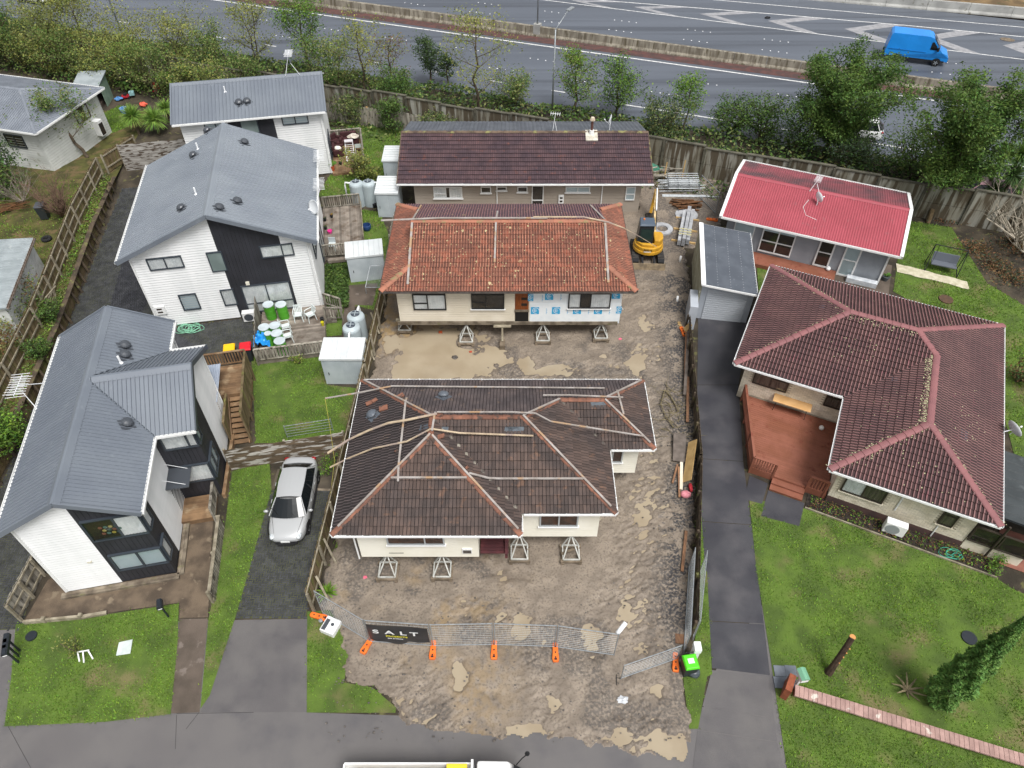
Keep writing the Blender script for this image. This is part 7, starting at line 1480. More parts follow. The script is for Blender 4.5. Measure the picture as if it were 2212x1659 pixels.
def car(name,label,loc,rz,paint,kind='sedan',detail=True,group=None):
    c=thing(name,label,'car',loc,rz,group)          # nose towards -y... local x forward
    st={'sedan':[(2.24,.42,.42,.52),(2.16,.6,.30,.62),(2.0,.75,.24,.70),(1.6,.86,.22,.80),(1.0,.88,.22,.90),(.4,.88,.22,.95),(-.6,.88,.22,.97),(-1.3,.88,.22,.99),(-1.75,.86,.24,1.02),(-2.05,.77,.3,1.02),(-2.18,.64,.36,.92),(-2.23,.5,.42,.75)],
          'suv':[(2.2,.55,.45,.62),(2.1,.74,.32,.8),(1.9,.84,.28,.92),(1.4,.9,.26,1.0),(.9,.9,.26,1.05),(.2,.9,.26,1.06),(-.8,.9,.26,1.08),(-1.6,.9,.26,1.1),(-2.0,.88,.3,1.1),(-2.15,.8,.36,1.0),(-2.2,.7,.42,.8)]}[kind]
    mb=MB();rows=[]
    for x,w,zb,h in st:
        hh=h;sec=[(-w*.86,zb),(-w*.98,zb+.08),(-w,zb+(hh-zb)*.45),(-w*.985,zb+(hh-zb)*.72),(-w*.88,hh-.02),(-w*.45,hh+.02),(0,hh+.03),(w*.45,hh+.02),(w*.88,hh-.02),(w*.985,zb+(hh-zb)*.72),(w,zb+(hh-zb)*.45),(w*.98,zb+.08),(w*.86,zb)]
        rows.append(len(mb.v));mb.v+=[(x,y,z) for y,z in sec]
    k=13
    for a,b in zip(rows,rows[1:]):
        for i in range(k-1):mb.f.append((a+i,a+i+1,b+i+1,b+i));mb.m.append(0)
        mb.f.append((a+k-1,a,b,b+k-1));mb.m.append(0)
    mb.f.append(tuple(rows[0]+i for i in reversed(range(k))));mb.f.append(tuple(rows[-1]+i for i in range(k)));mb.m+=[0,0]
    bo=mb.build('body',paint,c,smooth=True);su_=bo.modifiers.new('s','SUBSURF');su_.levels=su_.render_levels=2
    H=1.46 if kind=='sedan' else 1.68;cb_=.9 if kind=='sedan' else 1.0
    fx,rfx,rrx,bx=(1.2,.45,-1.2,-1.72) if kind=='sedan' else (1.05,.4,-1.6,-2.05);wb,wr_=.80,.60
    # roof skin with crown
    g=MB();nx,ny=8,6
    def rp(u,v):x=rfx+(rrx-rfx)*u;y=(-wr_+2*wr_*v)*(1-.06*abs(2*u-1));return V(x,y,H-.07*(2*v-1)**2-.05*(2*u-1)**2-.01)
    for i in range(nx):
        for j in range(ny):g.poly([rp(i/nx,j/ny),rp(i/nx,(j+1)/ny),rp((i+1)/nx,(j+1)/ny),rp((i+1)/nx,j/ny)])
    g.build('roof',paint,c,smooth=True)
    def quadgrid(name,A,B,Cc,D,m,bulge=V(0,0,0),n=6):
        q=MB()
        def pt(u,v):p0=A.lerp(B,u);p1=D.lerp(Cc,u);return p0.lerp(p1,v)+bulge*(4*u*(1-u))
        for i in range(n):
            for j in range(3):q.poly([pt(i/n,j/3),pt((i+1)/n,j/3),pt((i+1)/n,(j+1)/3),pt(i/n,(j+1)/3)])
        return q.build(name,m,c,smooth=True)
    r0,r1,r2,r3=rp(0,0),rp(0,1),rp(1,1),rp(1,0)
    quadgrid('windscreen',V(fx,-wb+.04,cb_),V(fx,wb-.04,cb_),r1+V(0,-.03,-.0),r0+V(0,.03,0),m_cglass,V(.12,0,.02));quadgrid('rear_window',V(bx,wb-.1,cb_+.08),V(bx,-wb+.1,cb_+.08),r3+V(0,.03,0),r2-V(0,.03,0),m_cglass,V(-.1,0,0))
    for s in (-1,1):
        A0,A1,B0,B1=V(fx-.05,s*(wb+.03),cb_),V(bx+.1,s*(wb+.02),cb_+.06),(r0 if s<0 else r1),(r3 if s<0 else r2)
        quadgrid('side_window',A0,A1,B1,B0,m_cglass,V(0,s*.03,0))
        for t in (0.,.52,.97):
            a,b=A0.lerp(A1,t),B0.lerp(B1,t);MB().bar(a+V(0,s*.03*4*t*(1-t),0),b,.09 if t==.52 else .07,.03,(0,s,0)).build('pillar',paint if t != .52 else m_tyre,c)
        m_=MB();m_.blob((fx-.25,s*1.0,cb_+.08),(.07,.12,.08),8,6,0);m_.build('wing_mirror',paint,c,smooth=True)
        h=MB();h.blob((st[2][0]-.02,s*(st[2][1]-.16),st[2][3]-.09),(.24,.13,.07),10,6,0);h.build('headlight',mat('headlight','#cfd4d6','#9aa0a4',r=.1,sc=20),c,smooth=True)
        h=MB();h.blob((st[-3][0]-.06,s*(st[-3][1]-.14),st[-3][3]-.15),(.1,.14,.08),10,6,0);h.build('tail_light',mat('tail_red','#8a1f22',r=.15),c,smooth=True)
        for x in (.45,-.5):MB().bar(V(x-.25,s*.905,.82),V(x-.07,s*.905,.82),.03,.03).build('door_handle',paint,c)
        for x in (1.42,-1.38):wheel(c,x,s*.79,.32)
        for x in (1.42,-1.38):
            ar=MB();ps=[V(x+.37*math.cos(a_*math.pi/10),s*.885,.32+.37*math.sin(a_*math.pi/10)) for a_ in range(11)]
            ar.poly(ps if s>0 else ps[::-1]);ar.build('wheel_arch',m_tyre,c)
    MB().box(st[0][0]-.06,st[0][0]+.02,-.42,.42,.3,.42).build('grille',m_tyre,c);MB().box(st[0][0]+.015,st[0][0]+.035,-.2,.2,.43,.53).build('number_plate',m_white,c)
    for s in (-1,1):
        for x in (.72,-.28,-1.18):MB().bar(V(x,s*.887,.34),V(x+(.06 if x<-1 else 0),s*.868,.9),.012,.012).build('door_seam',m_tyre,c)
        MB().bar(V(fx-.02,s*.7,cb_+.0),V(st[2][0]-.05,s*.52,st[2][3]+.0),.012,.012).build('bonnet_seam',m_tyre,c)
        MB().path([V(fx+.06,s*.35,cb_+.04),V(fx-.3,s*.35-.38,cb_+.24)],.012,4).build('wiper',m_tyre,c)
        MB().bar(V(1.05,s*.87,.27),V(-1.0,s*.87,.27),.05,.1).build('sill_trim',m_tyre,c)
    MB().path([V(st[1][0]+.03,-.5,.36),V(st[0][0]+.02,-.3,.3),V(st[0][0]+.02,.3,.3),V(st[1][0]+.03,.5,.36)],.045,6).build('air_intake',m_tyre,c)
    if detail:
        e=MB();e.lathe([(.07,0),(.055,.008)],(0,0,0),14);M=basis(V(st[1][0]-.0,0,st[1][3]-.02),V(0,1,0),V(-.4,0,.9),V(.9,0,.4));e.v=[tuple(M @ Vector(q)) for q in e.v];e.build('badge',m_rim,c)
    return c
m_silver=mat('silver_paint','#aeb0b1',r=.3,met=.2,spec=.6);m_whitep=mat('white_car_paint','#e6e7e8',r=.3)
cf,cr_=Q(1,2,268,1392,.45),Q(1,2,392,668,.95);dv=cf-cr_;ca=math.atan2(dv.y,dv.x);cc=(cf+cr_)/2
car('parked_car','silver sedan parked on the mossy cobbled drive',(cc.x,cc.y,.02),ca,m_silver)
car('motorway_car','white car at the top left edge of the motorway',tuple(MW(-58.8,-7.6)),MA,m_whitep,'suv',False);
p_=Q(3,0,775,1085,.6);car('motorway_car','white car behind the big dark tree on the near carriageway',(p_.x,p_.y,0),MA+math.pi,mat('white_car_paint',''),'suv',False);p_=Q(3,0,1850,1610,.8);car('motorway_car','pinkish car glimpsed behind the palm at the far right',(p_.x,p_.y,0),MA+math.pi,mat('rose_paint','#a8868c',r=.35),'suv',False)
def van(loc,rz):
    v=thing('blue_van','bright blue high roof panel van on the far carriageway','van',loc,rz);m_b=mat('van_blue','#1f86d8','#1c7fce',r=.3,sc=1,spec=.5)
    side=[(-2.75,.45),(-2.8,.8),(-2.75,1.5),(-2.68,2.35),(-2.5,2.5),(.6,2.52),(1.0,2.4),(1.75,1.55),(2.1,1.25),(2.65,1.05),(2.8,.8),(2.8,.45)]
    mb=MB();n=len(side);ws=[.98 if z<1.5 else .98-.1*(z-1.5) for x,z in side];ws=[w*(.86 if x>2.2 else 1) for w,(x,z) in zip(ws,side)]
    A=[V(x,-w,z) for (x,z),w in zip(side,ws)];B=[V(x,w,z) for (x,z),w in zip(side,ws)]
    for i in range(n):mb.poly([A[i],B[i],B[(i+1) % n],A[(i+1) % n]])
    mb.poly(A[::-1]);mb.poly(B);mb.build('body',m_b,v,bevel=.08)
    for s in (-1,1):
        w=MB();y=s*1.0;ps=[V(.95,y*.985,1.45),V(1.72,y*.985,1.42),V(1.15,y*.925,2.08),V(.95,y*.925,2.1)];w.poly(ps if s<0 else ps[::-1]);w.build('side_window',m_cglass,v)
        for x in (1.85,-1.75):wheel(v,x,s*.9,.34,.22)
        for x in (1.85,-1.75):
            ps=[V(x+.42*math.cos(a_*math.pi/10),s*.99,.34+.42*math.sin(a_*math.pi/10)) for a_ in range(11)];MB().poly(ps if s>0 else ps[::-1]).build('wheel_arch',m_tyre,v)
        MB().box(1.55,1.7,s*1.0-.02,s*1.0+s*.25+.02,1.4,1.72).build('wing_mirror',m_tyre,v);mb=MB();mb.blob((2.62,s*.68,.88),(.16,.16,.1),8,6,0);mb.build('headlight',MATS['headlight'],v,smooth=True)
        MB().bar(V(-2.6,s*.99,1.15),V(.7,s*.99,1.15),.03,.05).build('rub_strip',mat('van_blue_dark','#1a6fb4',r=.4),v)
    for s in (-1,1):
        for x in (-1.0,.35,.85):MB().bar(V(x,s*.985,.5),V(x,s*.9,2.2),.02,.02).build('panel_seam',MATS['van_blue_dark'],v)
        MB().bar(V(-2.6,s*.985,.48),V(2.5,s*.97,.48),.04,.12).build('sill_trim',m_tyre,v)
    w=MB();w.poly([V(1.82,-.82,1.52),V(1.82,.82,1.52),V(1.12,.76,2.3),V(1.12,-.76,2.3)]);o=w.build('windscreen',m_cglass,v);o.location.x=.06;o.location.z=.05
    MB().box(2.74,2.83,-.8,.8,.35,.6).build('bumper',m_tyre,v);MB().box(-2.84,-2.74,-.85,.85,.35,.55).build('bumper',m_tyre,v);return v
van((38.5,70.65,0),MA)
# flatbed truck at the kerb
tk=thing('flatbed_truck','white cab flatbed truck with timber on its tray at the bottom edge','truck',(-2.6,6.9,0));MB().box(-3.2,1.2,-.95,1.0,.8,.95).build('tray_floor',m_steelg,tk)
for y in (-.98,1.0):MB().box(-3.2,1.2,y-.03,y+.03,.95,1.38).build('side_board',m_white,tk,bevel=.01)
MB().box(-3.23,-3.17,-.95,.98,.95,1.38).build('tail_board',m_white,tk,bevel=.01);MB().box(1.2,1.28,-.98,1.02,.8,1.75).build('headboard',m_white,tk)
for i in range(4):MB().box(-2.9,.5,-.85+i*.42,-.47+i*.42,.96,1.3).build('load_sheet',m_ply,tk)
MB().box(.35,1.05,.55,.96,1.2,1.46).build('tool_box',mat('tool_yellow','#e0c030',r=.5),tk)
cb=MB();cb.hexa([V(1.4,-.95,.5),V(3.1,-.95,.5),V(3.1,.95,.5),V(1.4,.95,.5),V(1.42,-.86,2.2),V(2.5,-.84,2.2),V(2.5,.84,2.2),V(1.42,.86,2.2)]);cb.build('cab',m_white,tk,bevel=.1)
MB().poly([V(3.06,-.8,1.2),V(3.06,.8,1.2),V(2.6,.76,2.1),V(2.6,-.76,2.1)]).build('windscreen',m_cglass,tk).location.x=.06
for y in (-.9,.9):
    for x in (2.4,-1.6):wheel(tk,x,y,.36,.22)
ma=MB();ma.path([V(2.75,.9,1.55),V(2.95,1.05,1.75),V(3.1,1.1,1.95)],.02,6);ma.build('mirror_arm',m_tyre,tk);mi=MB();mi.blob((3.12,1.12,2.0),(.09,.06,.2),8,6,0);mi.build('mirror',m_tyre,tk,smooth=True)
# ---------------------------------------------------------------- lamp posts
def lamp(label,base,bend,head,r=.08):
    l_=thing('street_lamp',label,'street lamp',base);MB().path([base,bend],[r,r*.7],8).build('pole',m_gal,l_,world=True,smooth=True);MB().path([bend,head],[r*.6,r*.45],8).build('arm',m_gal,l_,world=True,smooth=True)
    d=(Vector(head)-Vector(bend));d.z=0;d.normalize();y=V(-d.y,d.x,0);M=basis(head,d,y,UP);MB().box(-.1,.75,-.16,.16,-.06,.06,M).build('lamp_head',m_gal,l_,world=True,bevel=.03);MB().box(.1,.65,-.12,.12,-.075,-.06,M).build('lens',m_white,l_,world=True);return l_
lamp('tall grey street lamp with bent arm in front of the motorway',V(3.4,59.05,-.02),V(3.4,59.05,7.0),Q(2,0,510,85,7.9))
bp_=MW(-3.2,1.75);lamp('slim lamp pole rising from the median barrier',bp_+V(0,0,.9),bp_+V(0,0,9),bp_+V(.5,.2,9.4));MB().box(-.35,.35,-.3,.3,0,1.15,Matrix.Translation(bp_) @ Matrix.Rotation(MA,4,'Z')).build('lamp_plinth',m_bar2,[o for o in bpy.data.objects if o.name.startswith('street_lamp.001')][0],world=True)
lp=MW(-44,-11.5);lamp('thin leaning lamp pole at the top left of the motorway',lp,lp+V(-.1,0,8.5),lp+V(.6,.3,9))
tag(MB().blob(MW(18.4,14.4,.08),(.35,.15,.12),8,6,.3).build('rubber_scrap',m_rubber),'black rubber scrap on the hatched motorway paint','scrap')
# ================================================================ GARDEN THINGS
m_shedw=mat('shed_white','#d6dadb','#c6cbcd',r=.5,sc=.8,isl=.08,k=.88);m_shedg=mat('shed_wall','#b4bcc0','#a4adb2',r=.5,sc=1)
def shed(label,c,rz,w,d,h,ribs='y'):
    s=thing('garden_shed',label,'shed',c,rz,'white metal garden sheds');MB().box(-w/2,w/2,-d/2,d/2,0,h).build('wall',m_shedg,s)
    wl=MB()
    for i in range(int(w/.12)):x=-w/2+.06+i*.12;wl.box(x-.02,x+.02,-d/2-.012,-d/2,.02,h-.02)
    for i in range(int(d/.12)):y=-d/2+.06+i*.12;wl.box(w/2,w/2+.012,y-.02,y+.02,.02,h-.02)
    wl.build('wall_rib',m_shedg,s);MB().box(-w*.42,w*.02,-d/2-.03,-d/2-.014,.03,h-.12).build('door',m_shedg,s);MB().box(-w*.38,-w*.36,-d/2-.05,-d/2-.03,h*.4,h*.5).build('door_latch',m_rubber,s)
    r=MB();o=.06;r.hexa([V(-w/2-o,-d/2-o,h-.02),V(w/2+o,-d/2-o,h-.02),V(w/2+o,d/2+o,h+.12),V(-w/2-o,d/2+o,h+.12),V(-w/2-o,-d/2-o,h+.1),V(w/2+o,-d/2-o,h+.1),V(w/2+o,d/2+o,h+.22),V(-w/2-o,d/2+o,h+.22)]);ro=r.build('roof',m_shedw,s)
    n=int((w if ribs=='y' else d)/.28)
    for i in range(n):
        if ribs=='y':x=-w/2+(i+.5)*w/n;MB().hexa([V(x-.03,-d/2,h+.101),V(x+.03,-d/2,h+.101),V(x+.03,d/2,h+.222),V(x-.03,d/2,h+.222),V(x-.015,-d/2,h+.14),V(x+.015,-d/2,h+.14),V(x+.015,d/2,h+.245),V(x-.015,d/2,h+.245)]).build('roof_rib',m_shedw,ro)
        else:
            y=-d/2+(i+.5)*d/n;z=h+.1+.12*(i+.5)/n;MB().box(-w/2,w/2,y-.03,y+.03,z+.004,z+.03).build('roof_rib',m_shedw,ro)
    return s
shed('white metal shed on the lawn against the left site fence',(-9.05,28.15,0),0,2.15,1.45,1.85);shed('white metal shed beside the concrete pad and the orange roof',(-9.2,37.2,0),RAD(10),2.2,1.4,1.85);shed('white metal shed right of the paired rain tanks',(-8.6,44.65,0),0,1.5,1.95,1.85,'x');shed('white metal shed tucked by the left end of the long brown roof',(-8.75,49.0,0),0,1.3,1.9,1.85,'x')
m_tank=mat('tank_grey','#aeb9bd','#a2adb1',r=.45,sc=1)
def tank(label,p_,pipe):
    t=thing('rain_tank',label,'water tank',p_,0,'grey rain tanks');pr_=[(.5,0)]
    for i in range(9):pr_+=[(.5,.1+i*.17),(.485,.16+i*.17),(.485,.2+i*.17)]
    MB().lathe([(.5,0),(.5,1.62),(.46,1.72),(.26,1.84),(.24,1.84)],n=24).build('tank_body',m_tank,t,smooth=False);MB().lathe([(.25,1.83),(.25,1.88),(.22,1.9)],n=18).build('lid',mat('tank_lid','#3f4650',r=.4),t)
    for a in (0,1.57):MB().bar(V(-.22*math.cos(a),-.22*math.sin(a),1.905),V(.22*math.cos(a),.22*math.sin(a),1.905),.04,.02).build('lid_rib',m_tank,t)
    MB().path([V(pipe[0]*.4,pipe[1]*.4,1.7),V(pipe[0]*.75,pipe[1]*.75,1.75),V(pipe[0]*.8,pipe[1]*.8,1.5),V(pipe[0]*.8,pipe[1]*.8,.1)],.06,10).build('overflow_pipe',m_pvc,t,smooth=True);return t
tank('grey rain tank nearest the shed on the lawn',V(-8.95,30.2,0),(0,-1));tank('grey rain tank farther back of the pair by the concrete pad',V(-8.85,31.15,0),(.1,1));tank('grey rain tank with white pipe on its left behind the side deck',V(-10.95,45.35,0),(-1,0));tank('grey rain tank with white pipe on its right beside the shed',V(-10.1,45.4,0),(1,0))
# front deck goods
m_green=mat('drum_green','#4f9a2c','#468c26',r=.4,sc=2);m_lid=mat('drum_lid','#bcc6ca','#aeb8bc',r=.4,sc=2)
def drum(label,q,z=.35,r=.3,h=.92):
    p_=Q(*q,z+h);t=thing('drum',label,'drum',(p_.x,p_.y,z),0,'green drums on the deck');pr_=[(r,0),(r,h*.3),(r+.012,h*.32),(r,h*.34),(r,h*.64),(r+.012,h*.66),(r,h*.68),(r,h)];MB().lathe(pr_,n=20).build('barrel',m_green,t);MB().lathe([(r+.015,h-.03),(r+.015,h+.02),(r*.9,h+.03)],n=20).build('lid',m_lid,t);return t
drum('green drum with pale lid at the left corner of the deck window',(1,1,118,978),h=1.0);drum('green drum with torn label beside the deck window',(1,1,225,978),h=1.0);drum('white lidded drum at the back of the cluster near the chairs',(1,1,172,1155));drum('white lidded drum in the middle of the cluster',(1,1,190,1220));drum('white lidded drum nearest the deck rail',(1,1,215,1285));drum('grey lidded drum behind the blue tarpaulin',(1,1,82,1170));drum('small white lidded drum half under the blue tarpaulin',(1,1,115,1222),r=.18)
tb=MB();rs=random.Random(2);base_=Q(1,1,78,1260,.8);n=12
def tp_(i,j):u,v=i/n-.5,j/n-.5;return base_+V(u*.95,v*1.15,.25-.9*max(0,(u*u+v*v)**.5-.3)+.1*math.sin(u*21+v*9)+.08*math.sin(v*25-u*7)+.05*math.sin(u*47))
for i in range(n):
    for j in range(n):tb.poly([tp_(i,j),tp_(i+1,j),tp_(i+1,j+1),tp_(i,j+1)])
tag(tb.build('blue_tarpaulin',mat('tarp_blue','#2f9ae0','#2382cf',r=.35,sc=6),smooth=False),'crumpled bright blue tarpaulin over drums on the deck','tarpaulin')
m_chair=mat('chair_plastic','#d3dad9','#c4cccb',r=.5,sc=3)
def chair(label,p_,rz):
    c=thing('plastic_chair',label,'chair',p_,rz,'white plastic garden chairs');s=MB();s.hexa([V(-.22,-.22,.41),V(.22,-.22,.41),V(.2,.2,.39),V(-.2,.2,.39),V(-.22,-.22,.44),V(.22,-.22,.44),V(.2,.2,.42),V(-.2,.2,.42)]);s.build('seat',m_chair,c)
    b=MB()
    for i in range(5):b.bar(V(-.17+i*.085,.2,.44),V(-.19+i*.095,.32,.82),.055,.015,(0,1,0))
    b.bar(V(-.23,.33,.83),V(.23,.33,.83),.03,.07);b.build('backrest',m_chair,c)
    for x in (-.22,.22):
        for y in (-.22,.2):MB().bar(V(x,y,.42),V(x*1.15,y*1.2,0),.05,.035).build('leg',m_chair,c)
        MB().path([V(x*1.05,.3,.66),V(x*1.15,.0,.64),V(x*1.12,-.2,.62),V(x*1.05,-.24,.44)],.025,6).build('arm',m_chair,c)
    return c
for lb,q,rz in (('white plastic chair facing out below the deck window',(1,1,380,1090),0),('white plastic chair turned sideways at the house corner',(1,1,480,1090),RAD(-60)),('white plastic chair beside the back white lidded drums',(1,1,275,1190),RAD(100)),('white plastic chair nearest the deck rail',(1,1,290,1270),RAD(100))):p_=Q(*q,.5);chair(lb,V(p_.x,p_.y,.35),rz+RAD(10))
pot=lambda name,label,q,z,r,h,m,cat:tag(MB().lathe([(r*.75,0),(r,h),(r*.9,h),(r*.7,h*.8)],Q(*q,z),14).build(name,m),label,cat)
pot('paint_pot','black and white pot at the right edge of the drum deck',(1,1,578,1120),.36,.12,.26,m_rubber,'pot');pot('paint_pot','small yellow pot at the right edge of the drum deck',(1,1,582,1155),.36,.1,.26,mat('yellow_pot','#b8b020',r=.5),'pot')
for lb,q,col in (('bin with yellow lid behind the brown stair deck',(0,1,1930,1345),'#e8b81a'),('bin with red lid beside the yellow lidded bin',(0,1,2065,1330),'#c8202c')):
    p_=Q(*q,1.0);g_=thing('wheelie_bin',lb,'bin',(p_.x,p_.y,0),RAD(12));MB().hexa([V(-.24,-.24,0),V(.24,-.24,0),V(.24,.24,0),V(-.24,.24,0),V(-.3,-.32,.95),V(.3,-.32,.95),V(.3,.32,.95),V(-.3,.32,.95)]).build('body',MATS['bin_dark'],g_);MB().hexa([V(-.33,-.36,.95),V(.33,-.36,.95),V(.33,.34,.97),V(-.33,.34,.97),V(-.27,-.3,1.03),V(.27,-.3,1.03),V(.27,.28,1.06),V(-.27,.28,1.06)]).build('lid',mat('lid'+col,col,r=.4),g_,bevel=.02)
hp=thing('heat_pump','white heat pump unit below the second townhouse window','heat pump',w2(-4.75,.0,0),RAD(10.6));MB().box(-.42,.42,-.17,.17,.1,.75).build('cabinet',m_white,hp,bevel=.02);MB().lathe([(.26,0),(.26,.01)],n=18).build('fan_grille',m_vent,hp).matrix_basis=Matrix.Translation((-.08,-.175,.42)) @ Matrix.Rotation(RAD(90),4,'X')
for x in (-.3,.3):MB().box(x-.05,x+.05,-.15,.15,0,.1).build('foot',m_rubber,hp)
hp=thing('heat_pump','white heat pump unit outside the cream brick wall','heat pump',T11(8.95,-13.95,0),RAD(-25.5));MB().box(-.45,.45,-.18,.18,.12,.85).build('cabinet',m_white,hp,bevel=.03);MB().lathe([(.3,0),(.3,.012)],n=20).build('fan_grille',mat('grille_grey','#8d9294',r=.6),hp).matrix_basis=Matrix.Translation((-.1,-.185,.48)) @ Matrix.Rotation(RAD(90),4,'X')
for x in (-.3,.3):MB().box(x-.05,x+.05,-.15,.15,0,.12).build('foot',m_rubber,hp)
def hose(label,c,r,n,m,seed,col=None):
    rs=random.Random(seed);pts=[]
    for i in range(n*14):
        a=i*2*math.pi/14;k=1+.35*math.sin(i*.21+seed);pts.append(Vector(c)+V(r*k*math.cos(a)+.25*math.sin(i*.05)*r*3,r*.7*k*math.sin(a)+.1*math.cos(i*.09),.03+.012*(i % 7)))
    return tubething('garden_hose',label,'hose',pts,.018,m,5)
hose('pale green hose coiled on the cobbles below the white gable',Q(0,1,1600,1185),.45,9,mat('hose_green','#7fb89a',r=.5),1);hose('teal hose coiled in the brick house flower bed',Q(3,2,1590,1500),.28,6,mat('hose_teal','#3f9a80',r=.5),4)
# side deck and third deck goods
def flower_pot(label,p_,r,h,m,leaf,n=18,L=.3):
    t=thing('potted_plant',label,'potted plant',p_);MB().lathe([(r*.7,0),(r,h),(r*.85,h),(r*.7,h*.85)],n=12).build('pot',m,t);f=MB();rs=random.Random(int(r*1e4)+n)
    for i in range(n):
        a=rs.uniform(0,6.28);e=V(math.cos(a),math.sin(a),0);q=V(-e.y,e.x,0)*.02;t_=rs.uniform(.5,1)*L;f.poly([V(0,0,h*.9)-q,V(0,0,h*.9)+q,e*t_*.6+V(0,0,h+t_*.8)+q*1.5,e*t_+V(0,0,h+t_*.6)])
    f.build('leaves',leaf,t);return t
m_terra=mat('terracotta_pot','#b0532f',r=.8);m_potleaf=leafmat('pot_leaf','#5f8a3a','#7f9a4a')
p_=Q(1,0,668,1440,.2);flower_pot('spider plant in a tall terracotta pot on the sofa deck',V(p_.x,p_.y,.22),.17,.4,m_terra,m_potleaf,22,.45);p_=Q(1,0,732,1390,.2);flower_pot('small dark pot plant on the sofa deck boards',V(p_.x,p_.y,.22),.13,.2,m_rubber,m_potleaf,12,.2)
for lb,q,col in (('orange flowers in a pot on the side deck',(1,1,655,240),'#d08a3a'),('dark pot beside the white bottle on the side deck',(1,1,600,270),'#3a3a36'),('dark empty pot by the wall on the side deck',(1,1,605,340),'#2a2a2a')):
    p_=Q(*q,.4);flower_pot(lb,V(p_.x,p_.y,.36),.12,.18,m_rubber,leafmat('lf'+col,col,'#5f7a3a'),10,.18)
tag(MB().lathe([(.12,0),(.17,.2),(.15,.2),(.1,.02)],Q(1,1,643,375,.36),14).build('pink_bucket',mat('pink_plastic','#e0409a',r=.4)),'bright pink bucket on the grey side deck','bucket')
bc=thing('folded_chair','pale chair with grey back at the lower corner of the side deck','chair',w2(.15,5.9,.35));MB().box(-.22,.22,-.2,.2,.38,.43).build('seat',m_chair,bc);MB().box(-.22,.22,.2,.25,.43,.8).build('backrest',m_shedg,bc)
for x in (-.2,.2):
    for y in (-.18,.2):MB().box(x-.02,x+.02,y-.02,y+.02,0,.38).build('leg',m_chair,bc)
mb=MB();mb.lathe([(.22,0),(.3,.2),(.3,.4),(.26,.42),(.24,.1)],Q(1,1,955,350,.0),14);tag(mb.build('blue_tub',mat('navy_tub','#24406e',r=.5)),'dark blue plastic tub on the grass strip','tub');tag(MB().lathe([(.12,0),(.15,.3),(.13,.3)],Q(1,1,1022,160),12).build('black_bucket',m_rubber),'black bucket with white rim by the paired rain tanks','bucket')
m_sofa=mat('maroon_sofa','#4a2a2c','#3a2022',r=.7,sc=3)
def sofa(label,p_,rz,w):
    s=thing('sofa',label,'sofa',p_,rz);MB().box(-w/2,w/2,-.38,.3,.08,.42).build('seat',m_sofa,s,bevel=.06);MB().box(-w/2,w/2,.26,.46,.08,.85).build('backrest',m_sofa,s,bevel=.06)
    for x in (-1,1):MB().box(x*w/2-.1,x*w/2+.1,-.38,.4,.08,.6).build('armrest',m_sofa,s,bevel=.05)
    return s
sofa('maroon armchair with cream cushion against the third townhouse wall',w3(.25,2.9,.2),RAD(101),.85);sofa('maroon two seat sofa at the back of the small deck',w3(1.1,4.5,.2),RAD(11),1.3);sofa('maroon floral armchair in the back corner of the small deck',w3(.1,4.4,.2),RAD(60),.8)
mb=MB();mb.blob(w3(.2,2.8,.78),(.3,.26,.14),10,6,.1);tag(mb.build('cream_cushion',mat('cream_fabric','#e6e0d4',r=.9),smooth=True),'cream cushion on the maroon armchair','cushion');mb=MB();mb.blob(w3(1.5,4.3,.85),(.45,.35,.16),10,6,.25);tag(mb.build('bundled_blanket',mat('oat_fabric','#c9c2b4','#b0a89c',r=.9,sc=4),smooth=False),'bundled pale blankets on the back sofa','blanket')
ra=thing('clothes_rack','white folding clothes rack leaning over the small deck','clothes rack',w3(1.1,1.9,.2),RAD(11));
for x in (-.3,.3):MB().tube(V(x,-.8,.3),V(x,1.3,.95),.02,n=6).build('rack_side',m_pvc,ra)
for i in range(11):MB().tube(V(-.3,-.7+i*.19,.33+i*.059),V(.3,-.7+i*.19,.33+i*.059),.014,n=5).build('rack_bar',m_pvc,ra)
for x in (-.28,.28):MB().tube(V(x,-.2,.45),V(x,-.3,.0),.015,n=5).build('rack_leg',m_pvc,ra);MB().tube(V(x,1.0,.85),V(x,1.1,.0),.015,n=5).build('rack_leg',m_pvc,ra)
tag(MB().box(-.32,.32,-.2,.2,0,.03,Matrix.Translation(w3(1.1,2.95,1.2)) @ Matrix.Rotation(.2,4,'Z')).build('drying_towel',mat('grey_towel','#c4c0c4',r=.9)),'pale towel drying over the top of the clothes rack','towel')
tbk=thing('side_table','small glass topped table beside the clothes rack','table',w3(1.75,3.0,.2),RAD(11));MB().box(-.25,.25,-.3,.3,.48,.51).build('table_top',mat('table_glass','#8f9690',r=.1),tbk)
for x in (-.22,.22):
    for y in (-.27,.27):MB().box(x-.015,x+.015,y-.015,y+.015,0,.48).build('leg',m_pvc,tbk)
cl=thing('clothes_airer','wall mounted folding clothesline frame beside the shed and concrete pad','clothesline',Q(1,1,1000,800));fr=[Q(1,1,940,835,.5),Q(1,1,1080,835,.5),Q(1,1,1105,645,1.3),Q(1,1,980,655,1.3)]
for i in range(4):MB().tube(fr[i],fr[(i+1) % 4],.02,n=6).build('frame_bar',m_gal,cl,world=True)
for i in range(8):t=(i+1)/9;MB().tube(fr[0].lerp(fr[3],t*.4),fr[1].lerp(fr[2],t*.4),.008,n=4).build('line',m_gal,cl,world=True)
for q in (0,1):MB().tube(fr[q],V(fr[q].x,fr[q].y,0),.02,n=6).build('leg',m_gal,cl,world=True)
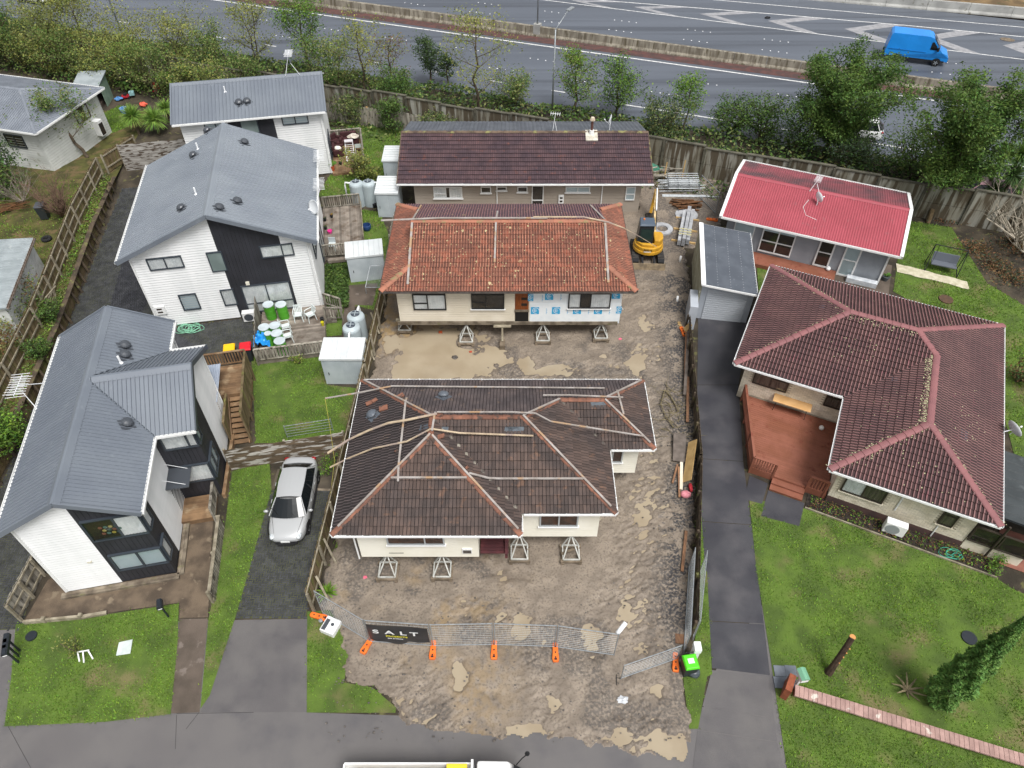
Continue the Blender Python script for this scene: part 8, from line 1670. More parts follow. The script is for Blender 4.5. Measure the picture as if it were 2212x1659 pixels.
# lawn gate wire, mailboxes, covers
wg=thing('wire_gate','low galvanised wire gate standing in the lawn behind the board fence','gate',Q(1,2,285,520));a,b=Q(1,2,285,515),Q(1,2,670,455)
for z in (.1,.3,.5,.7,.9):MB().tube(a+V(0,0,z),b+V(0,0,z),.012 if 0<z<.9 else .02,n=5).build('wire',m_gal,wg,world=True)
for p_ in (a,b):MB().tube(p_,p_+V(0,0,.95),.022,n=6).build('gate_post',m_gal,wg,world=True)
m_mail=mat('mail_black','#23282e',r=.45)
def mailbox(label,q,lean=0):
    p_=Q(*q);t=thing('mailbox',label,'mailbox',p_,RAD(20),'black post mailboxes');MB().bar(V(0,0,0),V(0,0,1.0),.06,.06).build('post',m_mail,t);mb=MB();ps=[(-.11,0),(.11,0),(.11,.16),(.07,.22),(-.07,.22),(-.11,.16)];A=[V(x,-.2,1.0+z) for x,z in ps];B=[V(x,.2,1.0+z) for x,z in ps];mb.poly(A);mb.poly(B[::-1])
    for i in range(6):mb.poly([A[i],A[(i+1) % 6],B[(i+1) % 6],B[i]])
    mb.build('box',m_mail,t);MB().box(-.08,.08,-.215,-.2,1.05,1.08).build('slot',m_white,t);return t
mailbox('black mailbox standing alone by the brown path',(0,3,1425,385));mailbox('black mailbox farthest from the street of the left trio',(0,3,172,672));mailbox('black mailbox in the middle of the left trio',(0,3,165,718));mailbox('black mailbox nearest the street of the left trio',(0,3,160,770))
sl_=sheet('lawn_slab',[Q(0,3,1010,605),Q(0,3,1125,580),Q(0,3,1105,700),Q(0,3,985,718)],.075,mat('pale_slab','#c3ccca','#b4bdbb',r=.7,sc=4));del sl_['kind'];tag(sl_,'pale square slab set in the front left lawn','slab')
def cover(label,q,rx,ry,m,z=.03):p_=Q(*q);return tag(MB().prism([(p_.x+rx*math.cos(a*.3927),p_.y+ry*math.sin(a*.3927)) for a in range(16)],0,z).build('manhole_cover',m),label,'manhole cover')
m_iron=mat('iron_cover','#45403a','#36322e',r=.8,sc=5);cover('dark round cover in the front left lawn',(0,3,270,550),.22,.22,m_mail,.09);cover('rusty round manhole cover in the right back lawn',(3,1,1550,940),.42,.42,mat('rusty_iron','#5a4434','#4a3a2e',r=.9,sc=4),.08);cover('dark round cover with worn ring beside the conifer',(3,3,1745,565),.3,.3,m_mail,.08)
GRASS_HOLES+=[(Q(3,1,1550,940).x,Q(3,1,1550,940).y,.42),(Q(3,3,1745,565).x,Q(3,3,1745,565).y,.34),(Q(0,3,270,550).x,Q(0,3,270,550).y,.24)]
# right side: letterbox, slabs, table, ball, swing seat, bits
for i in range(2):
    for j in range(2):
        a=Q(3,3,92+i*95,795+j*95);tag(MB().box(0,.44,-.44,0,0,.06,Matrix.Translation(a) @ Matrix.Rotation(RAD(-4),4,'Z')).build('paving_tile',mat('tile_grey','#6a7078','#5e646c',r=.6,sc=3)),['top left','top right','bottom left','bottom right'][(j*2+i)]+' of four square grey paving tiles by the letterbox','paving tile','grey paving tiles')
lb=thing('letterbox','green lidded white letterbox at the end of the brick wall','letterbox',Q(3,3,290,955),RAD(8));MB().box(-.05,.05,-.05,.05,0,.75).build('post',m_white,lb);MB().box(-.15,.15,-.22,.22,.75,1.0).build('box',m_white,lb,bevel=.01);MB().hexa([V(-.17,-.24,1.0),V(.17,-.24,1.0),V(.17,.24,1.0),V(-.17,.24,1.0),V(-.05,-.24,1.09),V(.05,-.24,1.09),V(.05,.24,1.09),V(-.05,.24,1.09)]).build('lid',mat('sage','#6fa184',r=.5),lb)
tag(MB().box(-.12,.12,-.35,.35,0,.85,Matrix.Translation(Q(3,3,195,1010)) @ Matrix.Rotation(RAD(-30),4,'Z')).build('wall_pier',mat('rust_brick','#8f4f36','#7a432e',r=.85,sc=6)),'rust brown brick pier at the end of the low garden wall','pier')
tb_=thing('trestle_table','pale wood trestle table on the red deck against the brick','table',T11(3.3,-8.75,.35),RAD(-25.5));MB().box(-.95,.95,-.35,.35,.68,.72).build('table_top',mat('pale_wood','#cfa673','#c49a66',r=.6,sc=2),tb_,bevel=.01)
for x in (-.8,.8):
    for y in (-.28,.28):MB().tube(V(x,y,0),V(x*.95,y,.68),.015,n=6).build('leg',m_rubber,tb_)
mb=MB();mb.blob(T11(5.0,-9.3,.47),.13,14,10,0);tag(mb.build('ball',mat('ball_white','#dedcd6',r=.5),smooth=True),'white ball on the red deck near the trestle table','ball')
mb=MB();mb.blob(w9(7.2,.4,.42),.15,14,10,0);tag(mb.build('white_tub',m_pvc,smooth=True),'round white tub at the end of the red strip deck','tub')
sw=thing('swing_seat','dark framed garden swing seat on the right back lawn','swing seat',V(27.6,37.6,0),RAD(-22))
for x in (-.95,.95):
    for y in (-.5,.5):MB().tube(V(x,y,0),V(x,0,1.75),.025,n=6).build('frame_leg',m_rubber,sw)
    MB().tube(V(x,-.5,.03),V(x,.5,.03),.025,n=6).build('foot_bar',m_rubber,sw)
MB().tube(V(-.95,0,1.75),V(.95,0,1.75),.03,n=6).build('top_bar',m_rubber,sw);MB().box(-.75,.75,-.3,.25,.45,.55).build('seat',mat('slate_fabric','#5a5f68',r=.8),sw,bevel=.03);MB().hexa([V(-.75,.2,.55),V(.75,.2,.55),V(.75,.28,.55),V(-.75,.28,.55),V(-.75,.35,1.05),V(.75,.35,1.05),V(.75,.42,1.05),V(-.75,.42,1.05)]).build('backrest',MATS['slate_fabric'],sw,bevel=.02)
for x in (-.7,.7):MB().tube(V(x,-.1,.5),V(x,0,1.75),.012,n=5).build('hanger',m_rubber,sw)
m_shell=mat('pale_shell','#c4bda8','#aea78f',r=.95,sc=3,bump=.5,bsc=20);ps=[]
for i in range(12):ps.append(V(25.0+i*.345+random.uniform(-.05,.05),38.25-i*.172+random.uniform(-.07,.07),0))
for i in range(11,-1,-1):ps.append(V(24.72+i*.345+random.uniform(-.05,.05),37.42-i*.165+random.uniform(-.07,.07),0))
sheet('shell_path',ps,.05,m_shell)
sheet('side_path',[w9(7.7,-.9,0),w9(10.35,-.9,0),w9(11.0,-.6,0),w9(11.0,3.0,0),w9(10.4,3.0,0),w9(10.35,.55,0),w9(7.7,.55,0)],.02,m_path)
tag(MB().box(-.9,.9,-.2,.2,0,.35,Matrix.Translation(w9(9.3,.2,0)) @ Matrix.Rotation(RAD(-23.6),4,'Z')).build('stacked_panels',mat('white_panel','#c8ccd0','#aeb4ba',r=.5,sc=3)),'row of pale blocks stacked below the grey wall of the red roofed house','blocks')
p_=Q(3,1,1035,775);flower_pot('round pot with a straggly plant beside the red roofed house',V(p_.x,p_.y,.03),.24,.3,mat('slate_pot','#4a4e50',r=.7),m_potleaf,26,.3)
tag(MB().tube(Q(3,1,1400,290),Q(3,1,1400,290)+V(.1,.3,.9),.16,.15,10).build('log_post',mat('old_log','#6b5a44','#54462f',r=.9,sc=3)),'thick old log post at the foot of the noise wall','post')
# dark garden bed with edging beside the brick house
sheet('garden_bed',[T11(5.15,-14.25,0),T11(5.15,-13.4,0),T11(13.4,-13.55,0),T11(13.3,-14.35,0)],.03,mat('dark_bark','#37302a','#25201c',r=.95,sc=5,bump=.8,bsc=18,third='#4d4238',tsc=9))
tag(MB().bar(T11(5.15,-14.28,.05),T11(13.3,-14.4,.05),.06,.12).build('bed_edging',m_rail),'low timber edging between the lawn and the brick house bed','edging')
sheet('brick_strip',[T11(13.4,-13.6,0),T11(15.2,-13.6,0),T11(15.2,-11.5,0),T11(13.4,-11.5,0)],.04,mat('red_paver','#8a5a4c','#7a4f44',r=.85,sc=4))
# left yard things
p_=Q(0,1,385,240,1.0);wb=thing('wheelie_bin','dark grey wheelie bin on the raised left yard','bin',(p_.x,p_.y,.95),RAD(10));MB().hexa([V(-.24,-.24,0),V(.24,-.24,0),V(.24,.24,0),V(-.24,.24,0),V(-.3,-.32,.95),V(.3,-.32,.95),V(.3,.32,.95),V(-.3,.32,.95)]).build('body',MATS['bin_dark'],wb);MB().hexa([V(-.32,-.36,.95),V(.32,-.36,.95),V(.32,.34,.97),V(-.32,.34,.97),V(-.27,-.3,1.03),V(.27,-.3,1.03),V(.27,.28,1.06),V(-.27,.28,1.06)]).build('lid',m_vent,wb,bevel=.02)
for x in (-.2,.2):MB().tube(V(x-.03,.26,.1),V(x+.03,.26,.1),.1,n=10).build('wheel',m_rubber,wb)
p_=Q(0,1,395,430,1.0);ty=MB();n=20;rr=[(.16,.02),(.24,.0),(.32,.04),(.33,.1),(.32,.16),(.24,.2),(.16,.18)];ty.lathe(rr+[rr[0]],(p_.x,p_.y,.95),n,caps=False);tag(ty.build('old_tyre',m_tyre,smooth=True),'old black tyre lying on the raised left yard','tyre')
pk_=thing('stick_pile','pile of thin brown sticks at the left edge of the raised yard','sticks',Q(0,1,100,180,.95));rs=random.Random(8)
for i in range(16):MB().bar(Q(0,1,rs.uniform(-60,20),210+rs.uniform(-70,20),1.0+rs.uniform(0,.2)),Q(0,1,rs.uniform(150,260),130+rs.uniform(-30,40),1.0+rs.uniform(0,.2)),.04,.03).build('stick',m_bark,pk_,world=True)
# shed and clutter in the far left garden
os_=thing('lean_to_shed','old open lean-to shed with grey sheet roof in the far left garden','shed',Q(0,0,900,860),RAD(6));MB().hexa([V(-1.9,-1.4,1.75),V(.35,-1.5,1.75),V(.55,1.0,2.25),V(-1.7,1.0,2.25),V(-1.9,-1.4,1.82),V(.35,-1.5,1.82),V(.55,1.0,2.32),V(-1.7,1.0,2.32)]).build('roof',m_asb,os_)
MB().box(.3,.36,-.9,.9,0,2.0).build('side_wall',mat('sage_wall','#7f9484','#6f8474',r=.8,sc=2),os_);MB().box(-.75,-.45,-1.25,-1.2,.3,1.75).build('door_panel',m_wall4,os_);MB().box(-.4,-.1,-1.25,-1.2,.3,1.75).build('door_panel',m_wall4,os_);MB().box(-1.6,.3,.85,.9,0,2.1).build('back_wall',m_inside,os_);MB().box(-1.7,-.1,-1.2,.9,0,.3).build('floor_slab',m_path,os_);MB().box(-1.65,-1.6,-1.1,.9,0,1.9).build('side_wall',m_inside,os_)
mw_=thing('lawn_mower','red lawn mower with pale catcher outside the old lean-to','mower',Q(0,0,1065,830,.0),RAD(20));MB().prism([(-.3,-.22),(.3,-.22),(.36,0),(.3,.22),(-.3,.22)],.1,.28).build('deck',mat('mower_red','#a02430',r=.4),mw_,bevel=.03);MB().box(-.12,.15,-.14,.14,.28,.48).build('engine',m_rubber,mw_,bevel=.03);MB().box(.35,.8,-.2,.2,.2,.55).build('catcher',mat('catcher','#8fb8bc',r=.6),mw_,bevel=.05)
for x in (-.27,.27):
    for y in (-.25,.25):MB().tube(V(x,y-.03,.1),V(x,y+.03,.1),.1,n=10).build('wheel',m_rubber,mw_)
MB().path([V(.2,-.2,.3),V(.85,-.2,.85),V(.85,.2,.85),V(.2,.2,.3)],.014,6).build('handle',m_rubber,mw_)
tag(MB().lathe([(.28,0),(.34,.3),(.34,.42),(.3,.42),(.25,.05)],Q(0,0,1055,950),14).build('blue_basin',mat('basin_blue','#3f78b8','#9ab8d8',r=.5,sc=5)),'blue and white tub on the grass beside the yucca','tub');tag(MB().blob(Q(0,0,1210,880,.2),(.32,.25,.2),10,6,.2).build('orange_bundle',mat('coral','#d8604a',r=.7)),'coral red bundle behind the left yucca','bundle');tag(MB().blob(Q(0,0,1000,830,.2),(.35,.25,.15),10,6,.35).build('blue_bundle',mat('steel_blue','#4f7fb4',r=.7)),'blue bundle beside the red lawn mower','bundle')
rc=thing('red_chair','red backed chair under the banana leaves','chair',Q(0,0,1335,800));MB().box(-.25,.25,.2,.26,.4,1.0).build('backrest',mat('chair_red','#b01c2c',r=.6),rc,bevel=.02);MB().box(-.25,.25,-.25,.25,.38,.43).build('seat',MATS['chair_red'],rc)
for x in (-.22,.22):
    for y in (-.22,.22):MB().box(x-.02,x+.02,y-.02,y+.02,0,.38).build('leg',m_rubber,rc)
# small scatter on the site: bits of brick and stone
m_stone=mat('wet_stone','#6b655f','#4d4844',r=.6,sc=9,isl=.3)
tag(MB().blob(Q(1,1,1695,1425,.06),(.2,.15,.09),8,6,.2).build('stone_block',m_stone),'dark stone block lying in the big puddle','stone');tag(MB().box(-.1,.1,-.07,.07,.03,.12,Matrix.Translation(Q(1,1,1575,1220))).build('loose_brick',m_terra),'loose brick at the back of the big puddle','brick');tag(MB().blob(Q(1,1,1828,1378,.06),(.1,.08,.05),8,5,.1).build('red_scrap',mat('red_scrap','#a8472f')),'small red scrap below the puddle jack stand','scrap');tag(MB().blob(Q(2,1,948,1270,.1),(.1,.08,.05),8,5,.2).build('pink_scrap',mat('pink_scrap','#d86a80')),'small pink scrap on the mud right of the jack stands','scrap');tag(MB().blob(Q(1,3,938,50,.1),(.1,.08,.06),8,5,.2).build('pink_scrap',MATS['pink_scrap']),'small pink and yellow scrap by the front left jack stand','scrap')
rs=np.random.RandomState(6);mb=MB()
for i in range(900):
    y=rs.uniform(12,36);fx=np.interp(y,[12,16,21.5,27.3,32,36],[7.2,7.9,9.0,10,10.2,10.8]);x=fx-abs(rs.normal(0,.8))-.15;r=rs.uniform(.025,.07);mb.blob((x,y,.1),(r,r*.8,r*.6),5,3,.2)
for i in range(500):
    x,y=rs.uniform(-7,6.5),rs.uniform(9,15.5);r=rs.uniform(.02,.06);mb.blob((x,y,.1),(r,r*.8,r*.6),5,3,.2)
tag(stuff(mb.build('gravel',m_stone)),'dark crushed stones strewn along the muddy fence line','gravel')
# ================================================================ VEGETATION
def quads_mesh(name,P):      # P: (n,4,3)
    n=len(P);me=bpy.data.meshes.new(name);me.vertices.add(n*4);me.vertices.foreach_set('co',P.reshape(-1).astype(np.float32));me.loops.add(n*4);me.loops.foreach_set('vertex_index',np.arange(n*4,dtype=np.int32));me.polygons.add(n);me.polygons.foreach_set('loop_start',np.arange(0,n*4,4,dtype=np.int32));me.update();return me
def leaves(c,size,rs,aspect=.5,up=.4):
    n=len(c);a=rs.normal(size=(n,3));a[:,2]*=.6;a /= np.linalg.norm(a,axis=1,keepdims=True);r=rs.normal(size=(n,3));r[:,2]+=up;b=np.cross(a,r);b /= np.linalg.norm(b,axis=1,keepdims=True)+1e-9
    s=(size*rs.uniform(.6,1.35,n))[:,None];a=a*s;b=b*s*aspect
    return np.stack([c-a,c-b,c+a,c+b],1)
m_bark=mat('tree_bark','#5d5142','#40382e',r=.95,sc=3,bump=.4,bsc=15);m_bark2=mat('grey_bark','#aba293','#8d8576',r=.95,sc=4)
LM={'dark':leafmat('leaf_dark','#566c38','#415930',.4,.02,.6,.95),'yellow':leafmat('leaf_yellow','#a0a054','#7d8a40',.4,.03,.7,.95),'olive':leafmat('leaf_olive','#8a9058','#707a4a',.4,.025,.7,.95),'mid':leafmat('leaf_mid','#6c8840','#557436',.4,.025,.6,.9),'bluish':leafmat('leaf_bluish','#4d5f45','#3f4f3c',.35,.02,.6,.9),'fresh':leafmat('leaf_fresh','#7fa23c','#6a9034',.35,.02,.7,.9),'cypress':leafmat('leaf_cypress','#74984f','#5c803f',.45,.02,.8,.95),'russet':leafmat('leaf_russet','#8a6a4a','#6d5238',.3,.02,.8,.9)}
def tree(name,label,base,h,w,lm,n=3000,leaf=.13,lo=.25,seed=0,sparse=False,trunk=.12,stems=1,lean=(0,0),cl=None,bark=None,cat='tree',group=None,spread=None,bmul=1.,peak=.4):
    rs=np.random.RandomState(seed);R=random.Random(seed);t=thing(name,label,cat,base,0,group);mb=MB();tips=[];base=V(0,0,0)
    for sidx in range(stems):
        a0=R.uniform(0,6.28);top=V(lean[0]+(R.uniform(-.35,.35)*w if stems>1 else 0),lean[1]+(R.uniform(-.25,.25)*w if stems>1 else 0),h*R.uniform(.82,.97));k=7;pts=[]
        for i in range(k+1):f=i/k;pts.append(base.lerp(top,f)+V(R.uniform(-1,1),R.uniform(-1,1),0)*.035*h*math.sin(math.pi*f)+V(math.cos(a0),math.sin(a0),0)*(.12*stems if stems>1 else 0)*f)
        mb.path(pts,[trunk*(1-.85*i/k)/(1 if stems==1 else 1.5)+.01 for i in range(k+1)],7,False)
        nb=int((11 if not sparse else 9)*bmul/(1 if stems==1 else 1.4))+2
        for b in range(nb):
            f=lo+(.97-lo)*(b+R.random())/nb;i=min(k-1,int(f*k));p0=pts[i].lerp(pts[i+1],f*k-i);a=b*2.4+R.uniform(-.5,.5);fr=1-abs((f-lo)/(1-lo)-peak)*.9;L=w*.52*max(.3,fr)*R.uniform(.75,1.15);up=R.uniform(.25,.8);q=[p0];d=V(math.cos(a),math.sin(a),up).normalized()
            for s_ in range(4):d=(d+V(R.uniform(-.3,.3),R.uniform(-.3,.3),R.uniform(-.1,.25))).normalized();q.append(q[-1]+d*L/4)
            r0=trunk*.38*(1-f*.5);mb.path(q,[r0,r0*.8,r0*.6,r0*.4,r0*.2],5,False)
            for s_ in range(1,5):
                tips.append((q[s_],.2+.2*s_))
                for e in range(2):
                    d2=(d+V(R.uniform(-1,1),R.uniform(-1,1),R.uniform(-.4,.8))).normalized();q2=q[s_]+d2*L*R.uniform(.2,.42);mb.path([q[s_],q2],[r0*.35,r0*.12],4,False);tips.append((q2,1.))
        tips.append((pts[-1],1.));tips.append((pts[-2],.6))
    mb.build('trunk',bark or m_bark,t)
    T=np.array([list(p) for p,_ in tips]);wgt=np.array([x for _,x in tips]);wgt /= wgt.sum();c0=spread or (w*(.07 if sparse else .09))
    idx=rs.choice(len(T),n,p=wgt);C_=T[idx]+rs.normal(size=(n,3))*c0*np.array([1,1,.75]);C_[:,2]=np.maximum(C_[:,2],.08)
    P_=leaves(C_,leaf,rs);mms=lm if isinstance(lm,(list,tuple)) else [lm];me=quads_mesh('crown',P_)
    for m_ in mms:me.materials.append(LM[m_])
    if len(mms)>1:me.polygons.foreach_set('material_index',(rs.uniform(0,1,n)*len(mms)).astype(np.int32))
    link(bpy.data.objects.new('crown',me),t);return t
def tpx(name,label,bq,tq,wz,lm,n,**k):      # base spot, top spot and crown width read off the picture
    b=Q(*bq);d=Q(*tq,0)-CAMP;t_=b.y/d.y;top=CAMP+d*t_;h=max(.6,top.z)*(.8 if k.get('bmul') else 1);w=wz*.256*(b-CAMP).length/FOC;return tree(name,label,b,h,w,lm,n,**k)
G1='roadside trees along the motorway'
L_=[('dense dark evergreen tree at the far left edge of the motorway bush',(0,0,90,560),(0,0,190,60),330,('dark','mid'),5200,dict(trunk=.18)),
      ('shaggy brown green tree at the left picture edge',(0,0,-40,480),(0,0,-20,90),260,('olive','russet'),2600,{}),
      ('broad olive tree left of the old lean-to shed',(0,0,500,560),(0,0,560,50),520,('olive','yellow','olive'),5200,dict(sparse=True,stems=2)),
      ('tall thin yellowish tree over the old lean-to shed',(0,0,800,560),(0,0,840,-30),460,('yellow','olive'),3600,dict(sparse=True)),
      ('yellow green bushy tree above the red chair',(0,0,1130,600),(0,0,1130,230),480,('olive','yellow'),4200,dict(stems=2)),
      ('low olive tree behind the farthest grey roof left end',(0,0,1500,640),(0,0,1480,220),480,('olive','yellow'),3600,dict(sparse=True,stems=2)),
      ('loose twiggy tree behind the farthest grey roof',(0,0,1850,660),(0,0,1820,330),420,('olive','mid'),3000,dict(sparse=True)),
      ('tall sparse yellow tree left of the antenna',(1,0,60,620),(1,0,90,20),420,('yellow','olive'),2400,dict(sparse=True,stems=2)),
      ('bright dark green tree right of the antenna touching the barrier',(1,0,485,640),(1,0,440,-10),420,('mid','dark','fresh'),4600,dict(trunk=.14,spread=.38)),
      ('wispy sparse tree behind the paling fence',(1,0,960,900),(1,0,880,180),460,('yellow','olive'),1900,dict(sparse=True,lo=.3)),
      ('olive bush tree between the grey roof and the paling fence',(1,0,720,860),(1,0,700,380),420,('olive','mid'),3600,dict(stems=2)),
      ('thin bare twiggy tree left of the dark gum',(1,0,1180,800),(1,0,1160,330),380,('olive','russet'),900,dict(sparse=True)),
      ('dark greyish gum tree standing alone against the motorway',(1,0,1490,720),(1,0,1440,280),240,('bluish','dark'),2600,dict(trunk=.1,lo=.2)),
      ('small dark greyish gum right of the taller one',(1,0,1640,720),(1,0,1690,450),150,('bluish','dark'),1300,dict(trunk=.08)),
      ('tall sparse yellow leaved tree rising above the long brown roof',(1,0,1890,1010),(1,0,1920,100),560,('yellow','yellow','olive'),2000,dict(sparse=True,lo=.28,trunk=.13)),
      ('dense dark green bush in front of the noise wall',(1,0,1210,960),(1,0,1220,640),330,('dark','mid'),3400,dict(stems=3,lo=.1,trunk=.06)),
      ('green leafy tree left of the street lamp foot',(2,0,20,900),(2,0,100,680),330,('mid','olive'),2200,dict(stems=3,lo=.1)),
      ('slim green tree right of the bent street lamp',(2,0,560,980),(2,0,520,430),330,('mid','fresh','olive'),3200,dict(lo=.2)),
      ('rounded green tree behind the brown roof flue',(2,0,910,1000),(2,0,900,560),370,('mid','fresh','bluish'),3600,dict(lo=.12)),
      ('slender young tree with open crown right of the brown roof',(2,0,1475,1120),(2,0,1490,620),280,('mid','fresh'),1700,dict(lo=.42,trunk=.07)),
      ('dark bushy shrub behind the right end of the brown roof',(2,0,1270,1230),(2,0,1280,850),330,('dark','bluish','olive'),3600,dict(stems=3,lo=.08)),
      ('dark bush above the white streaked wall panels',(2,0,1850,1150),(2,0,1830,900),330,('dark','mid'),2800,dict(stems=3,lo=.08)),
      ('mixed green bush left of the big dark tree',(2,0,2120,1200),(2,0,2140,890),330,('mid','dark'),3200,dict(stems=3,lo=.08)),
      ('big dark green tree in front of the white car',(3,0,520,1330),(3,0,560,440),760,('dark','mid','mid'),24000,dict(trunk=.2,lo=.2,leaf=.09,spread=.3,bmul=2.4,peak=.6)),
      ('lower left bough tree of the big dark tree',(3,0,250,1330),(3,0,260,880),420,('dark','mid'),4200,dict(lo=.1,stems=2)),
      ('big dark green tree nearest the blue van with visible trunk',(3,1,1385,235),(3,0,1620,490),760,('dark','mid','mid'),24000,dict(trunk=.2,lo=.3,leaf=.09,spread=.3,lean=(.8,0),bmul=2.4,peak=.6)),
      ('dark bush under the big dark trees against the noise wall',(3,0,1250,1560),(3,0,1180,1160),480,('dark','mid'),4800,dict(lo=.06,stems=3)),
      ('dark shrub hanging over the noise wall behind the red roof',(3,0,760,1420),(3,0,800,1180),420,('dark','bluish'),3200,dict(lo=.06,stems=3)),
      ('dark bush right of the big tree trunk',(3,0,1680,1560),(3,0,1660,1330),220,('dark','mid'),1800,dict(lo=.06,stems=3))]
for j in range(11):
    q=MW(-52+j*3.1,-22.4-.5*(j % 2));tree('garden_edge_tree',['olive bush tree first from the left before the noise wall','yellowish bush tree second from the left before the noise wall','third bush tree from the left beside the lean-to','bush tree over the lean-to roof back edge','bush tree just right of the lean-to','bush tree behind the lawn mower','bush tree behind the left yucca','bush tree behind the red chair','bush tree at the left end of the farthest grey roof','bush tree behind the farthest grey roof middle','bush tree behind the antenna of the farthest roof'][j],q,3.6+.8*math.sin(j*2.1),4.4,[('olive','yellow','mid'),('olive','mid'),('olive','dark','yellow')][j % 3],3300,.085,.12,200+j,True,.1,2,group='bush trees on the garden side of the noise wall')
for j,(s_,n_,h_,w_) in enumerate(((-16,-21.6,2.2,2.6),(-12,-21.5,1.9,2.8),(-8,-21.6,2.6,2.4),(-4,-21.5,1.6,2.4),(9.5,-21.5,2.0,2.0),(24,-21.6,1.8,2.4),(29,-21.6,1.5,2.0))):
    tree('wall_shrub',['dark shrub behind the paling fence near the farthest grey roof','dark shrub behind the pale new board','dark shrub against the wall above the white sheds','low shrub behind the left end of the long brown roof','shrub in the corner by the streaked wall and pale palings','shrub behind the right half of the red roof','shrub at the wall beyond the red roof corner'][j],MW(s_,n_),h_,w_,[('dark','mid'),('olive','dark')][j % 2],2400,.08,.05,230+j,False,.05,3,cat='shrub',group='shrubs against the noise wall')
for i,(lb,bq,tq,wz,lm,n,k) in enumerate(L_):
    kk=dict(leaf=.085,seed=i+3,group=G1);kk.update(k);tpx('roadside_tree',lb,bq,tq,wz,lm,int(n*(1.7 if k.get('bmul') else 1.25)),**kk)
tpx('leaning_tree','small leaning tree in front of the pale weatherboard wall',(0,0,740,1330),(0,0,400,830),480,('mid','olive'),3600,leaf=.085,trunk=.14,sparse=True,lo=.35,lean=(-1.6,.6),seed=50,stems=1,spread=.3)
tpx('garden_tree','dark leafy shrub at the left edge below the bungalow',(0,0,30,1640),(0,0,40,1180),330,('bluish','dark'),3400,leaf=.1,lo=.05,stems=3,seed=51)
tpx('garden_tree','dark leafy shrub at the left edge of the raised yard',(0,1,20,130),(0,0,60,1400),330,('dark','mid'),2800,leaf=.1,lo=.05,stems=3,seed=52)
tpx('deck_shrub','wispy olive shrub beside the sofa deck',(1,0,900,1530),(1,0,890,1290),230,('olive','yellow'),1500,leaf=.09,lo=.1,stems=4,seed=53,sparse=True,trunk=.04);tpx('deck_shrub','small yellow green shrub left of the white sheds',(1,0,1010,1540),(1,0,1030,1420),130,('yellow','olive'),500,leaf=.08,lo=.1,stems=3,seed=54,trunk=.03)
b=Q(0,1,110,480 if False else 1500,.95)
for i,(lb,q,h,w,lm,n) in enumerate((('straggly rose bush over the fence by the white garage',(0,1,200,1080),1.9,2.4,('olive','russet','mid'),1700),('tangled hedge shrub below the white garage',(0,1,110,1230),1.8,2.4,('olive','mid','yellow'),1900),('brownish hedge shrub left of the antenna',(0,1,60,1420),1.4,2.0,('olive','russet'),1300),('green creeper heap on the retaining wall by the antenna',(0,1,420,1120),1.0,1.5,('mid','dark'),1300),('dark creeper heap behind the front townhouse antenna',(0,1,330,1420),.9,1.3,('mid','dark'),1100))):
    tree('hedge_shrub',lb,Q(*q,.95),h,w,lm,n,.07,.05,60+i,False,.03,4,cat='shrub')
tree('round_bush','bright green round bush at the left picture edge',Q(0,2,90,560,.9),1.7,2.0,('fresh','mid'),4200,.075,.02,70,False,.04,5,cat='shrub',spread=.3)
# creeping growth along the top of the retaining wall and low verge growth
rs=np.random.RandomState(12)
def ground_leaves(name,label,cat,pts,size,lm,z=(.03,.3)):
    C_=np.array(pts);P_=leaves(C_,size,rs,.55,.8);me=quads_mesh(name,P_);mms=[LM[m_] for m_ in lm]
    for m_ in mms:me.materials.append(m_)
    me.polygons.foreach_set('material_index',(rs.uniform(0,1,len(C_))*len(mms)).astype(np.int32));o=link(bpy.data.objects.new(name,me));return tag(stuff(o),label,cat)
pts=[]
for i in range(5):
    a,b_=ed[i],ed[i+1]
    for k in range(520):t_=rs.uniform();p_=a.lerp(b_,t_);g_=fbm(np.array([p_.y*.7]),np.array([0.]),4,2)[0];pts.append((p_.x-rs.uniform(.02,.6),p_.y,p_.z+rs.uniform(.02,.35)*(.3+g_)))
ground_leaves('creeper','low green creeper and weeds along the top of the retaining wall','creeper',pts,.07,('mid','fresh','olive'))
pts=[]
for k in range(30000):
    s_=rs.uniform(-62,48);n_=rs.uniform(-20.2,-13.0);g_=vnoise(np.array([s_*.55]),np.array([n_*.55]),33)[0]
    hmax=.25+1.5*g_*np.clip((-12.8-n_)/2,.15,1);p_=MW(s_,n_,0);pts.append((p_.x,p_.y,hmax*rs.uniform(.1,1)**.6))
ground_leaves('undergrowth','dense low undergrowth on the bank between the noise wall and motorway','undergrowth',pts,.15,('dark','mid','olive','dark','bluish'))
pts=[]
for k in range(7000):
    s_=rs.uniform(-62,20);n_=rs.uniform(-23.5,-20.8);p_=MW(s_,n_,0)
    if -9<p_.x<9.5:continue
    pts.append((p_.x,p_.y,rs.uniform(.05,.7)*(1.2 if p_.x<-16 else .5)))
ground_leaves('wall_weeds','weeds and ferns along the garden side of the noise wall','weeds',pts,.13,('dark','mid','olive'))
pts=[tuple(Q(1,1,rs.uniform(600,800),rs.uniform(640,1000),rs.uniform(.03,.35))) for k in range(2600)];ground_leaves('nasturtium_patch','dense leafy ground cover between the deck and the white shed','ground cover',pts,.08,('mid','dark','dark'))
pts=[(p_.x,p_.y,rs.uniform(.05,.25)) for k in range(1100) for p_ in [T11(rs.uniform(5.3,13.2),-rs.uniform(13.5,14.25),0)]];ground_leaves('bed_plants','small green and brown plants in the brick house bed','bed plants',pts,.05,('mid','fresh','russet','russet'))
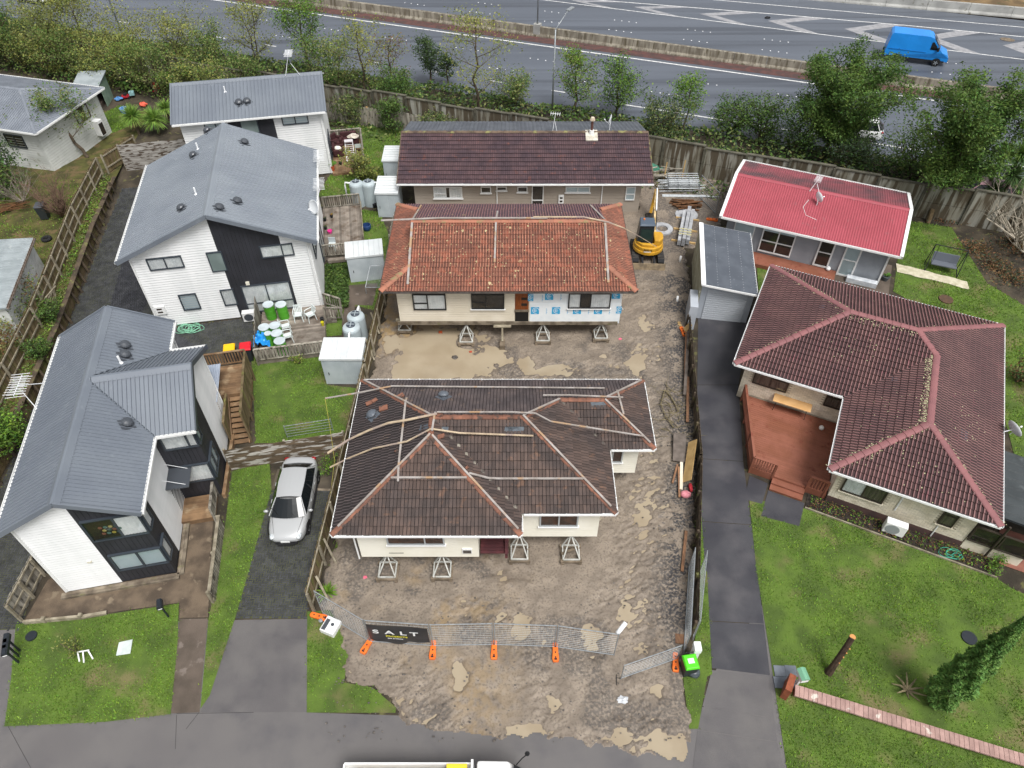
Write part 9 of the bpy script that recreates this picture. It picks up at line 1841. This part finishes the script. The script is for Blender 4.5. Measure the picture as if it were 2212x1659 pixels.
pts=[(p_.x+rs.normal(0,.6),p_.y+rs.normal(0,.5),rs.uniform(.02,.3)) for q in ((3,1,1800,520),(3,1,1950,650),(3,1,2100,760),(3,1,1700,230),(3,1,1550,250),(3,1,2150,500)) for k in range(650) for p_ in [Q(*q)]];ground_leaves('leaf_litter','red brown leaf litter under the bare tree at the right','leaf litter',pts,.07,('russet','russet','bluish'))
# spiky plants
def spiky(name,label,base,h,n,L,lm,seed,trunk_r=.12,cat='plant',droop=.5,wd=.035,group=None):
    R=random.Random(seed);t=thing(name,label,cat,base,0,group);MB().path([V(0,0,-.02),V(.05,0,h*.5),V(0,.03,h)],[trunk_r,trunk_r*.9,trunk_r*.7],8).build('trunk',m_bark,t);f=MB()
    for i in range(n):
        a=R.uniform(0,6.28);e=math.asin(R.uniform(-.45,1));d=V(math.cos(a)*math.cos(e),math.sin(a)*math.cos(e),math.sin(e));q=V(-math.sin(a),math.cos(a),0)*wd;l_=L*R.uniform(.75,1.1);p0=V(0,0,h);p1=p0+d*l_*.55;p2=p0+d*l_-V(0,0,droop*l_*.35*math.cos(e));f.poly([p0-q*.5,p0+q*.5,p1+q,p1-q]);f.poly([p1-q,p1+q,p2])
    f.build('leaves',LM[lm] if isinstance(lm,str) else lm,t);return t
m_yucca=leafmat('yucca_leaf','#8aa850','#6d9040',.35,.02,.8,.95);LM['yucca']=m_yucca
spiky('yucca','left of two big round yucca plants by the board fence',Q(0,0,1175,1130),1.5,320,1.15,'yucca',1,group='yucca plants');spiky('yucca','right of two big round yucca plants by the board fence',Q(0,0,1345,1130),1.25,320,1.2,'yucca',2,group='yucca plants');spiky('yucca','yucca half hidden by the farthest townhouse corner',Q(0,0,1440,1040),1.3,160,1.0,'yucca',3,group='yucca plants')
spiky('cabbage_tree','spiky cabbage tree at the right edge above the noise wall',V(Q(3,0,2040,1310,3.6).x,Q(3,0,2040,1310,3.6).y,0),3.6,300,1.2,'mid',4,.14,'tree');spiky('cabbage_tree','second spiky cabbage tree cut by the right picture edge',V(Q(3,0,2190,1300,3.8).x,Q(3,0,2190,1300,3.8).y,0),3.8,300,1.2,'mid',5,.14,'tree');spiky('cabbage_tree','low spiky cabbage tree under the bare branches at right',V(Q(3,0,2120,1480,2.6).x,Q(3,0,2120,1480,2.6).y,0),2.6,280,1.2,'dark',6,.14,'tree');spiky('cabbage_tree','dark low spiky plant beside the streaked wall at right',V(Q(3,0,1960,1600,1.4).x,Q(3,0,1960,1600,1.4).y,0),1.4,220,1.0,'dark',7,.12,'plant')
spiky('flax_plant','small bright flax at the street end of the left site fence',Q(1,3,625,190),.1,60,.6,'fresh',8,.05)
def banana(label,base,seed):
    R=random.Random(seed);t=thing('banana_plant',label,'plant',base);MB().tube(V(0,0,0),V(.05,0,1.3),.1,.07,8).build('trunk',m_bark,t)
    for i in range(7):
        a=i*.9+R.uniform(-.3,.3);d=V(math.cos(a),math.sin(a),0);q=V(-d.y,d.x,0)*.2;f=MB();pv=None
        for k in range(6):u=k/5;p_=V(0,0,1.2)+d*1.5*u+V(0,0,.8*u-1.1*u*u);w=q*(math.sin(math.pi*min(1,u*.9+.1))+.05);cur=(p_-w,p_+V(0,0,-.05),p_+w)
        pts_=[]
        for k in range(6):u=k/5;p_=V(0,0,1.2)+d*1.5*u+V(0,0,.8*u-1.1*u*u);w=q*(math.sin(math.pi*min(1,u*.9+.1))+.05);pts_.append((p_-w+V(0,0,.05),p_,p_+w+V(0,0,.05)))
        for x,y in zip(pts_,pts_[1:]):f.poly([x[0],x[1],y[1],y[0]]);f.poly([x[1],x[2],y[2],y[1]])
        f.build('leaf',LM['fresh'],t)
banana('banana plant with broad leaves left of the farthest grey roof',Q(0,0,1420,760),1);banana('second banana plant behind the red chair',Q(0,0,1560,690),2)
for i,q in enumerate(((0,0,1080,760),(0,0,1170,780))):
    t=thing('taro_plant',('left' if i==0 else 'right')+' clump of broad dark leaves beside the lean-to shed','plant',Q(*q));R=random.Random(i);
    for k in range(22):
        a=R.uniform(0,6.28);r=R.uniform(.1,.7);p_=V(r*math.cos(a),r*math.sin(a),R.uniform(.3,.9));d=V(math.cos(a),math.sin(a),-.5)*.25;s_=V(-math.sin(a),math.cos(a),0)*.15;MB().poly([p_-d*.5,p_+s_,p_+d,p_-s_]).build('leaf',LM['mid'],t)
# bare shrub and bare tree
def bare(label,base,h,w,n,m,seed,name='bare_shrub',cat='shrub',rad=.03,lo=0.,fuzz=None):
    R=random.Random(seed);t=thing(name,label,cat,base);mb=MB();ends=[]
    def grow(p,d,L,r,depth):
        k=4;pts=[p]
        for i in range(k):d=(d+V(R.uniform(-.25,.25),R.uniform(-.25,.25),R.uniform(-.05,.15))).normalized();pts.append(pts[-1]+d*L/k)
        mb.path(pts,[r*(1-.6*i/k) for i in range(k+1)],4 if depth else 5,False);ends.append(pts[-1])
        if depth<3:
            for j in range(R.choice((2,3,3))):i=R.randint(1,k);grow(pts[i],(d+V(R.uniform(-.9,.9),R.uniform(-.9,.9),R.uniform(-.2,.5))).normalized(),L*R.uniform(.45,.75),r*.5,depth+1)
    for i in range(n):a=R.uniform(0,6.28);grow(V(0,0,lo),V(math.cos(a)*w/h,math.sin(a)*w/h,1).normalized(),h*R.uniform(.45,.7),rad,0)
    mb.build('branches',m,t);return t
m_red=mat('red_twig','#7a6152','#5d4a3e',r=.9,sc=3,isl=.2)
bare('bare reddish twiggy shrub beside the boundary fence',Q(0,1,530,240,.9),2.9,1.7,26,m_red,3,rad=.04);bare('bare grey twiggy shrub left of the red one',Q(0,1,200,120,.9),2.8,3.2,16,mat('grey_twig','#8d8378','#6f675e',r=.9,sc=3),4);bare('pale leafless tree sprawling in at the right picture edge',Q(3,1,2130,470),4.6,9.,12,m_bark2,5,'bare_tree','tree',.085,.3);bare('pale leafless tree in front of the spiky plants at right',Q(3,1,2200,560),4.2,9.,9,m_bark2,6,'bare_tree','tree',.06,.2)
# conifer, cut trunk and stump in the front lawn
cb_=thing('conifer','tall narrow green conifer in the front right lawn','tree',V(16.2,10.45,0));MB().path([V(0,0,0),V(0,0,6.4)],[.1,.02],8).build('trunk',m_bark,cb_);R_=np.random.RandomState(5);n=15000;zz_=R_.uniform(0,1,n)**.8;rad_=.56*np.interp(zz_,[0,.08,.25,.6,1],[.45,.85,1,.62,.04])*(.72+.3*R_.uniform(0,1,n)**.5);an_=R_.uniform(0,6.283,n);lump=1+.2*np.sin(an_*5+zz_*23)+.16*np.sin(an_*9-zz_*41);C_=np.stack([np.cos(an_)*rad_*lump,np.sin(an_)*rad_*lump,.12+zz_*7.1],1);P_=leaves(C_,.075,R_,.45,1.2);me=quads_mesh('crown',P_);me.materials.append(LM['cypress']);link(bpy.data.objects.new('crown',me),cb_)
ct=thing('cut_trunk','rough cut tree trunk standing in the front right lawn','trunk',V(12.5,11.6,0));mb=MB();mb.path([V(0,0,0),V(.05,.06,.5),V(.16,.2,1.3),V(.3,.4,2.3)],[.17,.13,.12,.11],9);mb.build('trunk',mat('cut_bark','#4a3a2e','#33271c',r=.95,sc=6,bump=.5,bsc=20),ct);MB().lathe([(.115,0),(.115,.012)],(.31,.41,2.3),12).build('cut_face',mat('cut_wood','#c08a52',r=.8),ct)
for z in (.9,1.3,1.6,1.9):MB().blob((.05+z*.1,.02+z*.12-.12,z),.035,6,4,0).build('cut_knot',MATS['cut_wood'],ct)
st=thing('root_stump','brown spreading root stump beside the conifer','stump',Q(3,3,1215,1010));R=random.Random(4)
for i in range(9):a=i*.7;MB().path([V(0,0,.1),V(math.cos(a)*.3,math.sin(a)*.3,.28),V(math.cos(a)*.6,math.sin(a)*.6,.3+R.uniform(-.1,.3))],[.06,.04,.015],6,False).build('root',m_twig,st)
tree('small_plant','small yellow leaved plant in the front left lawn',Q(0,3,640,680),.5,.9,('yellow','olive'),260,.045,.1,80,True,.02,3,cat='plant');tree('small_plant','yellow flowering plant below the drum deck fence',Q(1,1,385,1480),.55,.7,('yellow','fresh'),300,.04,.1,81,True,.015,3,cat='plant');tree('small_plant','leafy plant at the corner of the flower bed',Q(3,2,1920,1620),.5,.7,('fresh','mid'),420,.05,.1,82,False,.015,4,cat='plant');tree('small_plant','weed growing beside the silver car rear',Q(1,2,650,780),.5,.8,('fresh','mid'),420,.05,.1,83,False,.015,4,cat='plant');tree('small_plant','dark shrub at the right edge of the back lawn',V(27.6,27.6,0),1.2,1.6,('dark','russet'),900,.07,.05,84,False,.03,4,cat='shrub')
ps_=thing('picnic_stand','broken white stick frame under the yellow lawn plant','frame',Q(0,3,720,700))
for a,b_ in (((-.25,0,.2),(.25,.05,.28)),((-.2,0,.25),(-.1,-.3,.02)),((.2,.05,.28),(.4,-.2,.02)),((.0,.02,.25),(.1,-.35,.02))):MB().bar(V(*a),V(*b_),.05,.03).build('stick',m_white,ps_)
GRASS_CUT+=[[T11(2.4,-15.1,0),T11(3.4,-15.0,0),T11(3.4,-15.65,0),T11(5.2,-15.45,0),T11(5.2,-13.3,0),T11(2.3,-13.4,0)],ps,[Q(0,3,1000,600),Q(0,3,1130,575),Q(0,3,1108,705),Q(0,3,980,722)],[Q(1,1,785,815),Q(1,1,1055,795),Q(1,1,1005,995),Q(1,1,855,990),Q(1,1,855,1185),Q(1,1,735,1165)],[Q(3,3,85,785),Q(3,3,290,785),Q(3,3,290,990),Q(3,3,85,990)]]
grass()
